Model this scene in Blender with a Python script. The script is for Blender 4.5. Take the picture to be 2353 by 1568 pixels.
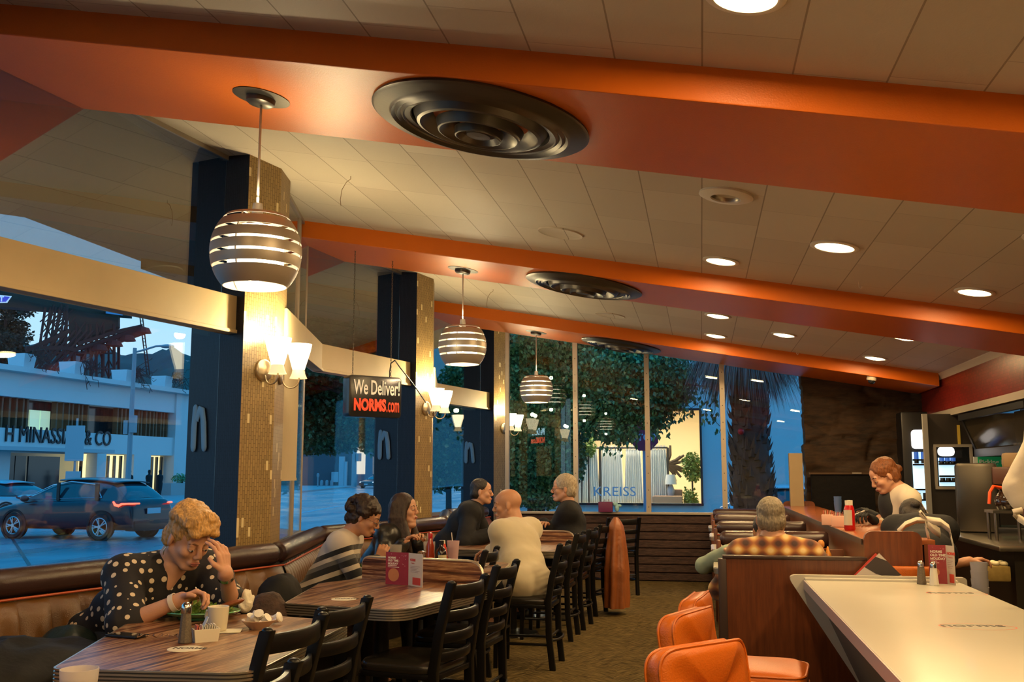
import bpy, bmesh, math, random
from math import pi, sin, cos, radians as R
from mathutils import Vector as V, Matrix as M, noise as MN
random.seed(7)
SC = bpy.context.scene
COL = SC.collection
for o in list(bpy.data.objects): bpy.data.objects.remove(o)
# ---------------- camera, world, exposure ----------------
F = 2288.0; CX, CY = 1176.5, 784.0
PITCH = math.atan(304 / F); EYE = 1.36
YAW = math.atan(435 / (F / cos(PITCH)))
cam_d = bpy.data.cameras.new('camera'); cam = bpy.data.objects.new('camera', cam_d); COL.objects.link(cam)
cam_d.sensor_width = 36; cam_d.lens = 36 * F / 2353; cam_d.clip_end = 3000; cam_d.clip_start = 0.05
cam.location = (0, 0, EYE); cam.rotation_euler = (pi / 2 + PITCH, 0, YAW)
SC.camera = cam
SC.view_settings.view_transform = 'Standard'; SC.view_settings.look = 'None'
SC.view_settings.gamma = 1; SC.view_settings.use_curve_mapping = False
SC.view_settings.exposure = 0.0
SC.cycles.max_bounces = 7; SC.cycles.diffuse_bounces = 4; SC.cycles.glossy_bounces = 4
SC.cycles.transparent_max_bounces = 12; SC.cycles.transmission_bounces = 4
SC.cycles.sample_clamp_indirect = 4; SC.cycles.caustics_reflective = False; SC.cycles.caustics_refractive = False
world = bpy.data.worlds.new('dusk_sky'); SC.world = world; world.use_nodes = True
wt = world.node_tree; wt.nodes.clear()
wo = wt.nodes.new('ShaderNodeOutputWorld'); wb = wt.nodes.new('ShaderNodeBackground')
tc = wt.nodes.new('ShaderNodeTexCoord'); sx = wt.nodes.new('ShaderNodeSeparateXYZ'); cr = wt.nodes.new('ShaderNodeValToRGB')
nz = wt.nodes.new('ShaderNodeTexNoise'); nz.inputs['Scale'].default_value = 2.2; nz.inputs['Detail'].default_value = 5
ad = wt.nodes.new('ShaderNodeMath'); ad.operation = 'MULTIPLY_ADD'; ad.inputs[1].default_value = 0.16
wt.links.new(tc.outputs['Generated'], sx.inputs[0]); wt.links.new(tc.outputs['Generated'], nz.inputs['Vector'])
wt.links.new(nz.outputs[0], ad.inputs[0]); wt.links.new(sx.outputs['Z'], ad.inputs[2])
wt.links.new(ad.outputs[0], cr.inputs[0]); wt.links.new(cr.outputs[0], wb.inputs[0]); wt.links.new(wb.outputs[0], wo.inputs[0])
el = cr.color_ramp.elements
el[0].position = 0.0; el[0].color = (0.08, 0.32, 0.54, 1)
el[1].position = 1.0; el[1].color = (0.0, 0.25, 0.62, 1)
for p_, c_ in ((0.08, (0.33, 0.47, 0.57, 1)), (0.22, (0.27, 0.44, 0.58, 1)), (0.42, (0.015, 0.29, 0.62, 1))):
    e_ = el.new(p_); e_.color = c_
wb.inputs['Strength'].default_value = 2.2

def _cam():
    f = V((-sin(YAW) * cos(PITCH), cos(YAW) * cos(PITCH), sin(PITCH))); r = V((cos(YAW), sin(YAW), 0)); return f, r, r.cross(f)
def at(px, py, x=None, y=None, z=None, pl=None):
    """point of the place seen at a pixel, on a plane of known x, y or z (or pl=(normal, constant))"""
    f, r, u = _cam(); d = f + r * ((px - CX) / F) - u * ((py - CY) / F); c = V((0, 0, EYE))
    if y is not None: return c + d * (y / d.y)
    if x is not None: return c + d * (x / d.x)
    if z is not None: return c + d * ((z - EYE) / d.z)
    n = V(pl[0]); return c + d * ((pl[1] - n.dot(c)) / n.dot(d))
def vplane(P, ang):
    n = V((cos(R(ang)), -sin(R(ang)), 0)); return (n, n.x * P[0] + n.y * P[1])

# ---------------- materials ----------------
MATS = {}
def mat(name, col=(.5, .5, .5), rough=.5, metal=0, spec=.5, var=0, vs=8, bump=0, bs=60, emit=None, es=0, coat=0, trans=0, alpha=1, sheen=0):
    if name in MATS: return MATS[name]
    m = bpy.data.materials.new(name); m.use_nodes = True; nt = m.node_tree; b = nt.nodes['Principled BSDF']
    b.inputs['Base Color'].default_value = (*col, 1); b.inputs['Roughness'].default_value = rough
    b.inputs['Metallic'].default_value = metal; b.inputs['Specular IOR Level'].default_value = spec
    b.inputs['Coat Weight'].default_value = coat; b.inputs['Coat Roughness'].default_value = .08
    b.inputs['Transmission Weight'].default_value = trans; b.inputs['Alpha'].default_value = alpha
    if sheen: b.inputs['Sheen Weight'].default_value = sheen
    if emit: b.inputs['Emission Color'].default_value = (*emit, 1); b.inputs['Emission Strength'].default_value = es
    tc = None
    if var or bump:
        tc = nt.nodes.new('ShaderNodeTexCoord')
    if var:
        n = nt.nodes.new('ShaderNodeTexNoise'); n.inputs['Scale'].default_value = vs; n.inputs['Detail'].default_value = 6
        nt.links.new(tc.outputs['Object'], n.inputs['Vector'])
        mx = nt.nodes.new('ShaderNodeMix'); mx.data_type = 'RGBA'
        mx.inputs[6].default_value = (*[c * (1 - var) for c in col], 1); mx.inputs[7].default_value = (*[min(1, c * (1 + var)) for c in col], 1)
        nt.links.new(n.outputs[0], mx.inputs[0]); nt.links.new(mx.outputs[2], b.inputs['Base Color'])
    if bump:
        n = nt.nodes.new('ShaderNodeTexNoise'); n.inputs['Scale'].default_value = bs; n.inputs['Detail'].default_value = 4
        nt.links.new(tc.outputs['Object'], n.inputs['Vector'])
        bp = nt.nodes.new('ShaderNodeBump'); bp.inputs['Strength'].default_value = bump; bp.inputs['Distance'].default_value = .01
        nt.links.new(n.outputs[0], bp.inputs['Height']); nt.links.new(bp.outputs[0], b.inputs['Normal'])
    MATS[name] = m; return m
def nt_of(m): return m.node_tree, m.node_tree.nodes['Principled BSDF']
def math_n(nt, op, a, b=None, c=None):
    n = nt.nodes.new('ShaderNodeMath'); n.operation = op
    for i, v in enumerate((a, b, c)):
        if v is None: continue
        if isinstance(v, (int, float)): n.inputs[i].default_value = v
        else: nt.links.new(v, n.inputs[i])
    return n.outputs[0]
def mixc(nt, fac, a, b):
    n = nt.nodes.new('ShaderNodeMix'); n.data_type = 'RGBA'
    for i, v in ((0, fac), (6, a), (7, b)):
        if isinstance(v, (int, float)): n.inputs[i].default_value = v
        elif isinstance(v, tuple): n.inputs[i].default_value = (*v, 1)
        else: nt.links.new(v, n.inputs[i])
    return n.outputs[2]
def coord(nt, kind='Object', scale=(1, 1, 1), rot=(0, 0, 0), loc=(0, 0, 0)):
    t = nt.nodes.new('ShaderNodeTexCoord'); mp = nt.nodes.new('ShaderNodeMapping'); src = t.outputs[kind]
    if any(rot):
        m0 = nt.nodes.new('ShaderNodeMapping'); m0.inputs['Rotation'].default_value = rot; nt.links.new(src, m0.inputs['Vector']); src = m0.outputs[0]; rot = (0, 0, 0)
    mp.inputs['Scale'].default_value = scale; mp.inputs['Rotation'].default_value = rot; mp.inputs['Location'].default_value = loc
    nt.links.new(src, mp.inputs['Vector']); return mp.outputs[0]
def noise_n(nt, vec, scale, detail=5, rough=.5):
    n = nt.nodes.new('ShaderNodeTexNoise'); n.inputs['Scale'].default_value = scale; n.inputs['Detail'].default_value = detail
    n.inputs['Roughness'].default_value = rough; nt.links.new(vec, n.inputs['Vector']); return n.outputs[0]
def ramp(nt, fac, stops):
    n = nt.nodes.new('ShaderNodeValToRGB'); nt.links.new(fac, n.inputs[0]); e = n.color_ramp.elements
    while len(e) < len(stops): e.new(.5)
    for i, (p, c) in enumerate(stops): e[i].position = p; e[i].color = (*c, 1) if len(c) == 3 else c
    return n.outputs[0]
def bump_n(nt, b, h, st=.3, dist=.01):
    n = nt.nodes.new('ShaderNodeBump'); n.inputs['Strength'].default_value = st; n.inputs['Distance'].default_value = dist
    nt.links.new(h, n.inputs['Height']); nt.links.new(n.outputs[0], b.inputs['Normal'])

# ---------------- mesh builder ----------------
class MB:
    def __init__(s): s.v = []; s.f = []; s.m = []
    def add(s, vs, fs, m=0):
        k = len(s.v); s.v += [tuple(p) for p in vs]; s.f += [tuple(i + k for i in f) for f in fs]; s.m += [m] * len(fs); return s
    def box(s, c, d, rz=0, m=0, mt=None):
        T = M.Translation(V(c)) @ (M.Rotation(rz, 4, 'Z') if mt is None else mt)
        vs = [T @ V((x * d[0] / 2, y * d[1] / 2, z * d[2] / 2)) for x in (-1, 1) for y in (-1, 1) for z in (-1, 1)]
        return s.add(vs, [(0, 1, 3, 2), (4, 6, 7, 5), (0, 4, 5, 1), (2, 3, 7, 6), (0, 2, 6, 4), (1, 5, 7, 3)], m)
    def cyl(s, a, b, r0, r1=None, n=16, m=0, cap=True):
        a = V(a); b = V(b); r1 = r0 if r1 is None else r1; d = (b - a).normalized()
        x = d.orthogonal().normalized(); y = d.cross(x)
        vs = [p + (x * cos(2 * pi * i / n) + y * sin(2 * pi * i / n)) * r for p, r in ((a, r0), (b, r1)) for i in range(n)]
        fs = [(i, (i + 1) % n, n + (i + 1) % n, n + i) for i in range(n)]
        if cap: fs += [tuple(range(n))[::-1], tuple(range(n, 2 * n))]
        return s.add(vs, fs, m)
    def lathe(s, prof, n=24, c=(0, 0, 0), m=0, T=None, sq=1.0):
        c = V(c); vs = []; k = len(prof)
        for i in range(n):
            a = 2 * pi * i / n
            for r, z in prof:
                p = V((r * cos(a), r * sin(a) * sq, z)); vs.append((T @ p if T is not None else p) + c)
        fs = [(i * k + j, ((i + 1) % n) * k + j, ((i + 1) % n) * k + j + 1, i * k + j + 1) for i in range(n) for j in range(k - 1)]
        return s.add(vs, fs, m)
    def tube(s, pts, r, n=10, m=0, cap=True, closed=False):
        pts = [V(p) for p in pts]; k = len(pts); rs = r if isinstance(r, (list, tuple)) else [r] * k; vs = []
        up = None
        for i, p in enumerate(pts):
            if closed: d = (pts[(i + 1) % k] - pts[i - 1]).normalized()
            else: d = ((pts[min(i + 1, k - 1)] - p).normalized() + (p - pts[max(i - 1, 0)]).normalized()).normalized()
            x = d.orthogonal().normalized() if up is None else (up - d * up.dot(d)).normalized()
            up = x; y = d.cross(x)
            vs += [p + (x * cos(2 * pi * j / n) + y * sin(2 * pi * j / n)) * rs[i] for j in range(n)]
        fs = [(i * n + j, i * n + (j + 1) % n, ((i + 1) % k) * n + (j + 1) % n, ((i + 1) % k) * n + j) for i in range(k if closed else k - 1) for j in range(n)]
        if cap and not closed: fs += [tuple(range(n))[::-1], tuple(range((k - 1) * n, k * n))]
        return s.add(vs, fs, m)
    def prism(s, poly, z0, z1, m=0, T=None):
        n = len(poly); vs = [V((p[0], p[1], z)) for z in (z0, z1) for p in poly]
        if T is not None: vs = [T @ p for p in vs]
        fs = [(i, (i + 1) % n, n + (i + 1) % n, n + i) for i in range(n)] + [tuple(range(n))[::-1], tuple(range(n, 2 * n))]
        return s.add(vs, fs, m)
    def sphere(s, c, r, n=16, k=10, m=0, T=None):
        c = V(c); r = V((r, r, r)) if isinstance(r, (int, float)) else V(r); vs = []
        for j in range(k + 1):
            t = pi * j / k
            for i in range(n):
                a = 2 * pi * i / n; p = V((r.x * sin(t) * cos(a), r.y * sin(t) * sin(a), r.z * cos(t)))
                vs.append((T @ p if T is not None else p) + c)
        return s.add(vs, [(j * n + i, (j + 1) * n + i, (j + 1) * n + (i + 1) % n, j * n + (i + 1) % n) for j in range(k) for i in range(n)], m)
    def quad(s, a, b, c, d, m=0): return s.add([a, b, c, d], [(0, 1, 2, 3)], m)
    def grid(s, rows, m=0, closed=False):
        k = len(rows[0]); vs = [p for r in rows for p in r]; fs = []
        for i in range(len(rows) - 1):
            for j in range(k if closed else k - 1): fs.append((i * k + j, i * k + (j + 1) % k, (i + 1) * k + (j + 1) % k, (i + 1) * k + j))
        return s.add(vs, fs, m)
    def build(s, name, mats, parent=None, smooth=True, bevel=0, seg=2, auto=40, sub=0, solid=0):
        me = bpy.data.meshes.new(name); me.from_pydata(s.v, [], s.f)
        mats = mats if isinstance(mats, (list, tuple)) else [mats]
        for q in mats: me.materials.append(q)
        me.polygons.foreach_set('material_index', s.m)
        bm = bmesh.new(); bm.from_mesh(me); bmesh.ops.recalc_face_normals(bm, faces=bm.faces)
        if bevel:
            es = [e for e in bm.edges if len(e.link_faces) == 2 and e.calc_face_angle(0) > .5]
            bmesh.ops.bevel(bm, geom=es, offset=bevel, segments=seg, profile=.6, affect='EDGES', clamp_overlap=True)
        bm.to_mesh(me); bm.free()
        if smooth:
            me.polygons.foreach_set('use_smooth', [True] * len(me.polygons))
            me.set_sharp_from_angle(angle=R(auto))
        o = bpy.data.objects.new(name, me); COL.objects.link(o)
        if parent is not None: o.parent = parent
        if sub: md = o.modifiers.new('sub', 'SUBSURF'); md.levels = sub; md.render_levels = sub
        if solid: md = o.modifiers.new('sol', 'SOLIDIFY'); md.thickness = solid; md.offset = 0
        return o
def tag(o, label=None, cat=None, group=None, kind=None):
    if label: o['label'] = label
    if cat: o['category'] = cat
    if group: o['group'] = group
    if kind: o['kind'] = kind
    return o
def thing(name, loc, rz=0, label=None, cat=None, group=None):
    o = bpy.data.objects.new(name, None); COL.objects.link(o); o.location = loc; o.rotation_euler = (0, 0, rz); o.empty_display_size = .05
    return tag(o, label, cat, group)
def kids(o): return [c for c in bpy.data.objects if c.parent == o]
def copy_tree(o, loc, rz=None, label=None, group=None):
    def cp(a, par):
        c = a.copy(); COL.objects.link(c); c.parent = par
        for ch in ch_of.get(a.name, []): cp(ch, c)
        return c
    ch_of = {}
    for c in list(bpy.data.objects):
        if c.parent: ch_of.setdefault(c.parent.name, []).append(c)
    c = cp(o, None); c.location = loc
    if rz is not None: c.rotation_euler = (0, 0, rz)
    return tag(c, label, None, group)
def struct(o): o['kind'] = 'structure'; return o
def light(kind, parent, loc, energy, col, size=.1, rot=None, spread=None, angle=None):
    d = bpy.data.lights.new(kind.lower() + '_light', kind); d.energy = energy; d.color = col
    if kind == 'AREA': d.shape = 'DISK'; d.size = size
    elif kind in ('POINT', 'SPOT'): d.shadow_soft_size = size
    if kind == 'SPOT' and angle: d.spot_size = angle; d.spot_blend = .8
    if spread: d.spread = spread
    o = bpy.data.objects.new('light_source', d); COL.objects.link(o); o.parent = parent; o.location = loc
    if rot: o.rotation_euler = rot
    return o
_font_cache = {}
def text(name, s, mat_, size, parent=None, T=None, ext=.002, align='LEFT', bold=0, sx=1.0, space=1.0):
    c = bpy.data.curves.new(name, 'FONT'); c.body = s; c.size = size; c.extrude = ext; c.align_x = align; c.offset = bold; c.space_character = space; c.resolution_u = 3
    to = bpy.data.objects.new(name, c); COL.objects.link(to)
    dg = bpy.context.evaluated_depsgraph_get(); me = bpy.data.meshes.new_from_object(to.evaluated_get(dg)); bpy.data.objects.remove(to)
    me.transform(M.Diagonal((sx, 1, 1, 1)))
    if T is not None: me.transform(T)
    me.materials.clear(); me.materials.append(mat_)
    o = bpy.data.objects.new(name, me); COL.objects.link(o)
    if parent is not None: o.parent = parent
    return o
def frame_T(origin, right, up):
    r = V(right).normalized(); u = V(up); u = (u - r * u.dot(r)).normalized(); n = r.cross(u); o = V(origin)
    return M(((r.x, u.x, n.x, o.x), (r.y, u.y, n.y, o.y), (r.z, u.z, n.z, o.z), (0, 0, 0, 1)))
def offset_path(path, d):
    out = []; n = len(path)
    for i in range(n):
        p = V(path[i][:2]); dirs = []
        if i > 0: dirs.append((p - V(path[i - 1][:2])).normalized())
        if i < n - 1: dirs.append((V(path[i + 1][:2]) - p).normalized())
        ns = [V((q.y, -q.x)) for q in dirs]; m = sum(ns, V((0, 0))).normalized(); k = m.dot(ns[0])
        out.append(p + m * (d / max(k, .3)))
    return out
def sane(path, step=.05):
    out = []
    for a, b in zip(path[:-1], path[1:]):
        a = V(a); b = V(b); n = max(1, int((b - a).length / step))
        out += [a + (b - a) * (i / n) for i in range(n)]
    return out + [V(path[-1])]
# ================= the room =================
BAY = 3.97
ZB = lambda x: 2.80 - .174 * x          # underside of the beams
ZC = lambda x: 2.945 - .174 * x         # ceiling
XS = 2.70                               # kitchen soffit
YW = 13.05                              # far window wall
SL = math.atan(.174)
# --- carpet
m_carpet = mat('carpet', (.16, .11, .05), .95, spec=.1); nt, b = nt_of(m_carpet)
v = coord(nt); sp = nt.nodes.new('ShaderNodeSeparateXYZ'); nt.links.new(v, sp.inputs[0])
ck = nt.nodes.new('ShaderNodeTexChecker'); ck.inputs['Scale'].default_value = 1.0; nt.links.new(coord(nt, scale=(1.64, 1.64, 1)), ck.inputs['Vector'])
n1 = noise_n(nt, coord(nt, scale=(55, 4, 1), rot=(0, 0, R(28))), 1.6, 4, .6); n2 = noise_n(nt, coord(nt, scale=(60, 4, 1), rot=(0, 0, R(-50))), 1.6, 4, .6)
st = mixc(nt, ck.outputs['Fac'], n1, n2)
c1 = ramp(nt, st, [(.34, (.030, .021, .008)), (.52, (.10, .070, .026)), (.68, (.19, .135, .055))])
nt.links.new(c1, b.inputs['Base Color']); bump_n(nt, b, st, .6, .01)
o = MB().box((0.8, 5, -.05), (9.2, 20.5, .1)).build('floor', m_carpet, smooth=False); struct(o)
# --- ceiling tiles
m_tile = mat('ceiling_tile', (.66, .60, .50), .62, spec=.35); nt, b = nt_of(m_tile)
v = coord(nt, 'Object'); sp = nt.nodes.new('ShaderNodeSeparateXYZ'); nt.links.new(v, sp.inputs[0])
def line_mask(nt, val, per, off, w):
    fr = math_n(nt, 'FRACT', math_n(nt, 'MULTIPLY', math_n(nt, 'ADD', val, off), 1 / per))
    return math_n(nt, 'LESS_THAN', math_n(nt, 'MINIMUM', fr, math_n(nt, 'SUBTRACT', 1.0, fr)), w / per / 2)
lx = line_mask(nt, sp.outputs['X'], .34, 40.8 - .042, .007)
cell = math_n(nt, 'FLOOR', math_n(nt, 'MULTIPLY', math_n(nt, 'ADD', sp.outputs['X'], 40.8 - .042), 1 / .34))
wn = nt.nodes.new('ShaderNodeTexWhiteNoise'); wn.noise_dimensions = '1D'; nt.links.new(cell, wn.inputs['W'])
yo = math_n(nt, 'ADD', sp.outputs['Y'], math_n(nt, 'MULTIPLY', wn.outputs['Value'], .9))
ly = line_mask(nt, yo, .68, 20, .005)
rowc = math_n(nt, 'FLOOR', math_n(nt, 'MULTIPLY', math_n(nt, 'ADD', yo, 20), 1 / .68))
wn2 = nt.nodes.new('ShaderNodeTexWhiteNoise'); wn2.noise_dimensions = '2D'
cb = nt.nodes.new('ShaderNodeCombineXYZ'); nt.links.new(cell, cb.inputs[0]); nt.links.new(rowc, cb.inputs[1]); nt.links.new(cb.outputs[0], wn2.inputs['Vector'])
ln = math_n(nt, 'MAXIMUM', lx, math_n(nt, 'MULTIPLY', ly, .6))
base = mixc(nt, wn2.outputs['Value'], (.52, .45, .35), (.60, .53, .42))
base = mixc(nt, math_n(nt, 'MULTIPLY', noise_n(nt, v, 1.2, 4), .35), base, (.45, .38, .28))
nt.links.new(mixc(nt, math_n(nt, 'MULTIPLY', ln, .8), base, (.20, .15, .10)), b.inputs['Base Color'])
hn = math_n(nt, 'SUBTRACT', math_n(nt, 'MULTIPLY', noise_n(nt, coord(nt, scale=(120, 60, 1)), 1.0, 2), .25), math_n(nt, 'MULTIPLY', ln, 1.0))
bump_n(nt, b, hn, .5, .006)
T = M.Translation((0, 0, 2.945)) @ M.Rotation(SL, 4, 'Y')
def slab(name, x0, x1, y0, y1, z0, z1, m, parts=()):
    """slab that follows the pitch of the roof; z0,z1 above the ceiling plane"""
    mb = MB()
    vs = [(x, y, ZC(x) + z) for x in (x0, x1) for y in (y0, y1) for z in (z0, z1)]
    mb.add(vs, [(0, 1, 3, 2), (4, 6, 7, 5), (0, 4, 5, 1), (2, 3, 7, 6), (0, 2, 6, 4), (1, 5, 7, 3)])
    return struct(mb.build(name, m, smooth=False))
slab('ceiling', -3.47, XS + .1, -5.2, 14.4, 0, .2, m_tile)
m_soffit = mat('outside_soffit_paint', (.30, .27, .22), .8, var=.15, vs=3)
slab('trim_9', -7.5, -3.471, -5.2, 17.5, 0, .25, m_soffit)
# --- orange beams
m_orange = mat('orange_beam_paint', (.58, .125, .007), .36, spec=.28, var=.08, vs=2.5, bump=.12, bs=160)
for i, y0 in enumerate((-4.28, -.31, 3.79, 7.91, 11.92)):
    w = 1.03 if y0 < 11 else YW - 11.92 + .02
    xr = XS - .03 if y0 > 11 else XS
    mb = MB()
    vs = [(x, y, z) for x in (-7.3, xr) for y in (y0, y0 + w) for z in (ZB(x), ZC(x) + .05)]
    mb.add(vs, [(0, 1, 3, 2), (4, 6, 7, 5), (0, 4, 5, 1), (2, 3, 7, 6), (0, 2, 6, 4), (1, 5, 7, 3)])
    struct(mb.build('trim_%d' % (i + 1), m_orange, smooth=False, bevel=.006))
# --- glass
m_glass = bpy.data.materials.new('window_glass'); m_glass.use_nodes = True; nt = m_glass.node_tree; nt.nodes.clear()
ou = nt.nodes.new('ShaderNodeOutputMaterial'); mx = nt.nodes.new('ShaderNodeMixShader'); tr = nt.nodes.new('ShaderNodeBsdfTransparent'); gl = nt.nodes.new('ShaderNodeBsdfGlossy')
gl.inputs['Roughness'].default_value = 0.0; gl.inputs['Color'].default_value = (.95, 1, .97, 1); tr.inputs['Color'].default_value = (.93, .97, .98, 1)
ge = nt.nodes.new('ShaderNodeNewGeometry'); dt = nt.nodes.new('ShaderNodeVectorMath'); dt.operation = 'DOT_PRODUCT'
nt.links.new(ge.outputs['Normal'], dt.inputs[0]); nt.links.new(ge.outputs['Incoming'], dt.inputs[1])
k = math_n(nt, 'SUBTRACT', 1.0, math_n(nt, 'ABSOLUTE', dt.outputs['Value']))
k = math_n(nt, 'ADD', math_n(nt, 'MULTIPLY', math_n(nt, 'POWER', k, 3.6), .75), .045)
nt.links.new(k, mx.inputs[0]); nt.links.new(tr.outputs[0], mx.inputs[1]); nt.links.new(gl.outputs[0], mx.inputs[2]); nt.links.new(mx.outputs[0], ou.inputs[0])
m_tint = m_glass.copy(); m_tint.name = 'coated_upper_glass'; nt = m_tint.node_tree
for n_ in nt.nodes:
    if n_.type == 'BSDF_TRANSPARENT': n_.inputs['Color'].default_value = (.66, .72, .74, 1)
    if n_.type == 'BSDF_GLOSSY': n_.inputs['Color'].default_value = (1, .98, .90, 1)
    if n_.type == 'MATH' and n_.operation == 'ADD': n_.inputs[1].default_value = .30
m_alu = mat('window_aluminium', (.42, .36, .29), .45, .6, var=.1)
m_navy = mat('navy_mosaic', (.035, .045, .075), .5, spec=.25); m_gold = mat('gold_mosaic', (.42, .27, .10), .42)
for mm, dark, lite, acc, pr in ((m_navy, (.005, .006, .011), (.012, .014, .024), (.06, .07, .10), 0), (m_gold, (.17, .105, .035), (.38, .255, .10), (.80, .66, .36), 1)):
    nt, b = nt_of(mm)
    t = nt.nodes.new('ShaderNodeTexCoord'); br = nt.nodes.new('ShaderNodeTexBrick')
    mp = nt.nodes.new('ShaderNodeMapping'); nt.links.new(t.outputs['UV'], mp.inputs['Vector']); mp.inputs['Rotation'].default_value = (0, 0, pi / 2)
    nt.links.new(mp.outputs[0], br.inputs['Vector']); br.inputs['Scale'].default_value = 1; br.inputs['Brick Width'].default_value = .05; br.inputs['Row Height'].default_value = .02
    br.inputs['Mortar Size'].default_value = .0022; br.inputs['Color1'].default_value = (*lite, 1); br.inputs['Color2'].default_value = (*[q * .75 for q in lite], 1); br.inputs['Mortar'].default_value = (*dark, 1)
    colr = br.outputs['Color']
    if pr:
        b2 = nt.nodes.new('ShaderNodeTexVoronoi'); b2.inputs['Scale'].default_value = 1; b2.feature = 'F1'
        s2 = nt.nodes.new('ShaderNodeSeparateXYZ'); nt.links.new(t.outputs['UV'], s2.inputs[0])
        cx = math_n(nt, 'FLOOR', math_n(nt, 'MULTIPLY', s2.outputs['X'], 1 / .02)); cy = math_n(nt, 'FLOOR', math_n(nt, 'MULTIPLY', s2.outputs['Y'], 1 / .06))
        cc = nt.nodes.new('ShaderNodeCombineXYZ'); nt.links.new(cx, cc.inputs[0]); nt.links.new(cy, cc.inputs[1])
        w3 = nt.nodes.new('ShaderNodeTexWhiteNoise'); w3.noise_dimensions = '2D'; nt.links.new(cc.outputs[0], w3.inputs['Vector'])
        colr = mixc(nt, math_n(nt, 'GREATER_THAN', w3.outputs['Value'], .978), colr, acc)
    nt.links.new(colr, b.inputs['Base Color']); bump_n(nt, b, br.outputs['Fac'], -.4, .004)
def uv_walls(o):
    me = o.data; uv = me.uv_layers.new(name='UVMap')
    for p in me.polygons:
        n = p.normal; t = V((-n.y, n.x, 0)); t = t.normalized() if t.length > .01 else V((1, 0, 0))
        for li in p.loop_indices:
            co = me.vertices[me.loops[li].vertex_index].co; uv.data[li].uv = (co.dot(t), co.z if abs(n.z) < .5 else co.y)
m_nlet = mat('letter_tile', (.30, .38, .44), .5, var=.1)
HEX = [(-2.874, 5.916), (-2.773, 6.196), (-2.85, 6.524), (-3.18, 6.86), (-3.43, 6.64), (-3.43, 6.27), (-3.094, 6.031)]
col_lab = ['pillar beside the woman in polka dots, navy and gold mosaic with two sconces', 'middle mosaic pillar, behind the long haired woman, navy and gold with sconces', 'farthest mosaic pillar, at the corner behind the man in the black hoodie']
def column(k, lab):
    c0 = V((HEX[0][0], HEX[0][1] + BAY * k, 0)); t = thing('mosaic_pillar', c0, 0, lab, 'pillar', 'mosaic pillars along the window wall')
    hx = [(p[0] - HEX[0][0], p[1] - HEX[0][1]) for p in HEX]
    if k == 2: hx[1] = (.16, .33); hx[2] = (.10, .62)
    mb = MB(); n = len(hx)
    for i in range(n):
        a, b_ = hx[i], hx[(i + 1) % n]; m = 1 if i in (0, 1) else 0
        mb.quad((a[0], a[1], -.0), (b_[0], b_[1], -.0), (b_[0], b_[1], ZC(c0.x + b_[0]) + .03), (a[0], a[1], ZC(c0.x + a[0]) + .03), m)
    mb.add([(p[0], p[1], 0) for p in hx], [tuple(range(n))]); mb.add([(p[0], p[1], ZC(c0.x + p[0]) + .03) for p in hx], [tuple(range(n))])
    o = mb.build('shaft', [m_navy, m_gold], t, smooth=False); uv_walls(o)
    # raised letter on the outside navy face
    a, b_ = V((*hx[5], 0)), V((*hx[6], 0)); d = (a - b_).normalized(); nn = V((-d.y, d.x, 0)); nn = nn if nn.y < 0 else -nn
    ctr = b_ + d * .23 + nn * .010
    L = MB(); h = .25; w = .065; zc = 1.66
    pts = [(-w, -h / 2), (-w, h * .25)] + [(-w * cos(pi * i / 8), h * .25 + w * .9 * sin(pi * i / 8)) for i in range(1, 8)] + [(w, h * .25), (w * 1.35, -h / 2)]
    L.tube([ctr - d * x + V((0, 0, zc + z)) for x, z in ((-w, -h / 2), (-w, 0), (-w * .85, h * .5))], [.036, .038, .034], 12); L.tube([ctr - d * x + V((0, 0, zc + z)) for x, z in ((-w * .5, h * .22), (w * .1, h * .47), (w * .7, h * .42), (w * 1.05, h * .1), (w * 1.35, -h / 2))], [.030, .034, .036, .037, .034], 12)
    for q in (0, 1): pass
    for x_, z_ in ((-w, -h / 2), (-w * .85, h * .5), (w * 1.35, -h / 2)): L.sphere(ctr - d * x_ + V((0, 0, zc + z_)), .035, 12, 8)
    L.v = [tuple(V(p) - nn * ((V(p) - ctr).dot(nn) * .75)) for p in L.v]; o = L.build('letter', m_nlet, t)
    return t
COLS = [column(k, col_lab[k]) for k in range(3)]
# --- zig-zag glazing between the pillars
m_valance = mat('valance_beige', (.50, .38, .20), .6, var=.08, vs=6)
m_blind = mat('blind_fabric', (.55, .44, .27), .8, var=.05, vs=30, bump=.1, bs=300)
m_curb = mat('window_curb_brown', (.16, .055, .03), .5, var=.2)
def vbox(mb, a, b, z0, z1, th, m=0, side=0):
    a = V(a[:2]); b = V(b[:2]); d = (b - a).normalized(); n = V((d.y, -d.x)) * th / 2; o_ = n * side * 1.0
    zf = (lambda q, z: z(q.x) if callable(z) else z)
    P = [a - n + o_, a + n + o_, b + n + o_, b - n + o_]
    vs = [(p.x, p.y, zf(p, z0)) for p in P] + [(p.x, p.y, zf(p, z1)) for p in P]
    return mb.add(vs, [(0, 3, 2, 1), (4, 5, 6, 7), (0, 1, 5, 4), (1, 2, 6, 5), (2, 3, 7, 6), (3, 0, 4, 7)], m)
wi = 0
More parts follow.
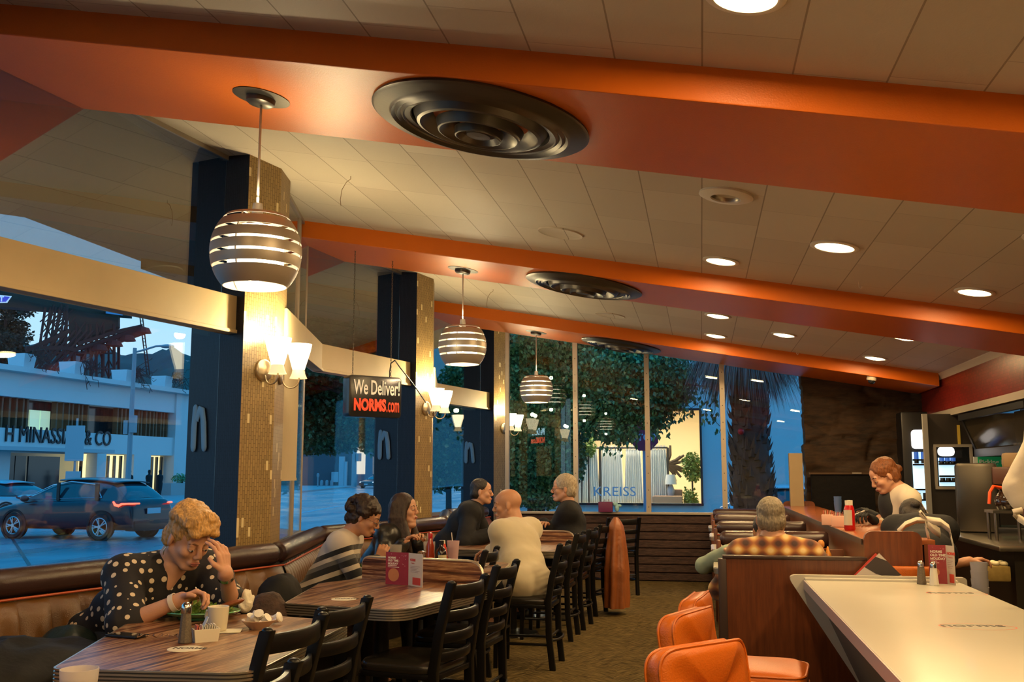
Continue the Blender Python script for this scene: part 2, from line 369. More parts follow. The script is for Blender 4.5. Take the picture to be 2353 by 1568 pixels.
for k in range(-2, 3):
    dy = BAY * k; C = (-3.45, 4.35 + dy) if k else (-3.72, 3.06); N = (-3.094, 6.031 + dy); Bk = (-2.96, 2.66 + dy) if k else (-3.3, 2.3)
    for a, b_, nm in ((C, N, 'A'), (Bk, C, 'B')):
        if k == 2 and nm == 'B': pass
        wi += 1
        g = MB(); vbox(g, a, b_, .84, 2.40, .008); w = g.build('window_%d' % wi, m_glass, smooth=False); struct(w); g = MB(); vbox(g, a, b_, 2.40, lambda x: ZC(x) + .01, .008); g.build('upper_pane', m_tint, w, smooth=False)
        f = MB(); vbox(f, a, b_, .80, .86, .05); vbox(f, a, b_, lambda x: ZC(x) - .03, lambda x: ZC(x) + .01, .04)
        if nm == 'B':
            mid = V(a).lerp(V(b_), .62); f.cyl((mid.x, mid.y, .8), (mid.x, mid.y, ZC(mid.x)), .022, n=12)
        else: f.cyl((C[0], C[1], .8), (C[0], C[1], ZC(C[0])), .012, n=8)
        f.build('window_frame', m_alu, w, smooth=False)
        cu = MB(); vbox(cu, a, b_, 0, .82, .09); struct(cu.build('wall_left', m_curb, smooth=False))
# valances and the short blind: one along each long pane, one along each short pane
vl = {0: ('first', 'behind the woman in polka dots'), 1: ('second', 'behind the hanging delivery sign'), 2: ('third', 'left of the farthest pillar')}
for k in (0, 1, 2):
    dy = BAY * k; C = V((-3.45, 4.35 + dy)) if k else V((-3.72, 3.06)); N = V((-3.094, 6.031 + dy)); Bk = V((-2.96, 2.66 + dy))
    if k == 0: pa = [C + V((.06, 0)), N + V((.07, -.03))]
    else: pa = [Bk + V((.06, -.18)), C + V((.07, .02)), N + V((.07, -.03))]
    t = thing('window_valance', (*pa[0], 2.27), 0, 'beige box valance across the window %s' % vl[k][1], 'valance', 'beige valances on the window wall')
    mb = MB()
    for a, b_ in zip(pa[:-1], pa[1:]):
        a2 = a - pa[0]; b2 = b_ - pa[0]; d2 = (b2 - a2).normalized() * .012
        vbox(mb, a2 - d2, b2 + d2, .0, .235, .085, side=1); vbox(mb, a2 - d2, b2 + d2, -.012, .012, .10, side=1); vbox(mb, a2, b2, -.014, .0, .02, 1, side=1)
    mb.build('box', [m_valance, m_alu], t, smooth=False, bevel=.004)
    if k > 0:
        q0 = Bk + V((.07, -.12)); q1 = Bk.lerp(C, .40) + V((.07, .03))
        mb = MB(); vbox(mb, q0, q1, 1.32, 2.28, .006); vbox(mb, q0, q1, 1.305, 1.325, .014)
        tag(mb.build('roller_blind', m_blind, smooth=False), 'narrow beige roller blind hanging beside the %s pillar' % ('nearest' if k == 1 else 'middle'), 'blind', 'roller blinds')
# --- far wall
m_rib = mat('brown_ribbed_panel', (.055, .030, .022), .7, spec=.3); nt, b = nt_of(m_rib)
v = coord(nt, scale=(3, 3, 14)); nn = noise_n(nt, v, 2.5, 6, .7); nt.links.new(ramp(nt, nn, [(.3, (.022, .012, .010)), (.7, (.085, .045, .033))]), b.inputs['Base Color']); bump_n(nt, b, nn, .7, .02)
mb = MB(); mb.box((-.65, YW + .10, .42), (4.0, .16, .84))
for i in range(8): mb.box((-.65, YW + .012, .055 + i * .102), (3.98, .035, .088))
struct(mb.build('wall_back', m_rib, smooth=False, bevel=.008))
wf = MB().add([(x, y, z) for x in (-2.55, 1.30) for y in (YW + .06, YW + .068) for z in (.86, ZB(x) + .04)], [(0, 1, 3, 2), (4, 6, 7, 5), (0, 4, 5, 1), (2, 3, 7, 6), (0, 2, 6, 4), (1, 5, 7, 3)]).build('window_20', m_glass, smooth=False); struct(wf)
m_bolt = mat('bolt_black', (.01, .01, .01), .5)
f = MB(); f.box((-.62, YW + .03, .85), (3.86, .10, .03)); f.box((-2.53, YW + .04, 1.9), (.05, .08, 2.7))
f.build('window_sill', m_alu, wf, smooth=False, bevel=.004)
for px in (1322.5, 1488, 1662):
    x = at(px, 1000, y=YW).x; mu = MB(); h = ZB(x) + .02; mu.box((x, YW + .02, (.86 + h) / 2), (.062, .07, h - .86))
    z = .93
    while z < h - .05: mu.cyl((x, YW - .018, z), (x, YW - .012, z), .006, n=8, m=1); z += .215
    mu.build('mullion', [m_alu, m_bolt], wf, smooth=False)
# --- flagstone wall with fireplace
m_rock = mat('flagstone', (.06, .035, .02), .75, spec=.3); nt, b = nt_of(m_rock)
v = coord(nt, scale=(1, 1, 2.6)); vn = nt.nodes.new('ShaderNodeTexVoronoi'); vn.inputs['Scale'].default_value = 3.2; nt.links.new(v, vn.inputs['Vector'])
nz_ = noise_n(nt, coord(nt, scale=(2, 2, 9)), 3, 8, .7)
rc = mixc(nt, vn.outputs['Color'], (.010, .006, .004), (.06, .032, .014)); rc2 = ramp(nt, nz_, [(.35, (.008, .005, .004)), (.62, (.06, .03, .013))])
nt.links.new(mixc(nt, .55, rc, rc2), b.inputs['Base Color'])
rx0, rx1 = 1.30, 3.2; mb = MB(); rng = random.Random(3); rows = []
NZ, NX = 90, 90
def rockd(x, z):
    p = V((x * 1.6, 0, z * 4.2)); d, pts = MN.voronoi(p)[:2]
    e = d[1] - d[0]; h = MN.noise(pts[0] * 3.1) * .06
    return min(e, .25) * .10 + h + MN.fractal(V((x * 3, 1, z * 22)), .9, 2, 4) * .018
for j in range(NZ + 1):
    z = 2.75 * j / NZ; rows.append([(rx0 + (rx1 - rx0) * i / NX + (rockd(7 + z * 3, z) * .5 - .02 if i == 0 else 0), YW + .02 - max(rockd(rx0 + (rx1 - rx0) * i / NX, z), -.04) * 1.1, z) for i in range(NX + 1)])
mb.grid(rows); 
mb.grid([[(r[0][0], r[0][1], r[0][2]), (r[0][0] + .02, YW + .5, r[0][2])] for r in rows])
o = mb.build('wall_right', m_rock, auto=80); struct(o)
m_black = mat('black_matte', (.006, .006, .006), .5); m_soot = mat('soot', (.004, .003, .003), .6, spec=.15, var=.3, bump=.4, bs=14)
t = thing('fireplace', (0, 0, 0), 0, 'dark fireplace opening set in the flagstone wall behind the waitress', 'fireplace')
a = at(1863, 1090, y=YW - .1); c_ = at(2012, 1167, y=YW - .1); zt = a.z; w_ = c_.x - a.x
mb = MB(); mb.box(((a.x + c_.x) / 2, YW - .08, (zt + .75) / 2), (w_, .06, zt - .75 + .0)); mb.build('firebox', m_soot, t, smooth=False)
mb = MB(); mb.box(((a.x + c_.x) / 2, YW - .11, zt + .008), (w_ + .04, .05, .022)); mb.build('hood_edge', mat('hood_bronze', (.10, .06, .035), .4, .7), t, smooth=False)
mb = MB(); mb.box((at(1969, 1093, y=YW - .14).x, YW - .14, zt + .012), (.11, .012, .018)); mb.build('damper_plate', mat('dull_steel', (.35, .30, .24), .4, .8), t, smooth=False)
a = at(1827, 1042, y=YW - .25); mb = MB(); mb.box((0, 0, .38), (.16, .12, .76), m=0); o = mb.build('partition_post', mat('tan_laminate', (.30, .22, .12), .55, var=.1), smooth=False, bevel=.004); o.location = (a.x, YW - .25, a.z - .76)
tag(o, 'tan square post standing between the last window and the flagstone wall', 'post')
# --- kitchen soffit, red mosaic
m_red = mat('red_mosaic', (.16, .012, .008), .3, spec=.6); nt, b = nt_of(m_red)
v = coord(nt, 'Object', rot=(0, pi / 2, 0)); t_ = nt.nodes.new('ShaderNodeTexCoord'); s2 = nt.nodes.new('ShaderNodeSeparateXYZ'); nt.links.new(t_.outputs['Object'], s2.inputs[0])
cb = nt.nodes.new('ShaderNodeCombineXYZ'); nt.links.new(s2.outputs['Y'], cb.inputs[0]); nt.links.new(s2.outputs['Z'], cb.inputs[1])
br = nt.nodes.new('ShaderNodeTexBrick'); nt.links.new(cb.outputs[0], br.inputs['Vector']); br.inputs['Scale'].default_value = 1; br.inputs['Brick Width'].default_value = .052; br.inputs['Row Height'].default_value = .03; br.inputs['Mortar Size'].default_value = .0015
br.inputs['Color1'].default_value = (.20, .014, .008, 1); br.inputs['Color2'].default_value = (.11, .008, .006, 1); br.inputs['Mortar'].default_value = (.05, .008, .006, 1)
nt.links.new(br.outputs['Color'], b.inputs['Base Color']); bump_n(nt, b, br.outputs['Fac'], -.4, .003)
ZS = 2.02
struct(MB().box((XS + .06, 6.2, (ZS + 2.62) / 2), (.12, 14.0, 2.62 - ZS)).build('wall_kitchen_soffit', m_red, smooth=False))
m_strip = mat('brushed_trim', (.45, .38, .30), .4, .5)
struct(MB().box((XS + .05, 6.2, ZS + .0), (.15, 14.0, .07)).build('trim_7', m_strip, smooth=False))
struct(MB().add([(XS - q, y, ZC(XS) + z) for y in (-4, YW) for q, z in ((0, -.06), (.035, -.005), (.045, .03), (0, .03))], [(0, 1, 2, 3), (4, 7, 6, 5), (0, 4, 5, 1), (1, 5, 6, 2), (2, 6, 7, 3), (3, 7, 4, 0)]).build('trim_8', mat('crown_moulding', (.62, .52, .38), .5), smooth=False))
# --- kitchen shell and unseen walls behind the camera
m_dark = mat('kitchen_dark_wall', (.022, .016, .012), .5, var=.2); m_cream = mat('cream_wall', (.55, .42, .26), .7, var=.05)
struct(MB().box((4.45, 5, 1.3), (.1, 20, 2.8)).build('wall_kitchen_side', m_dark, smooth=False))
struct(MB().box((3.6, 6.0, 2.6), (1.7, 14.6, .1)).build('ceiling_kitchen', m_dark, smooth=False))
struct(MB().box((0.5, -5.1, 1.9), (9.2, .1, 3.9)).build('wall_front', m_cream, smooth=False))
struct(MB().box((3.75, -3.1, 1.5), (.1, 3.8, 3.0)).build('wall_entry', m_cream, smooth=False))
# ================= lamps, vents and ceiling hardware =================
WARM = (1.0, .67, .30)
m_white_tr = mat('lamp_trim_white', (.75, .68, .55), .4); m_lamp = mat('lit_diffuser', (1, .9, .7), .4, emit=(1.0, .72, .36), es=14)
m_dull = mat('dark_steel', (.10, .09, .075), .38, .85, bump=.05, bs=40)
RT = M.Rotation(SL, 4, 'Y')
def on_roof(name, x, y, zf, label, cat, group=None):
    t = thing(name, (x, y, zf(x)), 0, label, cat, group); t.rotation_euler = (0, SL, 0); return t
DL = [(.18, 7.35, 'nearest to the empty eyeball fitting'), (.87, 6.48, 'brightest and largest, right of the empty eyeball fitting'), (1.9, 7.3, 'far right, on the ceiling above the white counter'),
      (.2, 9.95, 'small, just behind the second orange beam'), (.2, 11.41, 'left one of the two in front of the last beam'), (.88, 10.6, 'right one of the two in front of the last beam'), (1.9, 11.37, 'near the red mosaic soffit and the ceiling camera'),
      (1.87, 5.68, 'mostly cut off at the right edge'), (.18, 3.17, 'cut off at the top edge, before the first beam')]
DLH = [(.87, 2.4), (1.9, 3.27), (1.9, 1.6), (.18, 1.5), (.18, -.8), (1.9, -.8), (.87, -1.6), (1.9, 9.7), (-1.6, -2.2), (-1.6, 1.2)]
LP = 27.0
for i, q in enumerate(DL + DLH):
    x, y = q[:2]
    t = on_roof('downlight', x, y, ZC, 'lit round ceiling downlight, ' + (q[2] if len(q) > 2 else 'on the ceiling behind the camera'), 'ceiling light', 'recessed ceiling downlights')
    big = .98 if i != 1 else 1.12
    MB().lathe([(.135 * big, .0), (.137 * big, -.008), (.125 * big, -.014), (.108 * big, -.012), (.104 * big, .004), (.135 * big, .004)], 36).build('trim_ring', m_white_tr, t)
    MB().lathe([(.001, -.026), (.05 * big, -.024), (.085 * big, -.016), (.106 * big, -.004)], 32).build('diffuser', m_lamp, t)
    light('AREA', t, (0, 0, -.03), LP * (1.0 if y < 9 else .9), WARM, .19 * big)
# eyeball fitting, off
t = on_roof('eyeball_downlight', .176, 5.57, ZC, 'unlit eyeball downlight with white ring just past the big air vent beam', 'ceiling light')
MB().lathe([(.15, .0), (.152, -.012), (.13, -.022), (.085, -.026), (.08, -.005), (.15, .006)], 36).build('trim_ring', m_white_tr, t)
MB().lathe([(.001, .03), (.05, .02), (.078, -.008), (.082, -.018)], 24).build('reflector', mat('grey_reflector', (.30, .26, .2), .3, .6), t)
# faint round cover plates (arcs in the paint)
for px, py, la in ((1288, 535, 'faint round cover plate painted like the ceiling, before the second beam'), (1402, 724, 'faint round cover plate painted like the ceiling, before the last beam')):
    p = at(px, py, pl=((.174, 0, 1), 2.945)); t = on_roof('ceiling_cover_plate', p.x, p.y, ZC, la, 'cover plate', 'round cover plates on the ceiling')
    MB().lathe([(.001, -.004), (.15, -.004), (.165, -.010), (.17, .002)], 40).build('plate', m_tile, t)
# big round air vents on the beams
for y, la in ((4.30, 'large round dark metal air vent on the nearest orange beam'), (8.40, 'round dark metal air vent on the second orange beam'), (12.47, 'round dark air vent on the last orange beam above the far window')):
    x = -.955; t = on_roof('air_vent', x, y, ZB, la, 'air vent', 'round ceiling air vents')
    MB().lathe([(.50, .0), (.505, -.012), (.49, -.022), (.425, -.030)] + [(.425 - .014 * i, -.030 - (.012 if i % 2 else 0)) for i in range(1, 6)] + [(.35, -.035), (.325, -.03), (.315, .0)], 64).build('outer_flange', m_dull, t)
    MB().lathe([(.33, .02), (.31, -.02), (.29, -.052), (.275, -.056), (.27, -.045), (.235, -.02), (.20, .035), (.12, .05), (.001, .055)], 56).build('outer_cone', m_dull, t)
    MB().lathe([(.205, -.03), (.19, -.072), (.182, -.074), (.15, -.05), (.12, .02), (.001, .03)], 48).build('middle_cone', m_dull, t)
    MB().lathe([(.115, -.05), (.108, -.085), (.102, -.087), (.085, -.06), (.06, -.052), (.055, -.075), (.001, -.078)], 40).build('inner_cone', m_dull, t)
# pendant globes made of metal bands
m_band = mat('satin_steel_band', (.50, .44, .36), .42, .55, bump=.04, bs=80); m_bandin = mat('band_inside', (.8, .7, .55), .6)
m_glow = mat('slit_glow', (1, .95, .85), .5, emit=(1.0, .86, .62), es=5.5); m_bulb = mat('lit_bulb', (1, 1, 1), .5, emit=(1, .9, .7), es=60)
for k, (y, la) in enumerate(((4.29, 'nearest banded metal globe pendant, in front of the first mosaic pillar'), (8.45, 'middle banded metal globe pendant, right of the second mosaic pillar'), (12.47, 'farthest and smallest banded metal globe pendant, in front of the far window'))):
    x = -2.035; t = thing('globe_pendant', (x, y, ZB(x)), 0, la, 'pendant lamp', 'banded globe pendants')
    cz = (2.392, 2.47, 2.415)[k] - ZB(x); Rg = .212
    cp = MB().lathe([(.001, .004), (.135, .004), (.137, -.004), (.07, -.007), (.068, -.03), (.055, -.04), (.02, -.042), (.001, -.042)], 32, T=RT.to_4x4()).build('canopy', m_dull, t)
    MB().cyl((0, 0, -.03), (0, 0, cz + .20), .006, n=10).build('stem', m_band, t)
    MB().cyl((0, 0, cz + .235), (0, 0, cz + .15), .022, .03, n=14).build('socket_cup', m_band, t)
    zs = [(.172, .158), (.146, .100), (.087, .042), (.029, -.016), (-.029, -.074), (-.088, -.165)]
    rad = lambda z: Rg * math.sqrt(max(0, 1 - (z / .232) ** 2))
    for a, b_ in zs:
        pr = [(rad(a + (b_ - a) * i / 5), cz + a + (b_ - a) * i / 5) for i in range(6)]
        pi_ = [(r - .004, z) for r, z in reversed(pr)]
        MB().lathe(pr + pi_ + [pr[0]], 48).build('band', m_band, t)
    mb = MB()
    for i in range(3):
        an = .5 + i * 2 * pi / 3
        mb.tube([((rad(z) - .008) * cos(an), (rad(z) - .008) * sin(an), cz + z) for z in [.168 - .0328 * j for j in range(11)]], .004, 6)
    for i in range(3):
        an = .5 + i * 2 * pi / 3; mb.cyl((0, 0, cz + .165), (rad(.165) * cos(an), rad(.165) * sin(an), cz + .165), .004, n=6)
    mb.build('inner_rib', m_band, t)
    MB().lathe([(.001, cz + .12), (.085, cz + .12), (.125, cz + .10), (.130, cz - .07), (.125, cz - .092)], 32).build('glow_drum', m_glow, t)  # glowing drum added so the slits look lit from inside
    MB().lathe([(.125, cz - .092), (.131, cz - .100), (.05, cz - .102), (.045, cz - .09)], 32).build('glow_stop_disc', m_dull, t)  # dark disc added to hide the drum's glow from below
    MB().lathe([(.001, cz - .10), (.042, cz - .10), (.048, cz - .13), (.001, cz - .145)], 24).build('bulb', m_bulb, t)
    light('POINT', t, (0, 0, cz - .175), (15, 14, 13)[k], (1, .70, .38), .025)
    light('POINT', t, (0, 0, cz + .27), (13, 10, 9)[k], (1, .82, .48), .025)
# wall sconces on the pillars
m_scglass = mat('sconce_glass', (1, .95, .8), .5, emit=(1, .80, .50), es=5.0); m_brass = mat('satin_nickel', (.55, .45, .30), .3, .9)
m_collar = mat('sconce_glass_neck', (.9, .8, .6), .4, emit=(1, .72, .38), es=.7)
def sconce(P, ang, z, lab, e=5):
    """P on the pillar face, ang = direction the face looks to"""
    t = thing('wall_sconce', (P[0], P[1], z), ang - pi / 2, lab, 'wall lamp', 'glass sconces on the pillars')   # local +Y = out of the wall
    MB().lathe([(.001, .02), (.06, .02), (.072, .012), (.075, 0)], 28, T=M.Rotation(-pi / 2, 4, 'X')).build('backplate', m_brass, t)
    MB().tube([(0, .015, -.035)] + [(0, .075 + .055 * -cos(a), -.04 - .055 * sin(a)) for a in [pi * i / 10 for i in range(0, 11)]] + [(0, .13, -.01)], .0055, 10).build('arm', m_brass, t)
    MB().lathe([(.060, -.03), (.046, .0), (.040, .03)], 28, c=(0, .125, 0)).build('neck', m_collar, t)
    MB().lathe([(.0398, .028), (.078, .16), (.086, .205), (.083, .205), (.074, .16), (.036, .032), (.001, .03)], 32, c=(0, .125, 0)).build('glass_shade', m_scglass, t)
    light('POINT', t, (0, .15, .27), e, (1, .80, .44), .03)
    return t
names = ['nearest', 'middle', 'farthest']
for k in range(3):
    g0 = V((HEX[0][0], HEX[0][1] + BAY * k)); g1 = V((HEX[1][0], HEX[1][1] + BAY * k)); g2 = V((HEX[2][0], HEX[2][1] + BAY * k))
    if k == 2: g1 = g0 + V((.16, .33)); g2 = g0 + V((.10, .62))
    for a, b_, f, wd in ((g0, g1, .62, 'left'), (g1, g2, .45, 'right')):
        d = (b_ - a).normalized(); n = V((d.y, -d.x)); p = a + (b_ - a) * f
        sconce(p + n * .003, math.atan2(n.y, n.x), 2.03 if k < 2 else 2.0, '%s of the two lit glass sconces on the %s mosaic pillar' % (wd, names[k]), 26)
# ceiling hooks and loose wires
m_hook = mat('painted_hook', (.62, .52, .38), .5)
for (px, py), la in (((1973, 652), 'small painted hook in the ceiling before the second beam, right side'), ((1830, 808), 'small painted hook in the ceiling before the last beam')):
    p = at(px, py, pl=((.174, 0, 1), 2.93)); o = MB().tube([(0, 0, .02), (0, 0, -.02), (.012, 0, -.035), (.022, 0, -.022), (.012, 0, -.012)], .003, 8).build('ceiling_hook', m_hook); o.location = (p.x, p.y, ZC(p.x) - .02); tag(o, la, 'hook', 'ceiling hooks')
m_wire = mat('loose_wire', (.25, .16, .08), .6)
for (px, py), la in (((806, 405), 'thin loose wire hanging from the ceiling right of the nearest pillar'), ((1133, 665), 'thin loose wire hanging from the ceiling right of the middle pillar')):
    p = at(px, py, pl=((.174, 0, 1), 2.945)); o = MB().tube([(0, 0, .0), (0, 0, -.02), (-.03, .0, -.04), (-.06, 0, -.09), (-.07, 0, -.16), (-.065, 0, -.2)], .0022, 6).build('loose_wire', m_wire); o.location = (p.x, p.y, ZC(p.x)); tag(o, la, 'wire', 'loose wires in the ceiling')
# dome camera on the last beam
p = at(2005, 893, y=11.98); t = thing('dome_camera', (p.x, 12.0, ZB(p.x) + .0), 0, 'small white dome security camera under the last orange beam', 'camera')
MB().lathe([(.001, .01), (.052, .01), (.055, -.03), (.050, -.04), (.001, -.04)], 28, T=RT).build('base', mat('white_plastic', (.6, .52, .42), .4), t)
MB().sphere((0, 0, -.045), (.042, .042, .036), 24, 12).build('dome', mat('smoked_dome', (.01, .012, .015), .05, spec=.8), t)
# ================= outside =================
m_road = mat('wet_asphalt', (.16, .19, .21), .32, spec=.45); nt, b = nt_of(m_road)
v = coord(nt); n1 = noise_n(nt, v, .5, 6, .6); nt.links.new(ramp(nt, n1, [(.35, (.12, .17, .19)), (.65, (.20, .26, .29))]), b.inputs['Base Color'])
nt.links.new(ramp(nt, noise_n(nt, coord(nt, scale=(1, .15, 1)), .8, 4), [(.4, (.25, .25, .25)), (.65, (.5, .5, .5))]), b.inputs['Roughness']); bump_n(nt, b, noise_n(nt, v, 60, 3), .15, .01)
RZ = -.30
struct(MB().add([(-160, -60, RZ), (60, -60, RZ), (60, 320, RZ), (-160, 320, RZ)], [(0, 1, 2, 3)]).build('road', m_road, smooth=False))
m_line = mat('road_line', (.45, .5, .55), .6)
mb = MB()
for a, b_ in (((-13.4, 13.5), (-9.2, 15.9)), ((-9.9, 14.2), (-12.0, 18.5))): pass
c1 = [at(640, 1188, z=RZ + .004), at(870, 1148, z=RZ + .004)]; d = (c1[1] - c1[0])
for off, w, n0, n1_ in ((0, .10, -.5, 1.3), (2.4, .10, -.5, 2.2)):
    nrm = V((d.y, -d.x, 0)).normalized(); a = c1[0] + d * n0 - nrm * off * 3; e = c1[0] + d * n1_ - nrm * off * 3
    mb.quad(a - nrm * w, a + nrm * w, e + nrm * w, e - nrm * w)
struct(mb.build('road_marking', m_line, smooth=False))
m_jn = mat('tar_joint', (.01, .012, .015), .4)
a = at(28, 1238, z=RZ + .005); e = at(76, 1312, z=RZ + .005); dd = (e - a).normalized(); nn = V((-dd.y, dd.x, 0)) * .035; e = e + dd * 4
struct(MB().quad(a - nn, a + nn, e + nn, e - nn).build('road_joint', m_jn, smooth=False))
m_conc = mat('sidewalk_concrete', (.34, .35, .36), .8, var=.12, vs=4)
P0 = at(330, 1139, z=-.15); dirS = V((-sin(R(12.2)), cos(R(12.2)), 0))
mb = MB(); mb.prism([(-25.0, 41.0), (-27.0, 49.0), (-34.1, 83.2), (-45.8, 137), (-60, 200), (-150, 200), (-150, 30), (-40, 30)], RZ, -.15); struct(mb.build('sidewalk_far', m_conc, smooth=False))
struct(MB().prism([(-7.2, -6), (-6.6, 16.5), (-9.5, 17.5), (-4, 17.6), (-4, -6)], RZ, -.06).build('sidewalk_near', m_conc, smooth=False))
# --- hill
m_hill = mat('hillside_scrub', (.045, .07, .06), .95, var=.6, vs=.05)
rng = random.Random(5); rows = []
def hz(x, y):
    e = V((x, y)).length; return 18 + 45 * (.5 + .5 * MN.fractal(V((x * .004, y * .004, 2)), 1, 2, 4)) 
rows = []
for j in range(14):
    t_ = j / 13; row = []
    for i in range(120):
        an = R(112 + 62 * i / 119 - 8); r = 330 + 260 * t_; x, y = r * cos(an), r * sin(an)
        px = 1176 + 2300 * math.tan(-(an - pi / 2 - YAW)) if abs(an - pi / 2 - YAW) < 1.3 else 0
        base = .108 + .012 * MN.fractal(V((i * .06, 3, 1)), 1, 2, 3) + (.030 if i < 60 else .01) * max(0, min(1, (i - 20) / 30)) * 0
        hh = (base + .010 * MN.noise(V((i * .35, 9, 1)))) * 590 * (1 - (1 - t_) ** 2.2) + (4 * MN.noise(V((i * 1.7, j * 1.3, 4))) + 3 * MN.noise(V((i * .6, j * .7, 8)))) * min(1, j / 4)
        row.append((x, y, RZ + hh))
    rows.append(row)
struct(MB().grid(rows).build('hillside', m_hill, auto=180))
m_leafd = mat('far_tree_green', (.02, .045, .035), .9); m_housew = mat('hill_house_white', (.65, .68, .7), .8)
def on_hill(px, py):
    # ray against the hill rows, coarse
    f, r, u = _cam(); dr = (f + r * ((px - CX) / F) - u * ((py - CY) / F)); s = 480 / math.hypot(dr.x, dr.y); return V((0, 0, EYE)) + dr * s
for i, (px, py, w, h) in enumerate(((395, 843, 16, 3.2), (372, 856, 8, 3), (349, 890, 7, 3), (420, 862, 6, 2.5), (404, 882, 8, 3))):
    p = on_hill(px, py); t = thing('hillside_house', p, -.5, ('long white house high on the hillside', 'white house just below the top one on the hillside', 'small pale house low on the hillside left of the others', 'small white house at the right edge of the hillside', 'low white house at the foot of the hillside')[i], 'house', 'houses on the hillside')
    MB().box((0, 0, h / 2 - 1), (w, 6, h)).build('wall', m_housew, t, smooth=False)
    MB().box((0, 0, h - .9), (w + 1, 7, .4)).build('roof', mat('grey_roof', (.35, .38, .4), .8), t, smooth=False)
    MB().box((0, -3.0, h / 2 - .9), (w * .7, .2, h * .35)).build('window_band', mat('dark_glass', (.01, .015, .02), .1), t, smooth=False)
# --- the building across the street
BA = 4.0; bp = vplane(P0, BA); dB = V((sin(R(BA)), cos(R(BA)), 0)); nB = V((dB.y, -dB.x, 0))    # nB looks to the street
B0 = P0 + dB * 0
def fb(px, py): return at(px, py, pl=bp)
def su(p): return (V(p) - P0).dot(dB)
m_bw = mat('building_paint', (.60, .62, .62), .85, var=.06, vs=.4); m_slat = mat('wood_slat', (.16, .075, .035), .7, var=.3, vs=2); m_dg = mat('dark_shop_glass', (.012, .02, .025), .12, spec=.6)
m_litw = mat('lit_shop_window', (.9, .8, .5), .6, emit=(1, .78, .36), es=1.3); m_litg = mat('lit_upper_window', (.6, .8, .6), .6, emit=(.62, .85, .55), es=.55)
uL = su(fb(-260, 1000)); uR = su(fb(413, 1000)); zRoof = fb(300, 884).z; zRoof = P0.z + 0; 
zt = fb(207, 878).z; zb0 = fb(207, 930).z; zs1 = fb(207, 995).z; zs0 = fb(207, 1042).z
TB = frame_T(P0, dB, (0, 0, 1))     # local x along facade, y up, z to street? 
TB = M(((dB.x, nB.x, 0, P0.x), (dB.y, nB.y, 0, P0.y), (0, 0, 1, 0), (0, 0, 0, 1)))   # local (u along, v out, z)
bld = thing('shop_building', (0, 0, 0), 0, 'white two storey shop building across the street with wooden slat screens', 'building'); bld.matrix_world = TB
def zz(py, px=207): return fb(px, py).z
mb = MB(); D = 16
mb.box(((uL + uR) / 2, -D / 2 - 1.2, (zt + RZ) / 2 + 2.0), (uR - uL, D - 2.0, 3.6)); mb.box(((uL + uR) / 2, -.5, (zt + zb0) / 2), (uR - uL, 1.0, zt - zb0)); mb.box(((uL + uR) / 2, -.35, (zs1 + zs0) / 2), (uR - uL, .7, zs1 - zs0))
mb.box(((uL + uR) / 2, -1.6, (zt - .4)), (uR - uL, 1.6, .7)); mb.box((uR + .6, -D / 2, (zt + RZ) / 2), (1.4, D, zt - RZ + .0)); mb.box((uR - .35, -.3, (zt + RZ) / 2), (.9, .9, zt - RZ))
mb.box(((uL + uR) / 2, -.2, zt + .12), (uR - uL + 2, 1.8, .3))
for px in (8, 232, 326): u = su(fb(px, 1090)); mb.box((u, -.4, (zs0 + RZ) / 2), (.9 if px != 326 else 1.9, .8, zs0 - RZ))
mb.box(((uL + uR) / 2, -3.5, (zs0) / 2), (uR - uL, .2, zs0))
mb.build('wall', m_bw, bld, smooth=False)
mb = MB(); mb.box(((uL + uR) / 2, -1.3, (zb0 + zs1) / 2), (uR - uL, .1, zb0 - zs1)); mb.build('upper_glazing', m_dg, bld, smooth=False)
rng = random.Random(11); mb = MB(); u = uL
while u < uR - 1:
    if MN.noise(V((u * .35, 0, 5))) > -.12: mb.box((u, -.55, (zb0 + zs1) / 2), (.13, .35, zb0 - zs1))
    u += rng.choice((.34, .42, .55))
tag(mb.build('slat_screen', m_slat, bld, smooth=False), kind=None)
for px, w in ((118, .9), (140, .9), (230, .7)):
    u = su(fb(px, 960)); MB().box((u, -1.2, (zb0 + zs1) / 2 - .3), (w, .1, (zb0 - zs1) * .72)).build('lit_window', m_litg, bld, smooth=False)
for a, b_ in ((12, 60), (62, 86), (92, 163)):
    ua, ub = su(fb(a, 1090)), su(fb(b_, 1090)); MB().box(((ua + ub) / 2, -.9, (zs0 + RZ) / 2), (ub - ua, .1, zs0 - RZ - .5)).build('shop_window', m_dg, bld, smooth=False)
for a, b_ in ((208, 312), (337, 390)):
    ua, ub = su(fb(a, 1090)), su(fb(b_, 1090)); fr = MB().box(((ua + ub) / 2, -.9, (zs0 + .15) / 2), (ub - ua, .1, zs0 - .2)).build('lit_shop_window', m_litw, bld, smooth=False)
    mm = MB(); n = 7 if a == 208 else 5
    for i in range(n + 1): mm.box((ua + (ub - ua) * i / n, -.75, zs0 / 2), (.16, .14, zs0 - .2))
    mm.build('window_mullion', m_dg, fr, smooth=False)
MB().box(((su(fb(-200, 1043)) + su(fb(215, 1043))) / 2, .7, zs0 + .1), (su(fb(215, 1043)) - su(fb(-200, 1043)), 1.7, .22)).build('awning', mat('awning_grey', (.4, .43, .45), .7), bld, smooth=False)
m_bk = mat('sign_letter_black', (.012, .012, .015), .5)
ux0, ux1 = su(fb(8, 1008)), su(fb(253, 1008)); TT = M(((1, 0, 0, 0), (0, 0, 1, .04), (0, 1, 0, 0), (0, 0, 0, 1)))
o = text('sign_lettering', 'H MINASSIAN & CO', m_bk, 1.0, ext=.04); bb = [V(c) for c in o.bound_box]; w0 = max(c.x for c in bb); h0 = max(c.y for c in bb)
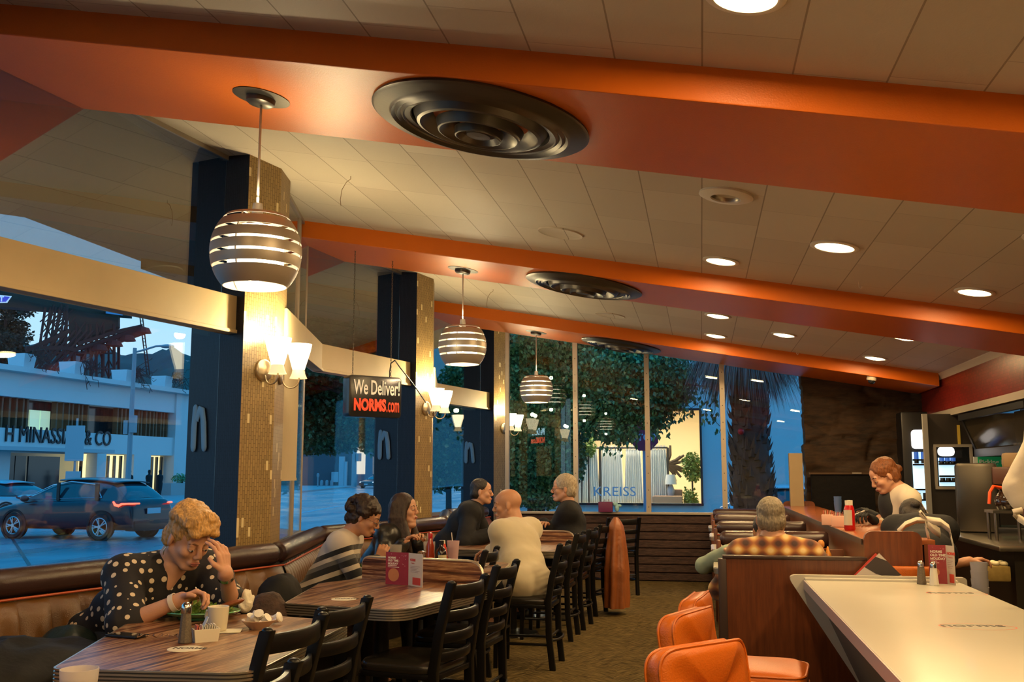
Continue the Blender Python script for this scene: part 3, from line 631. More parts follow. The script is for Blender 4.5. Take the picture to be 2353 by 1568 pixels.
hh = zz(989) - zz(1023); o.data.transform(M.Translation((ux0, .06, zz(1023))) @ M(((1, 0, 0, 0), (0, 0, -1, 0), (0, 1, 0, 0), (0, 0, 0, 1))) @ M.Diagonal(((ux1 - ux0) / w0, hh / h0 * 1.0, 1, 1))); o.parent = bld
# low planter wall and shrubs, people on the far pavement
mb = MB(); ua, ub = su(fb(337, 1130)), su(fb(425, 1130)); mb.box(((ua + ub) / 2, 1.4, .25), (ub - ua, 1.0, .85)); o = mb.build('planter_wall', mat('planter_grey', (.38, .38, .38), .8), smooth=False); o.matrix_world = TB; tag(o, 'low grey planter wall in front of the shop building', 'planter')
m_leaf = mat('ficus_leaf', (.045, .18, .075), .40, spec=.5); m_leaf2 = mat('ficus_leaf_pale', (.12, .36, .17), .4); m_bark = mat('bark', (.04, .03, .025), .9, var=.3, bump=.4)
def leaf_cloud(rng, blobs, n, s, hang=.0, big=1.0):
    mb = MB(); tot = sum(r[1][0] * r[1][1] * r[1][2] for r in blobs) 
    for c, r in blobs:
        k = int(n * (r[0] * r[1] * r[2]) / tot)
        for _ in range(k):
            d = V((rng.gauss(0, 1), rng.gauss(0, 1), rng.gauss(0, 1))).normalized() * (rng.random() ** .45)
            p = V(c) + V((d.x * r[0], d.y * r[1], d.z * r[2]))
            ax = V((rng.gauss(0, 1), rng.gauss(0, 1), rng.gauss(0, .6) - hang)).normalized(); sd = ax.orthogonal().normalized(); sd = M.Rotation(rng.random() * 6.3, 3, ax) @ sd
            L = s * rng.uniform(.7, 1.4); w = L * .38; up = ax.cross(sd) * L * .12
            mb.add([p, p + ax * L * .45 + sd * w + up, p + ax * L, p + ax * L * .45 - sd * w + up], [(0, 1, 2), (0, 2, 3)], 1 if rng.random() < .18 else 0)
    return mb
rng = random.Random(2)
t = thing('shrub', (*(fb(378, 1125) + nB * 1.4)[:2], .70), 0, 'low green shrub in the planter of the shop building', 'shrub')
leaf_cloud(rng, [((0, 0, .3), (.8, .5, .35)), ((1.2, 1, .2), (.7, .5, .3))], 700, .14).build('foliage', m_leaf2, t, smooth=False); MB().cyl((0, 0, -.02), (0, 0, .3), .05).build('stem', m_bark, t)
m_sil = mat('silhouette_dark', (.012, .012, .014), .8); m_pot = mat('roof_planter_white', (.62, .64, .65), .7)
pl = ((152, 858, 3), (390, 880, 1)) 
for i, (px, py) in enumerate(((65, 852), (180, 873), (297, 893), (385, 908))):
    p = fb(px, py) - nB * .5; t = thing('roof_planter', (p.x, p.y, zt + .2), R(-BA), ('leftmost white planter on the roof edge, with trailing twigs', 'second white planter from the left on the roof edge', 'white planter on the roof edge left of the street lamp, with a dark bush', 'rightmost white planter on the roof edge with trailing twigs')[i], 'planter', 'planters on the roof edge')
    MB().add([(x * (.62 if z else .5), y * (.5 if z else .4), z) for z in (0, .95) for x, y in ((-1, -1), (1, -1), (1, 1), (-1, 1))], [(0, 1, 2, 3), (4, 7, 6, 5), (0, 4, 5, 1), (1, 5, 6, 2), (2, 6, 7, 3), (3, 7, 4, 0)]).build('pot', m_pot, t, smooth=False)
    rg = random.Random(i); mb = MB()
    for _ in range(22):
        q = [V((.9, rg.uniform(-.3, .3), 1.0))]
        for s_ in range(5): q.append(q[-1] + V((rg.uniform(-.1, .45), rg.uniform(-.2, .2), rg.uniform(-.5, .25))))
        mb.tube(q, .02, 4)
    mb.build('twigs', m_bark, t, smooth=False)
for i, px in enumerate((203, 250, 276)):
    p = fb(px, 1096) + nB * 3.0; t = thing('person', (p.x, p.y, -.15), 0, ('dark silhouette of a person on the far pavement, leftmost of three heads above the dark car', 'dark silhouette of a person on the far pavement, middle of three above the dark car', 'dark silhouette of a person on the far pavement, rightmost of three above the dark car')[i], 'person', 'people on the far pavement')
    mb = MB(); mb.lathe([(.001, 1.74), (.07, 1.72), (.10, 1.62), (.08, 1.52), (.06, 1.46), (.10, 1.42), (.22, 1.36), (.24, 1.2), (.19, .98), (.21, .85), (.18, .5), (.12, .1), (.10, 0)], 16, sq=.7)
    mb.build('body', m_sil, t)  # silhouette shade put into the colour, heads as dark as clothes
# --- billboard scaffold on the roof line behind
m_rust = mat('rusty_steel', (.07, .016, .012), .8, var=.3); m_board = mat('weathered_board', (.035, .022, .016), .9, var=.4, vs=1.5)
bbp = vplane(P0 - nB * 12, 30)
def fq(px, py, back=0):
    p = at(px, py, pl=bbp); return p + V((-.5, 1, 0)).normalized() * back
t = thing('billboard_frame', (0, 0, 0), 0, 'rusty steel lattice carrying the back of a large dark billboard above the roof', 'billboard')
mb = MB(); rg = random.Random(4)
zbase = fq(200, 870).z - 1
def seg(a, b_, r=.09): mb.cyl(a, b_, r, n=5)
legs = [100, 118, 150, 172, 196, 208, 222, 238, 262]
for i, px in enumerate(legs):
    lean = 40 if px < 150 else (6 if px < 200 else 0)
    for bk in (0, 3.5): seg(fq(px - lean * .4, 866, bk), fq(px + lean * .6, 745 if px > 170 else 700, bk), .13 if px in (150, 262) else .09)
for i in range(len(legs) - 1):
    for ya, yb in ((860, 815), (815, 775), (775, 740)):
        a, b_ = legs[i], legs[i + 1]; bk = rg.choice((0, 3.5)); seg(fq(a, ya, bk), fq(b_, yb, bk), .06); seg(fq(b_, ya, bk), fq(a, yb, bk), .06) if rg.random() < .6 else None
for y_ in (848, 812): seg(fq(90, y_), fq(262, y_), .06)
for d_ in range(7): seg(fq(60 + d_ * 12, 850), fq(130 + d_ * 14, 760), .12)
for px in (100, 112, 124, 133, 145): seg(fq(px - 8, 790), fq(px + 4, 706), .10); seg(fq(px - 8, 740), fq(px + 22, 712), .05); seg(fq(px - 8, 770), fq(px + 30, 728), .05)
mb.build('lattice', m_rust, t, smooth=False)
mb = MB(); pts = [fq(52, 815), fq(95, 775), fq(175, 800), fq(240, 782), fq(328, 756), fq(326, 748), fq(240, 760), fq(170, 785), fq(90, 760)]
for a, b_ in (((60, 800), (150, 800)), ((150, 800), (178, 806)), ((178, 802), (262, 775)), ((262, 775), (326, 753)), ((178, 790), (262, 764)), ((262, 764), (326, 750)), ((60, 806), (160, 760))):
    p, q = fq(*a), fq(*b_); mb.tube([p, q], .2, 4); p, q = fq(*a, 3), fq(*b_, 3); mb.tube([p, q], .2, 4)
mb.build('catwalk', m_rust, t, smooth=False)
mb = MB(); A = [fq(155, 708), fq(272, 722), fq(272, 750), fq(160, 790)]; n_ = V((-.5, 1, 0)) * 1.2
mb.add(A + [p + n_ for p in A], [(0, 1, 2, 3), (7, 6, 5, 4), (0, 4, 5, 1), (1, 5, 6, 2), (2, 6, 7, 3), (3, 7, 4, 0)]); A = [fq(-120, 640), fq(300, 690), fq(300, 727), fq(-120, 695)]
mb.add(A + [p + n_ for p in A], [(0, 1, 2, 3), (7, 6, 5, 4), (0, 4, 5, 1), (1, 5, 6, 2), (2, 6, 7, 3), (3, 7, 4, 0)]); mb.build('board_back', m_board, t, smooth=False)
mb = MB()
for px, py in ((228, 800), (262, 790), (292, 778), (328, 760)):
    mb.tube([fq(px - 26, py + 2), fq(px, py)], .05, 5); mb.lathe([(.001, .35), (.5, .2), (.7, -.2), (.001, -.3)], 10, c=fq(px, py))
mb.build('flood_lamp', m_rust, t, smooth=False)
mb = MB()
for px in (321, 327): seg2 = mb.tube([fq(px, 724), fq(px + 17, 862)], .05, 5)
for i in range(16): y_ = 730 + i * 8; mb.tube([fq(321 + (y_ - 724) * .123, y_), fq(327 + (y_ - 724) * .123, y_)], .035, 4)
mb.build('ladder', m_rust, t, smooth=False)
a = fq(247, 714) + V((.3, -.6, 0)); T = frame_T(a, (cos(R(60)), sin(R(60)), 0), (0, 0, 1)); TR = frame_T(a, V((sin(R(30)), cos(R(30)), 0)), (0, 0, 1))
pn = MB().add([TR @ V(q) for q in ((0, -.15, -.05), (.62, -.15, -.05), (.62, .28, -.05), (0, .28, -.05), (0, -.15, 0), (.62, -.15, 0), (.62, .28, 0), (0, .28, 0))], [(0, 1, 2, 3), (4, 7, 6, 5), (0, 4, 5, 1), (1, 5, 6, 2), (2, 6, 7, 3), (3, 7, 4, 0)]).build('number_plate', mat('plate_blue', (.15, .35, .6), .6), t, smooth=False)
pn.data.transform(M.Translation(a) @ M.Scale(2.2, 4) @ M.Translation(-a)); text('digits', '0104', mat('plate_digit', (.7, .8, .9), .6), .75, pn, TR @ M.Translation((.04, -.12, .1)), ext=.03)
# blue sign at the left edge
a = at(-40, 692, y=20); TR = frame_T(a, (cos(YAW), sin(YAW), 0), (0, 0, 1)); t = thing('street_sign', a, 0, 'blue slanted sign with white letters seen at the left edge above the roof', 'sign'); mb = MB()
k_ = 22 / F
mb.add([(TR @ V((x * k_, y * k_, z))) - a for z in (-.03, 0) for x, y in ((-40, -6), (58, -4), (68, 12), (-40, 22))], [(0, 1, 2, 3), (4, 7, 6, 5), (0, 4, 5, 1), (1, 5, 6, 2), (2, 6, 7, 3), (3, 7, 4, 0)]).build('border', mat('sign_white_lit', (.8, .85, .9), .5, emit=(.7, .85, 1), es=.5), t, smooth=False)
mb = MB(); mb.add([(TR @ V((x * k_, y * k_, z))) - a for z in (.0, .01) for x, y in ((-38, -4), (56, -2), (65, 10), (-38, 20))], [(0, 1, 2, 3), (4, 7, 6, 5), (0, 4, 5, 1), (1, 5, 6, 2), (2, 6, 7, 3), (3, 7, 4, 0)]).build('face', mat('sign_blue_lit', (.03, .04, .4), .5, emit=(.06, .07, .55), es=.7), t, smooth=False)
text('sign_letters', 'IT', mat('sign_white_lit'), 17 * k_, t, M.Translation(-a) @ TR @ M.Translation((37 * k_, -1 * k_, .02)), ext=.004, bold=.004)
MB().cyl((0, 0, -.03), (0, 0, -7.8), .05).build('pole', m_bark, t)
# --- dark conifer at far left + street lamps and poles
def pine(px, py, dist, h, lab, seed):
    rg = random.Random(seed); p = at(px, py, y=dist); t = thing('conifer', (p.x, p.y, RZ), 0, lab, 'tree'); top = p.z - RZ
    MB().cyl((0, 0, 0), (0, 0, top), .4, .1, 8).build('trunk', m_bark, t)
    leaf_cloud(rg, [((rg.uniform(-2.6, 2.6), rg.uniform(-2, 2), z), (2.6, 2.2, 1.1)) for z in [top * .35 + top * .65 * i / 12 for i in range(13)]], 22000, .30, .2).build('foliage', m_leafd, t, smooth=False)
pine(20, 640, 92, 14, 'tall dark conifer at the left edge behind the billboard lattice', 1)
m_galv = mat('galvanised_pole', (.30, .34, .37), .6, .3)
p = at(298, 1135, z=-.15); p = at(293, 1128, y=40); p.z = -.15; top = at(310, 800, y=p.y)
t = thing('street_lamp', p, 0, 'tall grey street lamp with curved arm across the road', 'street lamp'); hgt = top.z - p.z; tx = top.x - p.x
aL = V((cos(YAW), sin(YAW), 0)); k_ = p.y / F * 1.05
MB().tube([(0, 0, 0), (0, 0, 1.2), aL * tx + V((0, 0, hgt))], [.14, .12, .085], 12).build('pole', m_galv, t)
b0 = aL * tx + V((0, 0, hgt - .2)); MB().tube([b0, b0 + aL * (25 * k_) + V((0, 0, 7 * k_)), b0 + aL * (50 * k_) + V((0, 0, 15 * k_)), b0 + aL * (68 * k_) + V((0, 0, 16 * k_))], .045, 8).build('arm', m_galv, t)
MB().sphere(b0 + aL * (78 * k_) + V((0, 0, 15 * k_)), (.34, .16, .09), 16, 8).build('lamp_head', m_galv, t)
MB().box((0, 0, .1), (.36, .36, .5)).build('base', m_galv, t, bevel=.03)
mb = MB(); mb.box((.15, -.05, hgt * .52), (.25, .2, .75)); mb.box((-.17, -.05, hgt * .50), (.2, .2, .6)); mb.build('signal_box', m_galv, t, smooth=False)
# --- poles/signs, parking meters, bollards on the far pavement
for i, px in enumerate((168, 424)):
    p = at(px, 1135, z=-.15) if i == 0 else at(px, 1130, z=-.15); p = p * .72 if i == 0 else p; h = at(px, 960 if i == 0 else 1120, y=p.y).z - p.z if i == 0 else 1.1
    t = thing('street_pole', (p.x, p.y, -.15), 0, ('thin sign pole with grey panels in front of the building lettering', 'short pole beside the right end of the shop building')[i], 'pole')
    MB().cyl((0, 0, 0), (0, 0, max(h, 1.5)), .06, n=8).build('post', m_galv, t)
    if i == 0:
        for dz, w, hh_ in ((h - 1.35, 1.0, 1.9), (h - 3.1, .8, .5)): MB().box((0, -.1, dz), (w, .06, hh_), rz=YAW).build('panel', mat('sign_back_grey', (.42, .45, .48), .5), t, smooth=False, bevel=.02)
p = at(730, 1128, z=-.15)
for i, (px, py) in enumerate(((730, 1119), (804, 1116))):
    p = at(px, py, z=-.15); t = thing('parking_meter', p, 0, ('parking meter on the far pavement, left of three bollards', 'parking meter beside the thick pole on the far pavement')[i], 'parking meter')
    s_ = p.y / 95.0; MB().cyl((0, 0, 0), (0, 0, 1.05 * s_), .07 * s_, n=8).build('post', m_galv, t); MB().lathe([(.001, 1.52), (.12, 1.48), (.16, 1.3), (.12, 1.05), (.001, 1.0)], 12).build('meter_head', m_galv, t)
for i, px in enumerate((739, 751, 762)):
    p = at(px, 1117.5, z=-.15); o = MB().lathe([(.19, 0), (.19, .55), (.12, .68), (.001, .72)], 12).build('bollard', m_galv); o.location = p; tag(o, ('leftmost', 'middle', 'rightmost')[i] + ' of three short bollards on the far pavement', 'bollard', 'bollards on the far pavement')
p = at(813, 1119, z=-.15); t = thing('utility_pole', p, 0, 'thick pale pole on the far pavement in front of the lit storefront', 'pole'); MB().cyl((0, 0, 0), (0, 0, 7), .30, .22, 10).build('post', m_galv, t); MB().box((.55, -.1, 3.3), (.5, .4, .9)).build('signal_box', m_galv, t, smooth=False)
# lit storefront far down the street
YL = 118; a = at(812, 1112, y=YL); c_ = at(905, 985, y=YL)
t = thing('lit_storefront', (a.x, YL, -.15), 0, 'brightly lit storefront far down the street behind the parked car', 'building')
W = c_.x - a.x; Hh = c_.z + .15
MB().box((W / 2, .5, Hh / 2), (W, .4, Hh)).build('wall', mat('lit_shop_interior', (.9, .7, .5), .7, emit=(1, .72, .48), es=.95), t, smooth=False)
mb = MB(); mb.box((W * .40, 0, Hh / 2), (.9, .5, Hh)); mb.box((W * .55, 0, .7), (W * 1.1, .3, 1.4)); mb.box((W / 2, 0, Hh + .5), (W, 1, 1.2)); mb.build('pillar', mat('shop_pillar_blue', (.12, .15, .2), .7), t, smooth=False)
# dark low buildings and hedges between
m_dkb = mat('dusk_building', (.08, .10, .12), .85, var=.3, vs=.2)
a = at(560, 1112, y=118); c_ = at(808, 1035, y=118)
t = thing('low_building', (a.x, 118, -.15), 0, 'low dark building far down the street under the tree', 'building'); W = c_.x - a.x; Hh = c_.z
MB().box((W / 2, .5, Hh / 2), (W, .8, Hh)).build('wall', m_dkb, t, smooth=False)
for f_, w_, z0, z1 in ((.92, .7, .0, .85), (.955, .35, .0, .7), (.86, .9, .1, .4)):
    MB().box((W * f_, -.2, Hh * (z0 + z1) / 2), (w_, .3, Hh * (z1 - z0))).build('pale_panel', mat('pale_blue_wall', (.35, .45, .5), .8), t, smooth=False)
# --- ficus trees
def tree(lab, trunk, blobs, n, s, hang, seed, r=.16, mats=None):
    rg = random.Random(seed); t = thing('ficus_tree', (trunk[0][0], trunk[0][1], trunk[0][2]), 0, lab, 'tree', None); o = V(trunk[0])
    mb = MB(); pts = [V(p) - o for p in trunk]; mb.tube(pts, [r * (1 - .5 * i / max(1, len(pts) - 1)) for i in range(len(pts))], 10)
    for c, rr in blobs[:8]: mb.tube([pts[-1], (pts[-1] + V(c) - o) / 2 + V((0, 0, .15)), V(c) - o], [r * .5, r * .3, r * .12], 6)
    mb.build('trunk', m_bark, t)
    leaf_cloud(rg, [(V(c) - o, rr) for c, rr in blobs], n, s, hang).build('foliage', mats or [m_leaf, m_leaf2], t, smooth=False); return t
def blob(px, py, y, rx, rz, ry=.9):
    c = at(px, py, y=y); k = y / 2200; return (c, (rx * k, ry, rz * k))
# big tree seen through the second bay
tree('large leafy street tree outside the second window bay', [(-8.2, 17.5, RZ), (-8.0, 17.6, 1.6), (-7.6, 17.4, 3.0)],
     [blob(740, 790, 17, 120, 90), blob(850, 800, 17, 110, 95), blob(700, 900, 18, 110, 120), blob(800, 930, 18, 120, 110), blob(870, 940, 17, 80, 110), blob(640, 850, 17, 90, 100), blob(1030, 830, 18, 60, 110), blob(960, 850, 18, 70, 90), blob(880, 740, 16, 60, 50), blob(740, 1000, 18, 90, 45), blob(1010, 960, 18, 80, 110, .7)], 60000, .085, .5, 21)
tree('slim leafy tree seen between the middle and farthest pillars', [tuple(at(1032, 1178, y=19)[:2]) + (RZ,), tuple(at(1031, 1100, y=19)), tuple(at(1025, 1000, y=19))],
     [blob(1050, 1010, 19, 55, 90, .6), blob(1005, 1060, 19, 40, 70, .6), blob(1060, 1080, 19, 35, 45, .5), blob(1120, 1000, 19, 70, 110, .7)], 16000, .085, .6, 22, .07)
# weeping tree in front of the shop with the curtains
tree('weeping ficus in front of the far window hiding the left of the furniture shop', [(-3.1, 18.6, RZ), (-3.0, 18.5, 1.2), (-2.6, 18.2, 2.8)],
     [blob(1200, 850, 17.5, 80, 120), blob(1260, 950, 18, 95, 130), blob(1210, 1050, 18, 80, 110), blob(1290, 1050, 18, 55, 80), blob(1330, 830, 17.5, 110, 80), blob(1420, 830, 17, 100, 60), blob(1450, 900, 17, 110, 70, .6), blob(1520, 860, 17, 80, 60, .6), blob(1390, 930, 17.5, 80, 80, .6), blob(1240, 1130, 18, 60, 40, .6), blob(1500, 940, 17, 50, 50, .4), blob(1420, 985, 17, 50, 35, .35), blob(1560, 890, 17, 35, 50, .4), blob(1200, 770, 17, 90, 50), blob(1330, 770, 17, 130, 40)], 90000, .072, .9, 23, .2)
# hanging twigs under it
rg = random.Random(8); p0 = at(1450, 900, y=16.8); t = thing('hanging_branch', p0, 0, 'thin leafy twigs hanging in front of the blue wall beside the palm', 'branch'); mb = MB(); lv = MB()
for px, py, ln in ((1530, 930, 60), (1560, 920, 40), (1490, 960, 50), (1455, 980, 40), (1415, 1000, 35), (1600, 880, 60), (1625, 890, 80), (1640, 905, 75), (1575, 880, 60), (1500, 950, 45), (1435, 990, 30), (1385, 1000, 30)):
    q = [at(px + rg.uniform(-4, 4) * i, py + ln * i / 4, y=16.8 + rg.uniform(-.1, .1)) - p0 for i in range(5)]; mb.tube(q, .006, 4)
    for a in q:
        for _ in range(5):
            c = a + V((rg.uniform(-.07, .07), rg.uniform(-.05, .05), rg.uniform(-.09, .09))); ax = V((rg.gauss(0, .5), rg.gauss(0, .5), -1)).normalized(); sd = ax.orthogonal().normalized() * .028; sd = M.Rotation(rg.random() * 6, 3, ax) @ sd
            lv.add([c, c + ax * .045 + sd, c + ax * .10, c + ax * .045 - sd], [(0, 1, 2), (0, 2, 3)])
mb.tube([at(1420, 900, y=16.8) - p0, at(1530, 880, y=16.8) - p0, at(1640, 890, y=16.8) - p0], .012, 5)
mb.build('twig', m_bark, t); lv.build('leaves', m_leaf, t, smooth=False)
# --- furniture shop across the side street
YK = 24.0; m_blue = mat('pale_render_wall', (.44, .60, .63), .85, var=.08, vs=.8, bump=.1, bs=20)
wl, wr = at(1080, 1158, y=YK), at(1612, 1158, y=YK); wt_ = at(1612, 941, y=YK).z; wbz = wr.z; xL, xR = wl.x, wr.x; XE = 45.0  # wall carried on unseen to the right to keep sky out of reflections
mb = MB(); y1 = YK + .25
def wb_(x0, x1, z0, z1, y0=YK, y2=y1): mb.box(((x0 + x1) / 2, (y0 + y2) / 2, (z0 + z1) / 2), (x1 - x0, y2 - y0, z1 - z0))
XW = at(1072, 1000, y=YK).x
wb_(xR, XE, RZ, 7.5); wb_(XW, xR, wt_, 7.5); wb_(XW, xR, RZ, wbz); wb_(XW, xL, wbz, wt_)
wb_(XW, XE, 7.4, 7.6, YK, YK + 6)
shop = thing('furniture_shop', (0, 0, 0), 0, 'pale rendered furniture shop across the side street with a big lit display window', 'building')
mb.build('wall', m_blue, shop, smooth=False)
mb = MB(); yb = YK + 5; m_in = mat('shop_interior_wall', (.78, .66, .46), .8)
xq = xL - .1
mb.quad((xq, yb, RZ), (xR + 3, yb, RZ), (xR + 3, yb, wt_ + 1), (xq, yb, wt_ + 1)); mb.quad((xq, y1, wt_ + .6), (xR + 3, y1, wt_ + .6), (xR + 3, yb, wt_ + .6), (xq, yb, wt_ + .6)); mb.quad((xq, y1, wbz - .35), (xR + 3, y1, wbz - .35), (xR + 3, yb, wbz - .35), (xq, yb, wbz - .35))
mb.quad((xR + 2.5, y1, RZ), (xR + 2.5, yb, RZ), (xR + 2.5, yb, wt_ + 1), (xR + 2.5, y1, wt_ + 1)); mb.quad((xq, y1, RZ), (xq, yb, RZ), (xq, yb, wt_ + 1), (xq, y1, wt_ + 1)); mb.build('interior', m_in, shop, smooth=False)
light('AREA', shop, ((xL + xR) / 2 + .6, YK + 1.6, wt_ + .4), 240, (1, .84, .62), 3.0); light('AREA', shop, (xR - .3, YK + 2.5, wt_ + .4), 110, (1, .80, .5), 1.5)
mb = MB(); mb.box(((xL + xR) / 2, YK - .03, wbz - .02), (xR - xL + .1, .12, .05)); mb.box((xR + .02, YK - .02, (wbz + wt_) / 2), (.05, .1, wt_ - wbz)); mb.box(((xL + xR) / 2, YK - .02, wt_), (xR - xL, .1, .05)); mb.build('window_frame', m_black, shop, smooth=False)
mb = MB(); mb.box(((xL + XE) / 2, YK - .06, wbz - .09), (XE - xL + 0, .1, .05)); mb.box((xR + .12, YK - .04, (wbz + wt_) / 2 - .1), (.05, .06, wt_ - wbz + .1)); 
o = text('window_lettering', 'KREISS', mat('pale_blue_letter', (.30, .45, .60), .6), 1, ext=.01); w0 = max(c[0] for c in o.bound_box); h0 = max(c[1] for c in o.bound_box); a = at(1362, 1140, y=YK - .02); c_ = at(1461, 1119, y=YK - .02)
o.data.transform(M.Translation(a) @ M(((1, 0, 0, 0), (0, 0, -1, 0), (0, 1, 0, 0), (0, 0, 0, 1))) @ M.Diagonal(((c_.x - a.x) / w0, (c_.z - a.z) / h0, 1, 1))); o.parent = shop
# display inside the shop
m_curt = mat('sheer_curtain', (.85, .80, .70), .8)
def bx_at(px0, py0, px1, py1, y, th): a = at(px0, py1, y=y); b_ = at(px1, py0, y=y); return (a.x, b_.x, a.z, b_.z)
t = thing('canopy_bed', (0, 0, 0), 0, 'four poster bed frame with white tab curtains inside the furniture shop', 'bed'); ycu = YK + 1.2
for a_, b_ in ((1335, 1372), (1384, 1428), (1440, 1472), (1498, 1530)):
    x0, x1, z0, z1 = bx_at(a_, 1034, b_, 1150, ycu, 0); rows = []
    for j in range(9):
        z = z0 - .1 + (z1 - z0 + .1) * j / 8; rows.append([(x0 + (x1 - x0) * i / 30 + (.03 * (1 - j / 8) * (i / 30 - .5) * 4), ycu + .035 * sin(i * 1.9) * (1 - .5 * j / 8), z) for i in range(31)])
    MB().grid(rows).build('curtain', m_curt, t, solid=.01)
    tb = MB()
    for i in range(5): tb.box((x0 + (x1 - x0) * (i + .5) / 5, ycu, z1 + .05), (.045, .03, .12))
    tb.build('curtain_tab', m_curt, t, smooth=False)
x0, x1, z0, z1 = bx_at(1336, 1029, 1534, 1034, ycu, 0); mb = MB(); mb.cyl((x0, ycu, z1), (x1, ycu, z1), .025); zf = wbz - .3
for x in (x0, at(1378, 1000, y=ycu).x, x1): mb.cyl((x, ycu, zf), (x, ycu, z1), .03, n=8)
mb.build('post', mat('bed_frame_dark', (.06, .05, .04), .5), t)
def furn(name, x0, x1, z0, z1, y, d, col, lab, cat): 
    o = MB().box((0, 0, (z1 - z0) / 2), (x1 - x0, d, z1 - z0)).build(name, mat(name + '_finish', col, .7), bevel=.04); o.location = ((x0 + x1) / 2, y, z0); tag(o, lab, cat); return o
x0, x1, z0, z1 = bx_at(1500, 1140, 1568, 1160, YK + .9, 0); furn('wooden_bench', x0, x1, zf, z1, YK + .9, .5, (.45, .25, .14), 'low tan wooden bench in the right part of the shop window', 'bench')
x0, x1, z0, z1 = bx_at(1545, 1125, 1568, 1142, YK + 1.3, 0); furn('side_table', x0, x1, z0 - .1, z1, YK + 1.3, .4, (.42, .22, .12), 'brown side table behind the bench in the shop window', 'table')
x0, x1, z0, z1 = bx_at(1255, 1125, 1290, 1160, YK + 1.0, 0); t = thing('white_armchair', ((x0 + x1) / 2, YK + 1, zf), 0, 'white armchair at the left of the lit shop window', 'armchair')
MB().box((0, 0, .3), (.7, .6, .35)).build('seat', m_curt, t, bevel=.06); MB().box((.0, .25, .55), (.7, .16, .7)).build('backrest', m_curt, t, bevel=.06)
x0, x1, z0, z1 = bx_at(1340, 1125, 1380, 1160, YK + 2.0, 0); furn('white_bed', at(1335, 1150, y=YK + 2).x, at(1500, 1150, y=YK + 2).x, zf, zf + .45, YK + 2.2, 1.5, (.8, .76, .68), 'white covered bed inside the furniture shop', 'bed')
x0, x1, z0, z1 = bx_at(1533, 1095, 1550, 1140, YK + 1.1, 0); t = thing('table_lamp', ((x0 + x1) / 2, YK + 1.1, z0), 0, 'white table lamp standing on the bench in the shop window', 'lamp')
MB().lathe([(.001, 0), (.08, 0), (.1, .12), (.05, .26), (.02, .3)], 16).build('base', mat('lamp_ceramic', (.35, .38, .42), .4), t); MB().lathe([(.15, .28), (.11, .52), (.001, .52)], 20).build('lamp_shade', m_curt, t)
rg = random.Random(5)
for px, py, r, la, nn_ in ((1590, 1070, .35, 'green indoor tree at the right of the shop window', 1200), (1352, 1022, .28, 'green plants above the bed frame at the left of the shop', 500), (1585, 1145, .25, 'low green plant at the lower right of the shop window', 500)):
    p = at(px, py, y=YK + 1.0); t = thing('indoor_plant', (p.x, p.y, zf), 0, la, 'plant'); leaf_cloud(rg, [((0, 0, p.z - zf), (r * .7, .3, r)), ((rg.uniform(-.1, .1), 0, p.z - zf - r * .6), (r * .5, .3, r * .6))], nn_, .07, 0).build('foliage', mat('house_plant_leaf', (.13, .22, .035), .6), t, smooth=False); MB().cyl((0, 0, 0), (0, 0, p.z - zf), .02).build('stem', m_bark, t)
p = at(1540, 1068, y=YK + 2.2); t = thing('antler_sculpture', p, 0, 'dark branching sculpture on the wall of the furniture shop', 'sculpture'); mb = MB()
for i in range(11): an = rg.uniform(-1.3, 1.6); L = rg.uniform(.25, .5); mb.tube([(-.1, 0, 0), (L * .5 * cos(an), 0, L * .5 * sin(an)), (L * cos(an), .02, L * sin(an))], [.05, .04, .03], 6)
mb.build('branches', m_bark, t)
# --- stop sign
p = at(1484, 1175, y=20.5); px_ = p.x; t = thing('stop_sign', (px_, 20.5, RZ), 0, 'stop sign on a pole tinted blue for the dusk light, behind the second window mullion', 'sign'); zc = at(1490, 1005, y=20.5).z - RZ
MB().cyl((0, 0, 0), (0, 0, zc + .3), .045, n=10).build('post', mat('sign_post_blue_tint', (.25, .42, .6), .5), t)  # blue of the dusk light put into post, plate and letter colours
MB().prism([(.30 * cos(pi / 8 + i * pi / 4), .30 * sin(pi / 8 + i * pi / 4)) for i in range(8)], -.004, .004, T=M.Translation((.0, -.06, zc)) @ M.Rotation(pi / 2, 4, 'X')).build('plate', mat('stop_red', (.35, .03, .10), .4), t, smooth=False)
text('stop_letters', 'STOP', mat('stop_white', (.5, .6, .8), .4), .19, t, M.Translation((0, -.07, zc - .07)) @ M.Rotation(pi / 2, 4, 'X'), align='CENTER', bold=.006)
# --- palm
t = thing('palm_tree', (at(1735, 1170, y=16).x, 16, RZ), 0, 'palm trunk with a skirt of dead fronds outside the far window', 'palm tree')
m_palm = mat('palm_trunk', (.085, .060, .055), .9, var=.4, vs=9, bump=.6, bs=18); m_frond = mat('dead_frond', (.14, .135, .125), .8, var=.3, vs=5)
mb = MB(); rows = []; rg = random.Random(9); H_ = 3.2
for j in range(60):
    z = H_ * j / 59; r0 = .33 - .10 * (z / H_); lean = (at(1722, 900, y=16).x - at(1740, 1170, y=16).x) * (z / H_)
    rows.append([((r0 + .05 * abs(((j * .21 + (i % 6) / 6.0) % 1) - .5)) * cos(2 * pi * i / 36) + lean, (r0) * sin(2 * pi * i / 36), z) for i in range(36)])
mb.grid(rows, closed=True)
for _ in range(300):
    z = rg.uniform(.1, H_ - .4); an = rg.uniform(0, 2 * pi); r0 = .33 - .10 * z / H_; lean = -.02; L = rg.uniform(.12, .26); ca, sa = cos(an), sin(an); c = V((r0 * ca + lean * z, r0 * sa, z)); sd = V((-sa, ca, 0)) * .06
    mb.add([c - sd, c + sd, c + V((ca * .09, sa * .09, L)) + sd * .2, c + V((ca * .05, sa * .05, .02))], [(0, 1, 2), (0, 3, 2), (1, 3, 2), (0, 1, 3)])
mb.build('trunk', m_palm, t, smooth=False)
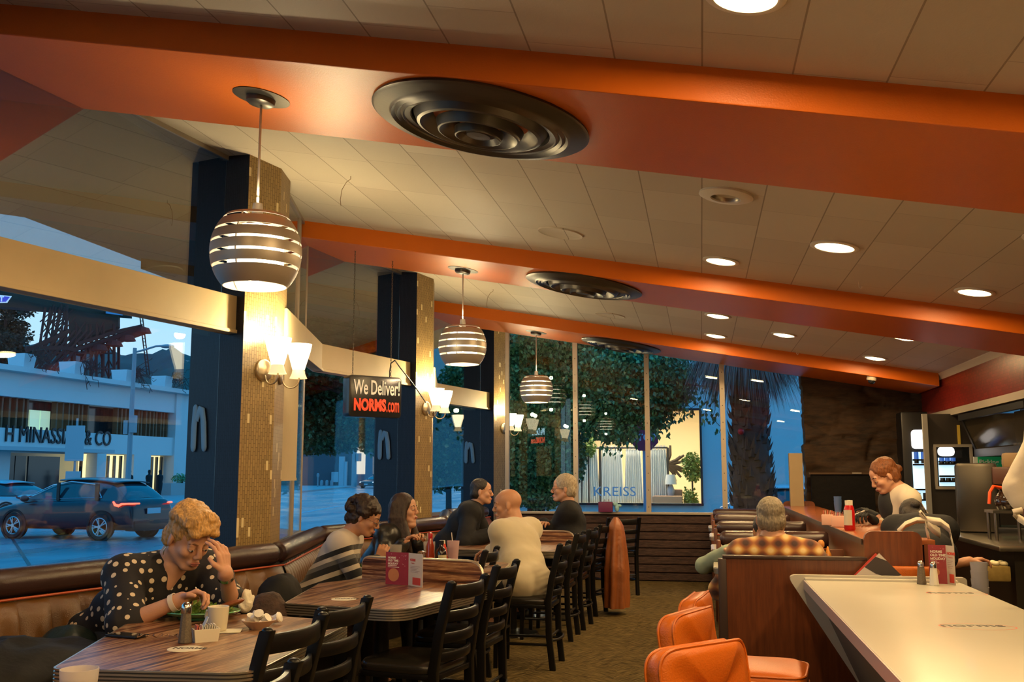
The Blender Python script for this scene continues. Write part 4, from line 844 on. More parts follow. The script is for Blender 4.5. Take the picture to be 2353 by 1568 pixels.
mb = MB(); lean = -.10; zsk = at(1720, 930, y=16).z - RZ
for _ in range(2600):
    an = rg.uniform(0, 2 * pi); rr = rg.uniform(.15, 1.0); top = V((rr * .25 * cos(an) + lean, rr * .25 * sin(an), zsk + 1.15 + rg.uniform(-.2, .3))); out = rg.uniform(.3, .88); ln = rg.uniform(.9, 1.35) - out * .28
    b1 = top + V((cos(an) * out * .6, sin(an) * out * .6, -.25)); b2 = top + V((cos(an) * out, sin(an) * out, -ln)); sd = V((-sin(an), cos(an), 0)) * .012
    mb.add([top - sd, top + sd, b1 + sd, b1 - sd, b2], [(0, 1, 2, 3), (3, 2, 4)])
mb.build('dead_fronds', m_frond, t, smooth=False)
MB().sphere((at(1703, 992, y=15.6).x - t.location.x, -.36, at(1703, 992, y=15.6).z - RZ), .05).build('red_marker', mat('red_reflector', (.5, .02, .03), .3), t)
# --- cars
m_tyre = mat('tyre', (.012, .012, .014), .8); m_rim = mat('alloy_rim', (.45, .48, .5), .3, .9); m_carglass = mat('car_glass', (.02, .035, .045), .05, spec=.9); m_trimc = mat('chrome_trim', (.55, .65, .75), .25, .8)
def car(name, loc, rz, lab, paint, L=4.45, W=1.82, H=1.53, suv=True, lights=False):
    """+X = front"""
    t = thing(name, loc, rz, lab, 'car')
    if suv: low = [(-L / 2, .42), (-L / 2 + .02, .78), (-L / 2 + .10, 1.0), (-L / 2 + .25, 1.04), (-.9, 1.02), (.75, .98), (1.25, .94), (1.95, .80), (L / 2 - .05, .68), (L / 2, .45)]; roof = [(-L / 2 + .22, 1.03), (-L / 2 + .62, 1.42), (-1.1, 1.51), (-.2, 1.53), (.25, 1.49), (1.20, .97)]
    else: low = [(-L / 2, .45), (-L / 2 + .03, .8), (-L / 2 + .15, .95), (-1.3, .96), (.75, .93), (1.3, .88), (2.0, .76), (L / 2 - .03, .6), (L / 2, .42)]; roof = [(-L / 2 + .55, .96), (-1.1, 1.33), (-.3, 1.43), (.1, 1.40), (1.05, .93)]
    secs = []; wz = .2
    top = [p for p in low]; N = len(top)
    def wid(f, x): e = min(1, (L / 2 - abs(x)) / .55); return W / 2 * f * (.86 + .14 * math.sqrt(max(0, e)))
    rows = []
    for x, z in top:
        y1 = wid(1.0, x); y2 = wid(.93, x); rows.append([(x, -y2 * .92, wz + .02), (x, -y1, wz + .14), (x, -y1, min(z * .72 + .1, z - .04)), (x, -y2, z - .01), (x, -y2 * .6, z + .015), (x, 0, z + .02), (x, y2 * .6, z + .015), (x, y2, z - .01), (x, y1, min(z * .72 + .1, z - .04)), (x, y1, wz + .14), (x, y2 * .92, wz + .02)])
    mb = MB(); mb.grid(rows, closed=True); mb.add(rows[0], [tuple(range(11))]); mb.add(rows[-1], [tuple(range(11))]); mb.build('body', paint, t, sub=2, auto=180)
    rr = []
    for x, z in roof:
        f = (z - .93) / .6; yb = wid(.90, x); yt = yb - .22 * max(0, f); rr.append([(x, -yb + .0, .93), (x, -(yb * .45 + yt * .55), (z + .93) / 2), (x, -yt, z - .03), (x, -yt * .6, z + .005), (x, 0, z + .015), (x, yt * .6, z + .005), (x, yt, z - .03), (x, (yb * .45 + yt * .55), (z + .93) / 2), (x, yb, .93)])
    mb = MB(); mb.grid(rr); mb.build('greenhouse', m_carglass, t, sub=2, auto=180)
    mb = MB(); rf = []
    for x, z in roof:
        if z < 1.3: continue
        yt = (wid(.90, x) - .22 * (z - .93) / .6); rf.append([(x, -yt, z - .035), (x, -yt * .92, z + .012), (x, 0, z + .03), (x, yt * .92, z + .012), (x, yt, z - .035)])
    mb.grid(rf); mb.build('roof_panel', paint, t, sub=2, auto=180, solid=.02)
    if suv:
        for s in (-1, 1):
            mb = MB(); pl = [(-L / 2 + .95, 1.05), (-1.0, 1.38), (-.2, 1.45), (.35, 1.36), (1.15, 1.0), (-L / 2 + .95, 1.05)]
            mb.tube([(x, s * (wid(.90, x) - .22 * max(0, (z - .93) / .6) + .012), z) for x, z in pl], .013, 6); mb.build('window_trim', m_trimc, t)
            mb = MB(); yy = s * (W / 2 * .93); mb.box((.05, yy * .955, 1.2), (.09, .03, .45)); mb.box((-1.15, yy * .955, 1.2), (.12, .03, .4)); mb.build('door_pillar', m_black, t, smooth=False)
            MB().sphere((.95, s * .98, 1.02), (.12, .10, .085), 12, 8).build('wing_mirror', paint, t)
    else:
        for s in (-1, 1): MB().sphere((.85, s * .95, .98), (.12, .10, .08), 12, 8).build('wing_mirror', paint, t)
        MB().tube([(.1, -.72, 1.38), (1.0, -.80, .95)], .03, 6).build('windscreen_pillar', paint, t)
    for x in (-L / 2 + .86, L / 2 - .90):
        for s in (-1, 1):
            w = MB(); yc = s * (W / 2 - .09); w.lathe([(.20, -.10), (.30, -.11), (.335, -.07), (.335, .07), (.30, .11), (.20, .10)], 32, c=(x, yc, .335), T=M.Rotation(-s * pi / 2, 4, 'X')); wo_ = w.build('wheel', m_tyre, t)
            r_ = MB(); Tn = M.Translation((x, yc + s * .10, .335)) @ M.Rotation(-s * pi / 2, 4, 'X')
            r_.lathe([(.215, -.02), (.235, .0), (.215, .012), (.20, 0)], 28, c=(x, yc + s * .10, .335), T=M.Rotation(-s * pi / 2, 4, 'X'))
            for i in range(5):
                for dd_ in (-.16, .16): a = 2 * pi * i / 5; r_.cyl(Tn @ V((.03 * cos(a), .03 * sin(a), 0)), Tn @ V((.215 * cos(a + dd_), .215 * sin(a + dd_), .0)), .016, n=6)
            r_.cyl(Tn @ V((0, 0, -.02)), Tn @ V((0, 0, .02)), .05, n=12); r_.build('rim', m_rim, wo_, smooth=False)
            a_ = MB(); a_.lathe([(.345, -.02), (.40, -.02), (.40, .01), (.345, .01)], 32, c=(x, s * (W / 2 - .005), .345), T=M.Rotation(-s * pi / 2, 4, 'X')); a_.build('wheel_arch', m_tyre, t)
    m_tail = mat('tail_lamp_lit', (.8, .02, .02), .3, emit=(1, .06, .03), es=6)
    for s in (-1, 1):
        mb = MB(); xx = -L / 2; mb.tube([(xx + .50, s * (W / 2 * .985), .96), (xx + .44, s * (W / 2 * .99), .88), (xx + .34, s * W / 2 * .985, .86), (xx + .26, s * W / 2 * .975, .90), (xx + .12, s * W / 2 * .93, .91), (xx + .03, s * W / 2 * .84, .91), (xx - .005, s * W / 2 * .6, .91)], [.02, .032, .034, .026, .022, .022, .018], 8); mb.build('tail_lamp', m_tail if lights else mat('red_lamp_off', (.2, .01, .01), .3), t)
    for s in (-1, 1): MB().sphere((L / 2 - .22, s * W / 2 * .78, .66), (.16, .14, .07), 12, 8).build('headlamp', mat('head_lamp', (.8, .85, .9), .2, emit=(.9, .95, 1), es=1.5 if lights else 0), t)
    pn = MB().box((-L / 2 - .02, 0, .72), (.02, .5, .14)).build('number_plate', mat('plate_white', (.6, .65, .7), .5), t, smooth=False)
    pf = MB().box((L / 2 + .01, 0, .45), (.02, .5, .12)).build('number_plate', mat('plate_white'), t, smooth=False)
    MB().box((-L / 2 + .12, 0, .36), (.3, W * .8, .26)).build('bumper', m_black, t, bevel=.05)
    return t
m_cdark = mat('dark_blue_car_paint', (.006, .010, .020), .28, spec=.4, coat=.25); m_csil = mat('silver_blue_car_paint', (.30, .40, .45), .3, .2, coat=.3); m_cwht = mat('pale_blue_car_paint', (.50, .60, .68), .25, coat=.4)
pw = at(233, 1243, z=RZ); pf_ = at(30, 1236, z=RZ); h_ = V((-1, .13, 0)).normalized(); rzc = math.atan2(h_.y, h_.x); rel = V((-4.45 / 2 + .86, .82, 0)); Rm = M.Rotation(rzc, 3, 'Z')
car('dark_suv', pw - Rm @ rel, rzc, 'dark blue SUV with lit red tail lamps driving past outside the left window', m_cdark, lights=True)
p = at(75, 1165, z=RZ) ; p = V((-23.5, 30.2, RZ)); car('silver_sedan', p, math.atan2(.1, -1), 'silver blue car half hidden behind the dark SUV', m_csil, suv=False)
p = at(868, 1121, z=RZ) * 1.0; p = at(872, 1122, z=RZ); car('parked_car', (p.x, p.y, RZ), R(-90 - 20), 'dark parked car facing us in front of the lit storefront', m_cdark, W=1.95 * 1.2, L=4.9, H=1.5)
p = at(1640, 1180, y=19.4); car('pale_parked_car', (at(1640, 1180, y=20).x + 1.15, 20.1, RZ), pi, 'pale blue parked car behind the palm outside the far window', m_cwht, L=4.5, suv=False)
# ================= booths, tables, chairs =================
m_vinyl = mat('tan_vinyl', (.125, .052, .008), .28, spec=.5, var=.25, vs=5, bump=.25, bs=220); m_roll = mat('dark_brown_vinyl', (.045, .022, .020), .26, spec=.6, var=.2, vs=3, bump=.15, bs=200)
m_maroon = mat('maroon_vinyl', (.14, .045, .03), .35, spec=.5, var=.2, bump=.2, bs=200); m_pipe = mat('orange_piping', (.42, .06, .01), .4)
m_base = mat('black_plinth', (.012, .010, .009), .6)
def banquette(path, lab, back_m, widths):
    o = V((*path[0], 0)); t = thing('banquette', o, 0, lab, 'booth seat', 'banquettes along the window'); P = [V(p) - V(path[0]) for p in path]
    def ring(d): return offset_path(P, d)
    smooth_path = lambda pp, z: [V((q.x, q.y, z)) for q in pp]
    for i in range(len(P) - 1):
        a, b_ = P[i], P[i + 1]; d = (b_ - a).normalized(); a2 = a + d * .02; b2 = b_ - d * .02
        pts = [a2, a2 + d * .015, a2 + d * .04] + [a2.lerp(b2, k / 6) for k in range(1, 6)] + [b2 - d * .04, b2 - d * .015, b2]; rs = [.045, .062, .068] + [.069] * 5 + [.068, .062, .045]
        MB().tube(smooth_path(pts, .862), rs, 20).build('top_roll', m_roll, t)
    f = ring(.066); MB().tube(smooth_path(f, .795), .006, 8).build('piping', m_pipe, t)
    for i in range(len(P) - 1):
        w = widths[i % len(widths)]; a0, b0 = ring(.035)[i], ring(.035)[i + 1]; L = (b0 - a0).length; d = (b0 - a0).normalized(); n = V((d.y, -d.x)); nc = max(1, round(L / w)); w = L / nc
        rows = []; K = 9
        for j in range(K + 1):
            tt = j / K; z = .80 - .40 * tt; lean = .03 + .075 * tt; fl = min(1, tt * 5) ** .5; row = []
            for s in range(nc * 10 + 1):
                u = s / 10 * w; k = abs(sin(pi * u / w)) ** .55; bl = (w * .22) * k * fl + .004 * MN.noise(V((u * 9, z * 9, i)))
                p = a0 + d * u + n * (lean + bl - .02 * (1 - fl)); row.append((p.x, p.y, z - (.012 * k if j == 0 else 0)))
            rows.append(row)
        MB().grid(rows).build('back_cushion', back_m, t, auto=70)
    # seat cushion and base
    def strip(d0, d1, z0, z1):
        A, B = ring(d0), ring(d1); mb = MB(); n = len(A)
        for i in range(n - 1): mb.add([(A[i].x, A[i].y, z0), (B[i].x, B[i].y, z0), (B[i + 1].x, B[i + 1].y, z0), (A[i + 1].x, A[i + 1].y, z0), (A[i].x, A[i].y, z1), (B[i].x, B[i].y, z1), (B[i + 1].x, B[i + 1].y, z1), (A[i + 1].x, A[i + 1].y, z1)], [(0, 3, 2, 1), (4, 5, 6, 7), (0, 1, 5, 4), (1, 2, 6, 5), (2, 3, 7, 6), (3, 0, 4, 7)])
        return mb
    strip(.09, .52, .32, .46).build('seat_cushion', back_m, t, bevel=.03, seg=3); strip(.0, .46, .0, .32).build('plinth', m_base, t, smooth=False); strip(-.05, .02, .30, .81).build('back_board', m_base, t, smooth=False)
    return t
PT = [(-2.62, 2.0), (-3.17, 3.98), (-2.63, 5.97), (-3.10, 7.88), (-2.56, 9.88), (-3.05, 11.85), (-2.78, 12.92)]
banquette(PT[0:3], 'nearest tan channelled banquette where the woman in polka dots sits', m_vinyl, [.17])
banquette(PT[2:5], 'middle brown banquette bending around the bay, behind the woman in stripes', m_vinyl, [.085, .17])
banquette(PT[4:7], 'farthest maroon banquette behind the man in the black hoodie', m_maroon, [.10, .12])
struct(MB().prism([(-2.83, 6.35), (-3.18, 7.85), (-3.36, 8.22), (-2.98, 6.85)], .79, .815).build('trim_10', mat('ledge_wood', (.20, .055, .02), .35, var=.3), smooth=False))
# laminate
m_lam = mat('striped_laminate', (.3, .12, .05), .16, spec=.35, coat=.08); nt, b = nt_of(m_lam)
def lam(nt, b, rot, dark=1.0):
    v = coord(nt, scale=(1.1, 24, 24), rot=(0, 0, rot)); n1 = noise_n(nt, v, 1.6, 5, .62)
    c = ramp(nt, n1, [(.36, (.030, .010, .006)), (.44, (.11, .038, .018)), (.50, (.16, .062, .028)), (.56, (.42, .24, .12)), (.60, (.16, .06, .026)), (.68, (.34, .17, .08))]); nt.links.new(c, b.inputs['Base Color'])
lam(nt, b, R(-80)); b.inputs['Roughness'].default_value = .30
m_lamv = mat('striped_laminate_panel', (.3, .12, .05), .25, coat=.1); nt, b = nt_of(m_lamv); lam(nt, b, 0, 1.0)
for n_ in nt.nodes:
    if n_.type == 'MAPPING': n_.inputs['Scale'].default_value = (1.2, 1.2, 34)
m_edge = mat('ribbed_metal_edge', (.62, .56, .45), .28, .9); m_edged = mat('edge_groove', (.10, .08, .06), .5, .5); m_blackm = mat('black_metal', (.012, .012, .013), .35, .3)
m_decal = mat('round_sticker', (.62, .55, .42), .5); m_ink = mat('sticker_ink', (.03, .02, .02), .6)
def roundpoly(poly, r, k=6):
    out = []; n = len(poly)
    for i in range(n):
        p = V(poly[i][:2]); a = V(poly[i - 1][:2]); c = V(poly[(i + 1) % n][:2]); rr = poly[i][2] if len(poly[i]) > 2 else r; u = (a - p).normalized(); w = (c - p).normalized()
        for j in range(k + 1):
            s = j / k; out.append((p + u * rr) * (1 - s) ** 2 + p * 2 * s * (1 - s) + (p + w * rr) * s ** 2)
    return out
def inset(poly, d):
    n = len(poly); out = []
    for i in range(n):
        p = poly[i]; a = poly[i - 1]; c = poly[(i + 1) % n]; d1 = (p - a).normalized(); d2 = (c - p).normalized(); n1 = V((-d1.y, d1.x)); n2 = V((-d2.y, d2.x)); m = (n1 + n2).normalized(); out.append(p + m * d / max(.4, m.dot(n1)))
    return out
def table(poly, lab, ped, H=.74, decal=None, logo=True):
    ctr = sum((V(p[:2]) for p in poly), V((0, 0))) / len(poly); t = thing('diner_table', (ctr.x, ctr.y, 0), 0, lab, 'table', 'laminate tables in the dining area')
    P = roundpoly([(V(p[:2]) - ctr).to_tuple() + tuple(p[2:]) for p in poly], .06)
    ar = sum(P[i - 1].x * P[i].y - P[i].x * P[i - 1].y for i in range(len(P)))
    if ar < 0: P = P[::-1]
    MB().prism(inset(P, .004), H - .05, H).build('table_top', m_lam, t, smooth=False)
    mb = MB()
    for i in range(9):
        z1 = H - .001 - i * .0058; mb.prism(inset(P, -.004 if i % 2 == 0 else .001), z1 - .0058, z1, m=i % 2)
    mb.build('metal_edge', [m_edge, m_edged], t, smooth=False)
    for q in ped:
        q = V(q) - ctr; mb = MB(); mb.cyl((q.x, q.y, .03), (q.x, q.y, H - .05), .04, n=16); mb.lathe([(.001, .05), (.05, .045), (.22, .02), (.23, .0), (.001, 0)], 28, c=(q.x, q.y, 0)); mb.box((q.x, q.y, H - .062), (.3, .3, .02)); mb.build('pedestal', m_blackm, t)
    if decal:
        q = V(decal) - ctr; d_ = MB().lathe([(.001, .0012), (.062, .0012), (.063, 0), (.001, 0)], 32, c=(q.x, q.y, H)).build('round_sticker', m_decal, t, smooth=False)
        if logo: text('sticker_print', 'NORMS', m_ink, .035, d_, M.Translation((q.x - .045, q.y - .012, H + .0015)) @ M.Rotation(R(8), 4, 'Z'), ext=.0003, bold=.001)
    return t
T1 = table([(-2.06, 2.97, .04), (-1.40, 3.02, .10), (-1.46, 4.12, .12), (-2.0, 4.26, .1), (-2.40, 4.0, .06)], 'nearest striped laminate table with the salad and coffee mug', [(-1.95, 3.7)], decal=(-1.82, 3.38))
T2 = table([(-1.99, 4.64, .03), (-1.36, 4.49, .12), (-1.14, 5.42, .03), (-1.20, 5.60, .03), (-2.0, 5.80, .03), (-2.15, 5.5, .03)], 'second striped table with folded menu card and salt and pepper on it', [(-1.65, 5.1)], decal=(-1.76, 4.83))
def upstand(t, a, b_, z0=.74, h=.125, lab=None):
    c = t.location; a = V(a) - V((c.x, c.y)); b_ = V(b_) - V((c.x, c.y)); d = (b_ - a); L = d.length; d.normalize(); T = M(((d.x, 0, -d.y, a.x), (d.y, 0, d.x, a.y), (0, 1, 0, z0), (0, 0, 0, 1)))
    poly = roundpoly([(0, 0, .001), (L, 0, .001), (L - .0, h, .10), (0, h, .05)], .02); p = MB().prism(poly, -.012, .012, T=T).build('upstand_panel', m_lamv, t, smooth=False)
    tp = [T @ V((q.x, q.y, 0)) for q in poly if q.y > .001]; MB().tube(tp, .011, 8).build('upstand_edge', m_edge, p)
upstand(T2, (-1.99, 5.78), (-1.215, 5.575))
T3 = table([(-1.97, 5.84, .03), (-1.19, 5.62, .03), (-1.33, 7.0, .12), (-2.1, 7.15, .08), (-2.3, 6.9, .03)], 'third striped table with sauce bottles and drinks, where two women sit', [(-1.75, 6.4)])
T4 = table([(-2.12, 8.12, .03), (-1.16, 8.02, .06), (-1.12, 9.02, .03), (-2.12, 9.08, .03)], 'fourth striped table between the bald man and the man in the hoodie', [(-1.62, 8.6)])
upstand(T4, (-2.1, 9.07), (-1.13, 9.03), h=.10)
T5 = table([(-2.12, 9.14, .03), (-1.14, 9.10, .03), (-1.25, 10.1, .1), (-2.15, 10.15, .08)], 'farthest laminate table, in front of the white haired man', [(-1.65, 9.7)])
# ladder-back chairs (local +Y = the way the sitter faces)
m_chair = mat('black_lacquered_wood', (.0045, .004, .004), .36, spec=.28, coat=.04); m_seatv = mat('black_vinyl_seat', (.016, .014, .012), .22, spec=.6, bump=.1, bs=120)
def make_chair(loc, rz, lab):
    t = thing('ladder_back_chair', loc, rz, lab, 'chair', 'black ladder back chairs along the aisle')
    for s in (-1, 1):
        pts = [(s * .185, -.21, 0), (s * .19, -.185, .22), (s * .19, -.18, .46), (s * .19, -.205, .62), (s * .19, -.245, .78), (s * .19, -.268, .86)]
        mb = MB()
        for y_, z_ in ((0, 0),): mb.grid([[(p[0] + dx, p[1] + dy, p[2]) for dx, dy in ((-.017, -.021), (.017, -.021), (.017, .021), (-.017, .021))] for p in pts], closed=True); mb.add([(pts[0][0] + dx, pts[0][1] + dy, 0) for dx, dy in ((-.017, -.021), (.017, -.021), (.017, .021), (-.017, .021))], [(0, 1, 2, 3)]); q = pts[-1]; mb.sphere((q[0], q[1], q[2]), (.0165, .0205, .012), 12, 8)
        mb.build('leg', m_chair, t, bevel=.004)
        MB().add([(s * .18 + dx * k, .19 + dy * k + oy, z) for z, k, oy in ((0, .8, .01), (.43, 1.1, 0)) for dx, dy in ((-.018, -.018), (.018, -.018), (.018, .018), (-.018, .018))], [(0, 1, 2, 3), (4, 7, 6, 5), (0, 4, 5, 1), (1, 5, 6, 2), (2, 6, 7, 3), (3, 7, 4, 0)]).build('leg', m_chair, t, smooth=False)
    for z, h in ((.815, .062), (.705, .048), (.605, .045), (.52, .04)):
        y0 = -.185 - max(0, z - .55) * .27; rows = []
        for zz_ in (-h / 2, -h / 2 + .006, h / 2 - .006, h / 2):
            e = .0 if abs(zz_) < h / 2 - .001 else .003
            rows.append([(x / 10 * .176, y0 - .045 * (1 - (x / 10) ** 2) - .010 + e, z + zz_) for x in range(-10, 11)] + [(x / 10 * .176, y0 - .045 * (1 - (x / 10) ** 2) + .010 - e, z + zz_) for x in range(10, -11, -1)])
        mb = MB(); mb.grid(rows, closed=True); n = 42; mb.add(rows[-1], [(i, i + 1, n - 2 - i, n - 1 - i) for i in range(20)]); mb.add(rows[0], [(i, n - 1 - i, n - 2 - i, i + 1) for i in range(20)]); mb.build('back_slat', m_chair, t)
    MB().prism(roundpoly([(-.20, -.20), (.20, -.20), (.215, .22), (-.215, .22)], .07), .42, .445).build('seat_frame', m_chair, t, bevel=.005)
    rows = []
    for r_, z in ((1.0, .445), (1.03, .455), (1.03, .475), (.97, .492), (.7, .50), (.3, .503)): rows.append([(p.x * r_, p.y * r_ + .005, z) for p in roundpoly([(-.20, -.19), (.20, -.19), (.21, .21), (-.21, .21)], .09)])
    mb = MB(); mb.grid(rows, closed=True); mb.add(rows[-1], [tuple(range(len(rows[-1])))]); mb.build('seat_cushion', m_seatv, t, auto=80)
    mb = MB()
    for z, ry in ((.20, 0),): mb.tube([(s_ * .17, -.185, .22) for s_ in (-1, 1)], .010, 8); mb.tube([(-.175, .185, .24), (.175, .185, .24)], .010, 8); mb.tube([(-.18, -.18, .17), (-.175, .18, .17)], .010, 8); mb.tube([(.18, -.18, .17), (.175, .18, .17)], .010, 8)
    mb.tube([(.17, -.19, .20)] + [(.17 * cos(a), -.19 - .055 * sin(a), .20) for a in [pi * i / 10 for i in range(1, 10)]] + [(-.17, -.19, .20)], .009, 8)
    mb.build('stretcher', m_chair, t)
    return t
CH = [((-1.62, 3.29, 0), R(84), 'nearest ladder back chair, tucked at the table with the salad'), ((-1.63, 3.80, 0), R(83), 'second ladder back chair at the table with the salad'),
      ((-1.36, 4.78, 0), R(78), 'ladder back chair at the near corner of the table with the menu card'), ((-1.345, 5.60, 0), R(84), 'empty ladder back chair just in front of the bald man'),
      ((-1.25, 7.28, 0), R(88), 'ladder back chair the bald man sits on'), ((-1.65, 6.60, 0), R(90), 'ladder back chair tucked at the table with the sauce bottles'),
      ((-1.28, 8.50, 0), R(88), 'ladder back chair right behind the bald man, at the fourth table'), ((-1.24, 9.12, 0), R(86), 'ladder back chair beside the white haired man, at the divider panel'), ((-1.20, 10.0, 0), R(80), 'ladder back chair under the hanging orange brown coat'), ((-1.0, 11.62, 0), R(30), 'lone ladder back chair against the brown ribbed wall')]
ch0 = make_chair(*CH[0])
for l_, r_, la in CH[1:]: copy_tree(ch0, l_, r_, la)
copy_tree(ch0, (-1.36, 2.42, 0), R(86), 'ladder back chair of which only the post tips show at the bottom edge')
# coat on the chair
m_coat = mat('rust_leather', (.26, .075, .018), .5, var=.35, vs=7, bump=.5, bs=25); rows = []
for j in range(22):
    tt = j / 21; z = .93 - .86 * tt; wv = .085 + .10 * min(1, tt * 1.7) ** .7 - .05 * max(0, 1 - tt * 12); row = []
    for i in range(36):
        a = 2 * pi * i / 36; f = 1 + .13 * sin(a * 7 + tt * 2) * min(1, tt * 3) + .05 * MN.noise(V((i * .5, j * .3, 0))); row.append((.62 * wv * cos(a) * f, wv * sin(a) * f, z))
    rows.append(row)
mb = MB(); mb.grid(rows, closed=True); mb.add(rows[0], [tuple(range(36))]); mb.add(rows[-1], [tuple(range(36))]); o = mb.build('hanging_coat', m_coat, auto=180); o.location = (-.84, 9.98, .0); tag(o, 'rust brown leather coat hanging over the back of a chair by the aisle', 'coat')
# dark things on the near banquette
m_bag = mat('black_cloth', (.010, .010, .011), .7, var=.3, bump=.5, bs=18, spec=.25)
def lump(name, loc, r, lab, cat, m, seed=0, rz=0, amp=.16, fr=4):
    mb = MB(); mb.sphere((0, 0, r[2]), r, 28, 18); mb.v = [tuple(V(p) * (1 + amp * MN.fractal(V(p) * fr + V((seed, 0, 0)), 1, 2, 3)) if p[2] > .02 else (p[0], p[1], max(0, p[2]))) for p in mb.v]; o = mb.build(name, m, auto=180); o.location = loc; o.rotation_euler = (0, 0, rz); return tag(o, lab, cat)
lump('black_coat', (-2.66, 3.55, .46), (.30, .42, .13), 'black coat heaped on the nearest banquette seat at the lower left', 'coat', m_bag, 1)
lump('dark_handbag', (-2.72, 4.02, .46), (.14, .12, .12), 'dark teal black bag beside the woman in polka dots', 'bag', mat('dark_teal_leather', (.015, .028, .028), .4, bump=.3, bs=40), 2)
lump('black_coat', (-2.36, 5.42, .46), (.12, .16, .17), 'dark coat behind the woman in stripes on the banquette', 'coat', m_bag, 3)
lump('lace_shawl', (-2.12, 4.66, .48), (.17, .12, .145), 'dark brown lacy shawl on the seat behind the salad plate', 'shawl', mat('brown_lace', (.045, .022, .014), .8, var=.9, vs=40, bump=.8, bs=60), 4)
# ================= white counter and stools =================
m_cnt = mat('cream_laminate', (.56, .52, .43), .27, spec=.45, coat=.1, var=.05, vs=1.5); m_cedge = mat('counter_edge_grey', (.36, .29, .28), .4); m_knee = mat('knee_panel_grey', (.10, .085, .075), .5)
t = thing('diner_counter', (.58, 6.22, 0), 0, 'long cream white diner counter at the lower right', 'counter')
XL, XR_, YN = 0, .86, -8.0
MB().box(((XL + XR_) / 2, YN / 2 - .02, .727), (XR_ - XL, -YN, .026)).build('counter_top', m_cnt, t, bevel=.004)
MB().box((XL + .0, YN / 2 - .02, .712), (.012, -YN, .052)).build('front_edge', m_cedge, t, smooth=False)
poly = roundpoly([(-.10, .765, .06), (.90, .765, .02), (.90, .0, .01), (.38, .0, .01)], .02); TP = M(((1, 0, 0, 0), (0, 0, 1, 0), (0, 1, 0, 0), (0, 0, 0, 1)))
MB().prism(poly, -.005, .045, T=TP).build('end_panel', m_cnt, t, smooth=False)
MB().box((.42, -.035, .745), (.84, .05, .016)).build('raised_lip', m_cnt, t, bevel=.004)
MB().add([(x, y, z) for y in (YN, -.006) for x, z in ((.05, .70), (.36, 0), (.42, 0), (.12, .70))], [(0, 1, 2, 3), (4, 7, 6, 5), (0, 4, 5, 1), (1, 5, 6, 2), (2, 6, 7, 3), (3, 7, 4, 0)]).build('knee_panel', m_knee, t, smooth=False)
MB().box((.62, YN / 2 - .02, .35), (.36, -YN, .70)).build('counter_body', m_knee, t, smooth=False)
m_redink = mat('red_ink', (.55, .05, .02), .5)
for (lx_, ly_), s_ in (((.46, 4.43 - 6.22), 1.0), ((.66, 5.62 - 6.22), .9)):
    b_ = text('counter_logo', 'norms', m_ink, .10 * s_, t, M.Translation((lx_ - .09, ly_, .7405)) @ M.Rotation(R(8), 4, 'Z'), ext=.0003, bold=.001)
    mb = MB()
    for i in range(40): a, c_ = 2 * pi * i / 40, 2 * pi * (i + 1) / 40; mb.quad(*[(lx_ + .05 + .15 * k * cos(q), ly_ + .02 + .085 * k * sin(q), .7408) for q, k in ((a, 1), (c_, 1), (c_, .965), (a, .965))])
    mb.build('counter_logo_ring', m_redink, t, smooth=False)
m_or = mat('orange_vinyl', (.46, .105, .008), .33, spec=.35, bump=.2, bs=150, var=.12, vs=4); m_chrome = mat('chrome', (.7, .68, .64), .12, 1)
def stool(loc, rz, lab):
    """local +Y = facing"""
    t = thing('counter_stool', loc, rz, lab, 'stool', 'orange swivel stools at the counter')
    def pad(name, T, w, h, d, par, curve=0):
        rows = []; o_ = [V((p.x, p.y)) for p in roundpoly([(-w / 2, -h / 2), (w / 2, -h / 2), (w / 2, h / 2), (-w / 2, h / 2)], min(w, h) * .22, 8)]
        for k, zz_ in ((.02, -d / 2 - .012), (.25, -d / 2 - .012), (.5, -d / 2 - .010), (.80, -d / 2 - .006), (.955, -d / 2 + .004), (1.0, -d / 2 + .018), (1.0, d / 2 - .018), (.955, d / 2 - .004), (.80, d / 2 + .010), (.6, d / 2 + .016), (.4, d / 2 + .019), (.2, d / 2 + .02), (.02, d / 2 + .02)): rows.append([T @ V((p.x * k, p.y * k, zz_ + curve * (p.x / w * 2) ** 2 * .05)) for p in o_])
        mb = MB(); mb.grid(rows, closed=True); mb.add(rows[0], [tuple(range(len(o_)))]); mb.add(rows[-1], [tuple(range(len(o_)))]); o = mb.build(name, m_or, par, auto=80)
        for zz_ in (-d / 2 + .010, d / 2 - .010): MB().tube([T @ V((p.x * .995, p.y * .995, zz_ + curve * (p.x / w * 2) ** 2 * .05)) for p in o_], .0055, 6, closed=True).build('piping', m_or, o)
    pad('seat_cushion', M.Translation((0, .03, .455)), .43, .43, .09, t)
    pad('back_cushion', M.Translation((0, -.19, .635)) @ M.Rotation(R(98), 4, 'X') @ M.Scale(1, 4), .42, .34, .085, t, 1)
    mb = MB(); mb.cyl((0, .03, .0), (0, .03, .41), .035, n=20); mb.lathe([(.001, .06), (.05, .05), (.17, .015), (.18, 0), (.001, 0)], 32, c=(0, .03, 0)); mb.build('pedestal', m_chrome, t)
    MB().box((0, -.10, .40), (.14, .30, .02)).build('back_bracket', m_chrome, t, bevel=.004)
for l_, r_, la in (((.20, 4.78, 0), R(-98), 'farthest orange vinyl counter stool, seen from the side'), ((.16, 4.18, 0), R(-112), 'orange stool just in front of the farthest one'), ((.16, 3.30, 0), R(-132), 'large orange stool back at the bottom, next to the counter'), ((.10, 2.52, 0), R(-118), 'orange stool just showing at the bottom edge')): stool(l_, r_, la)
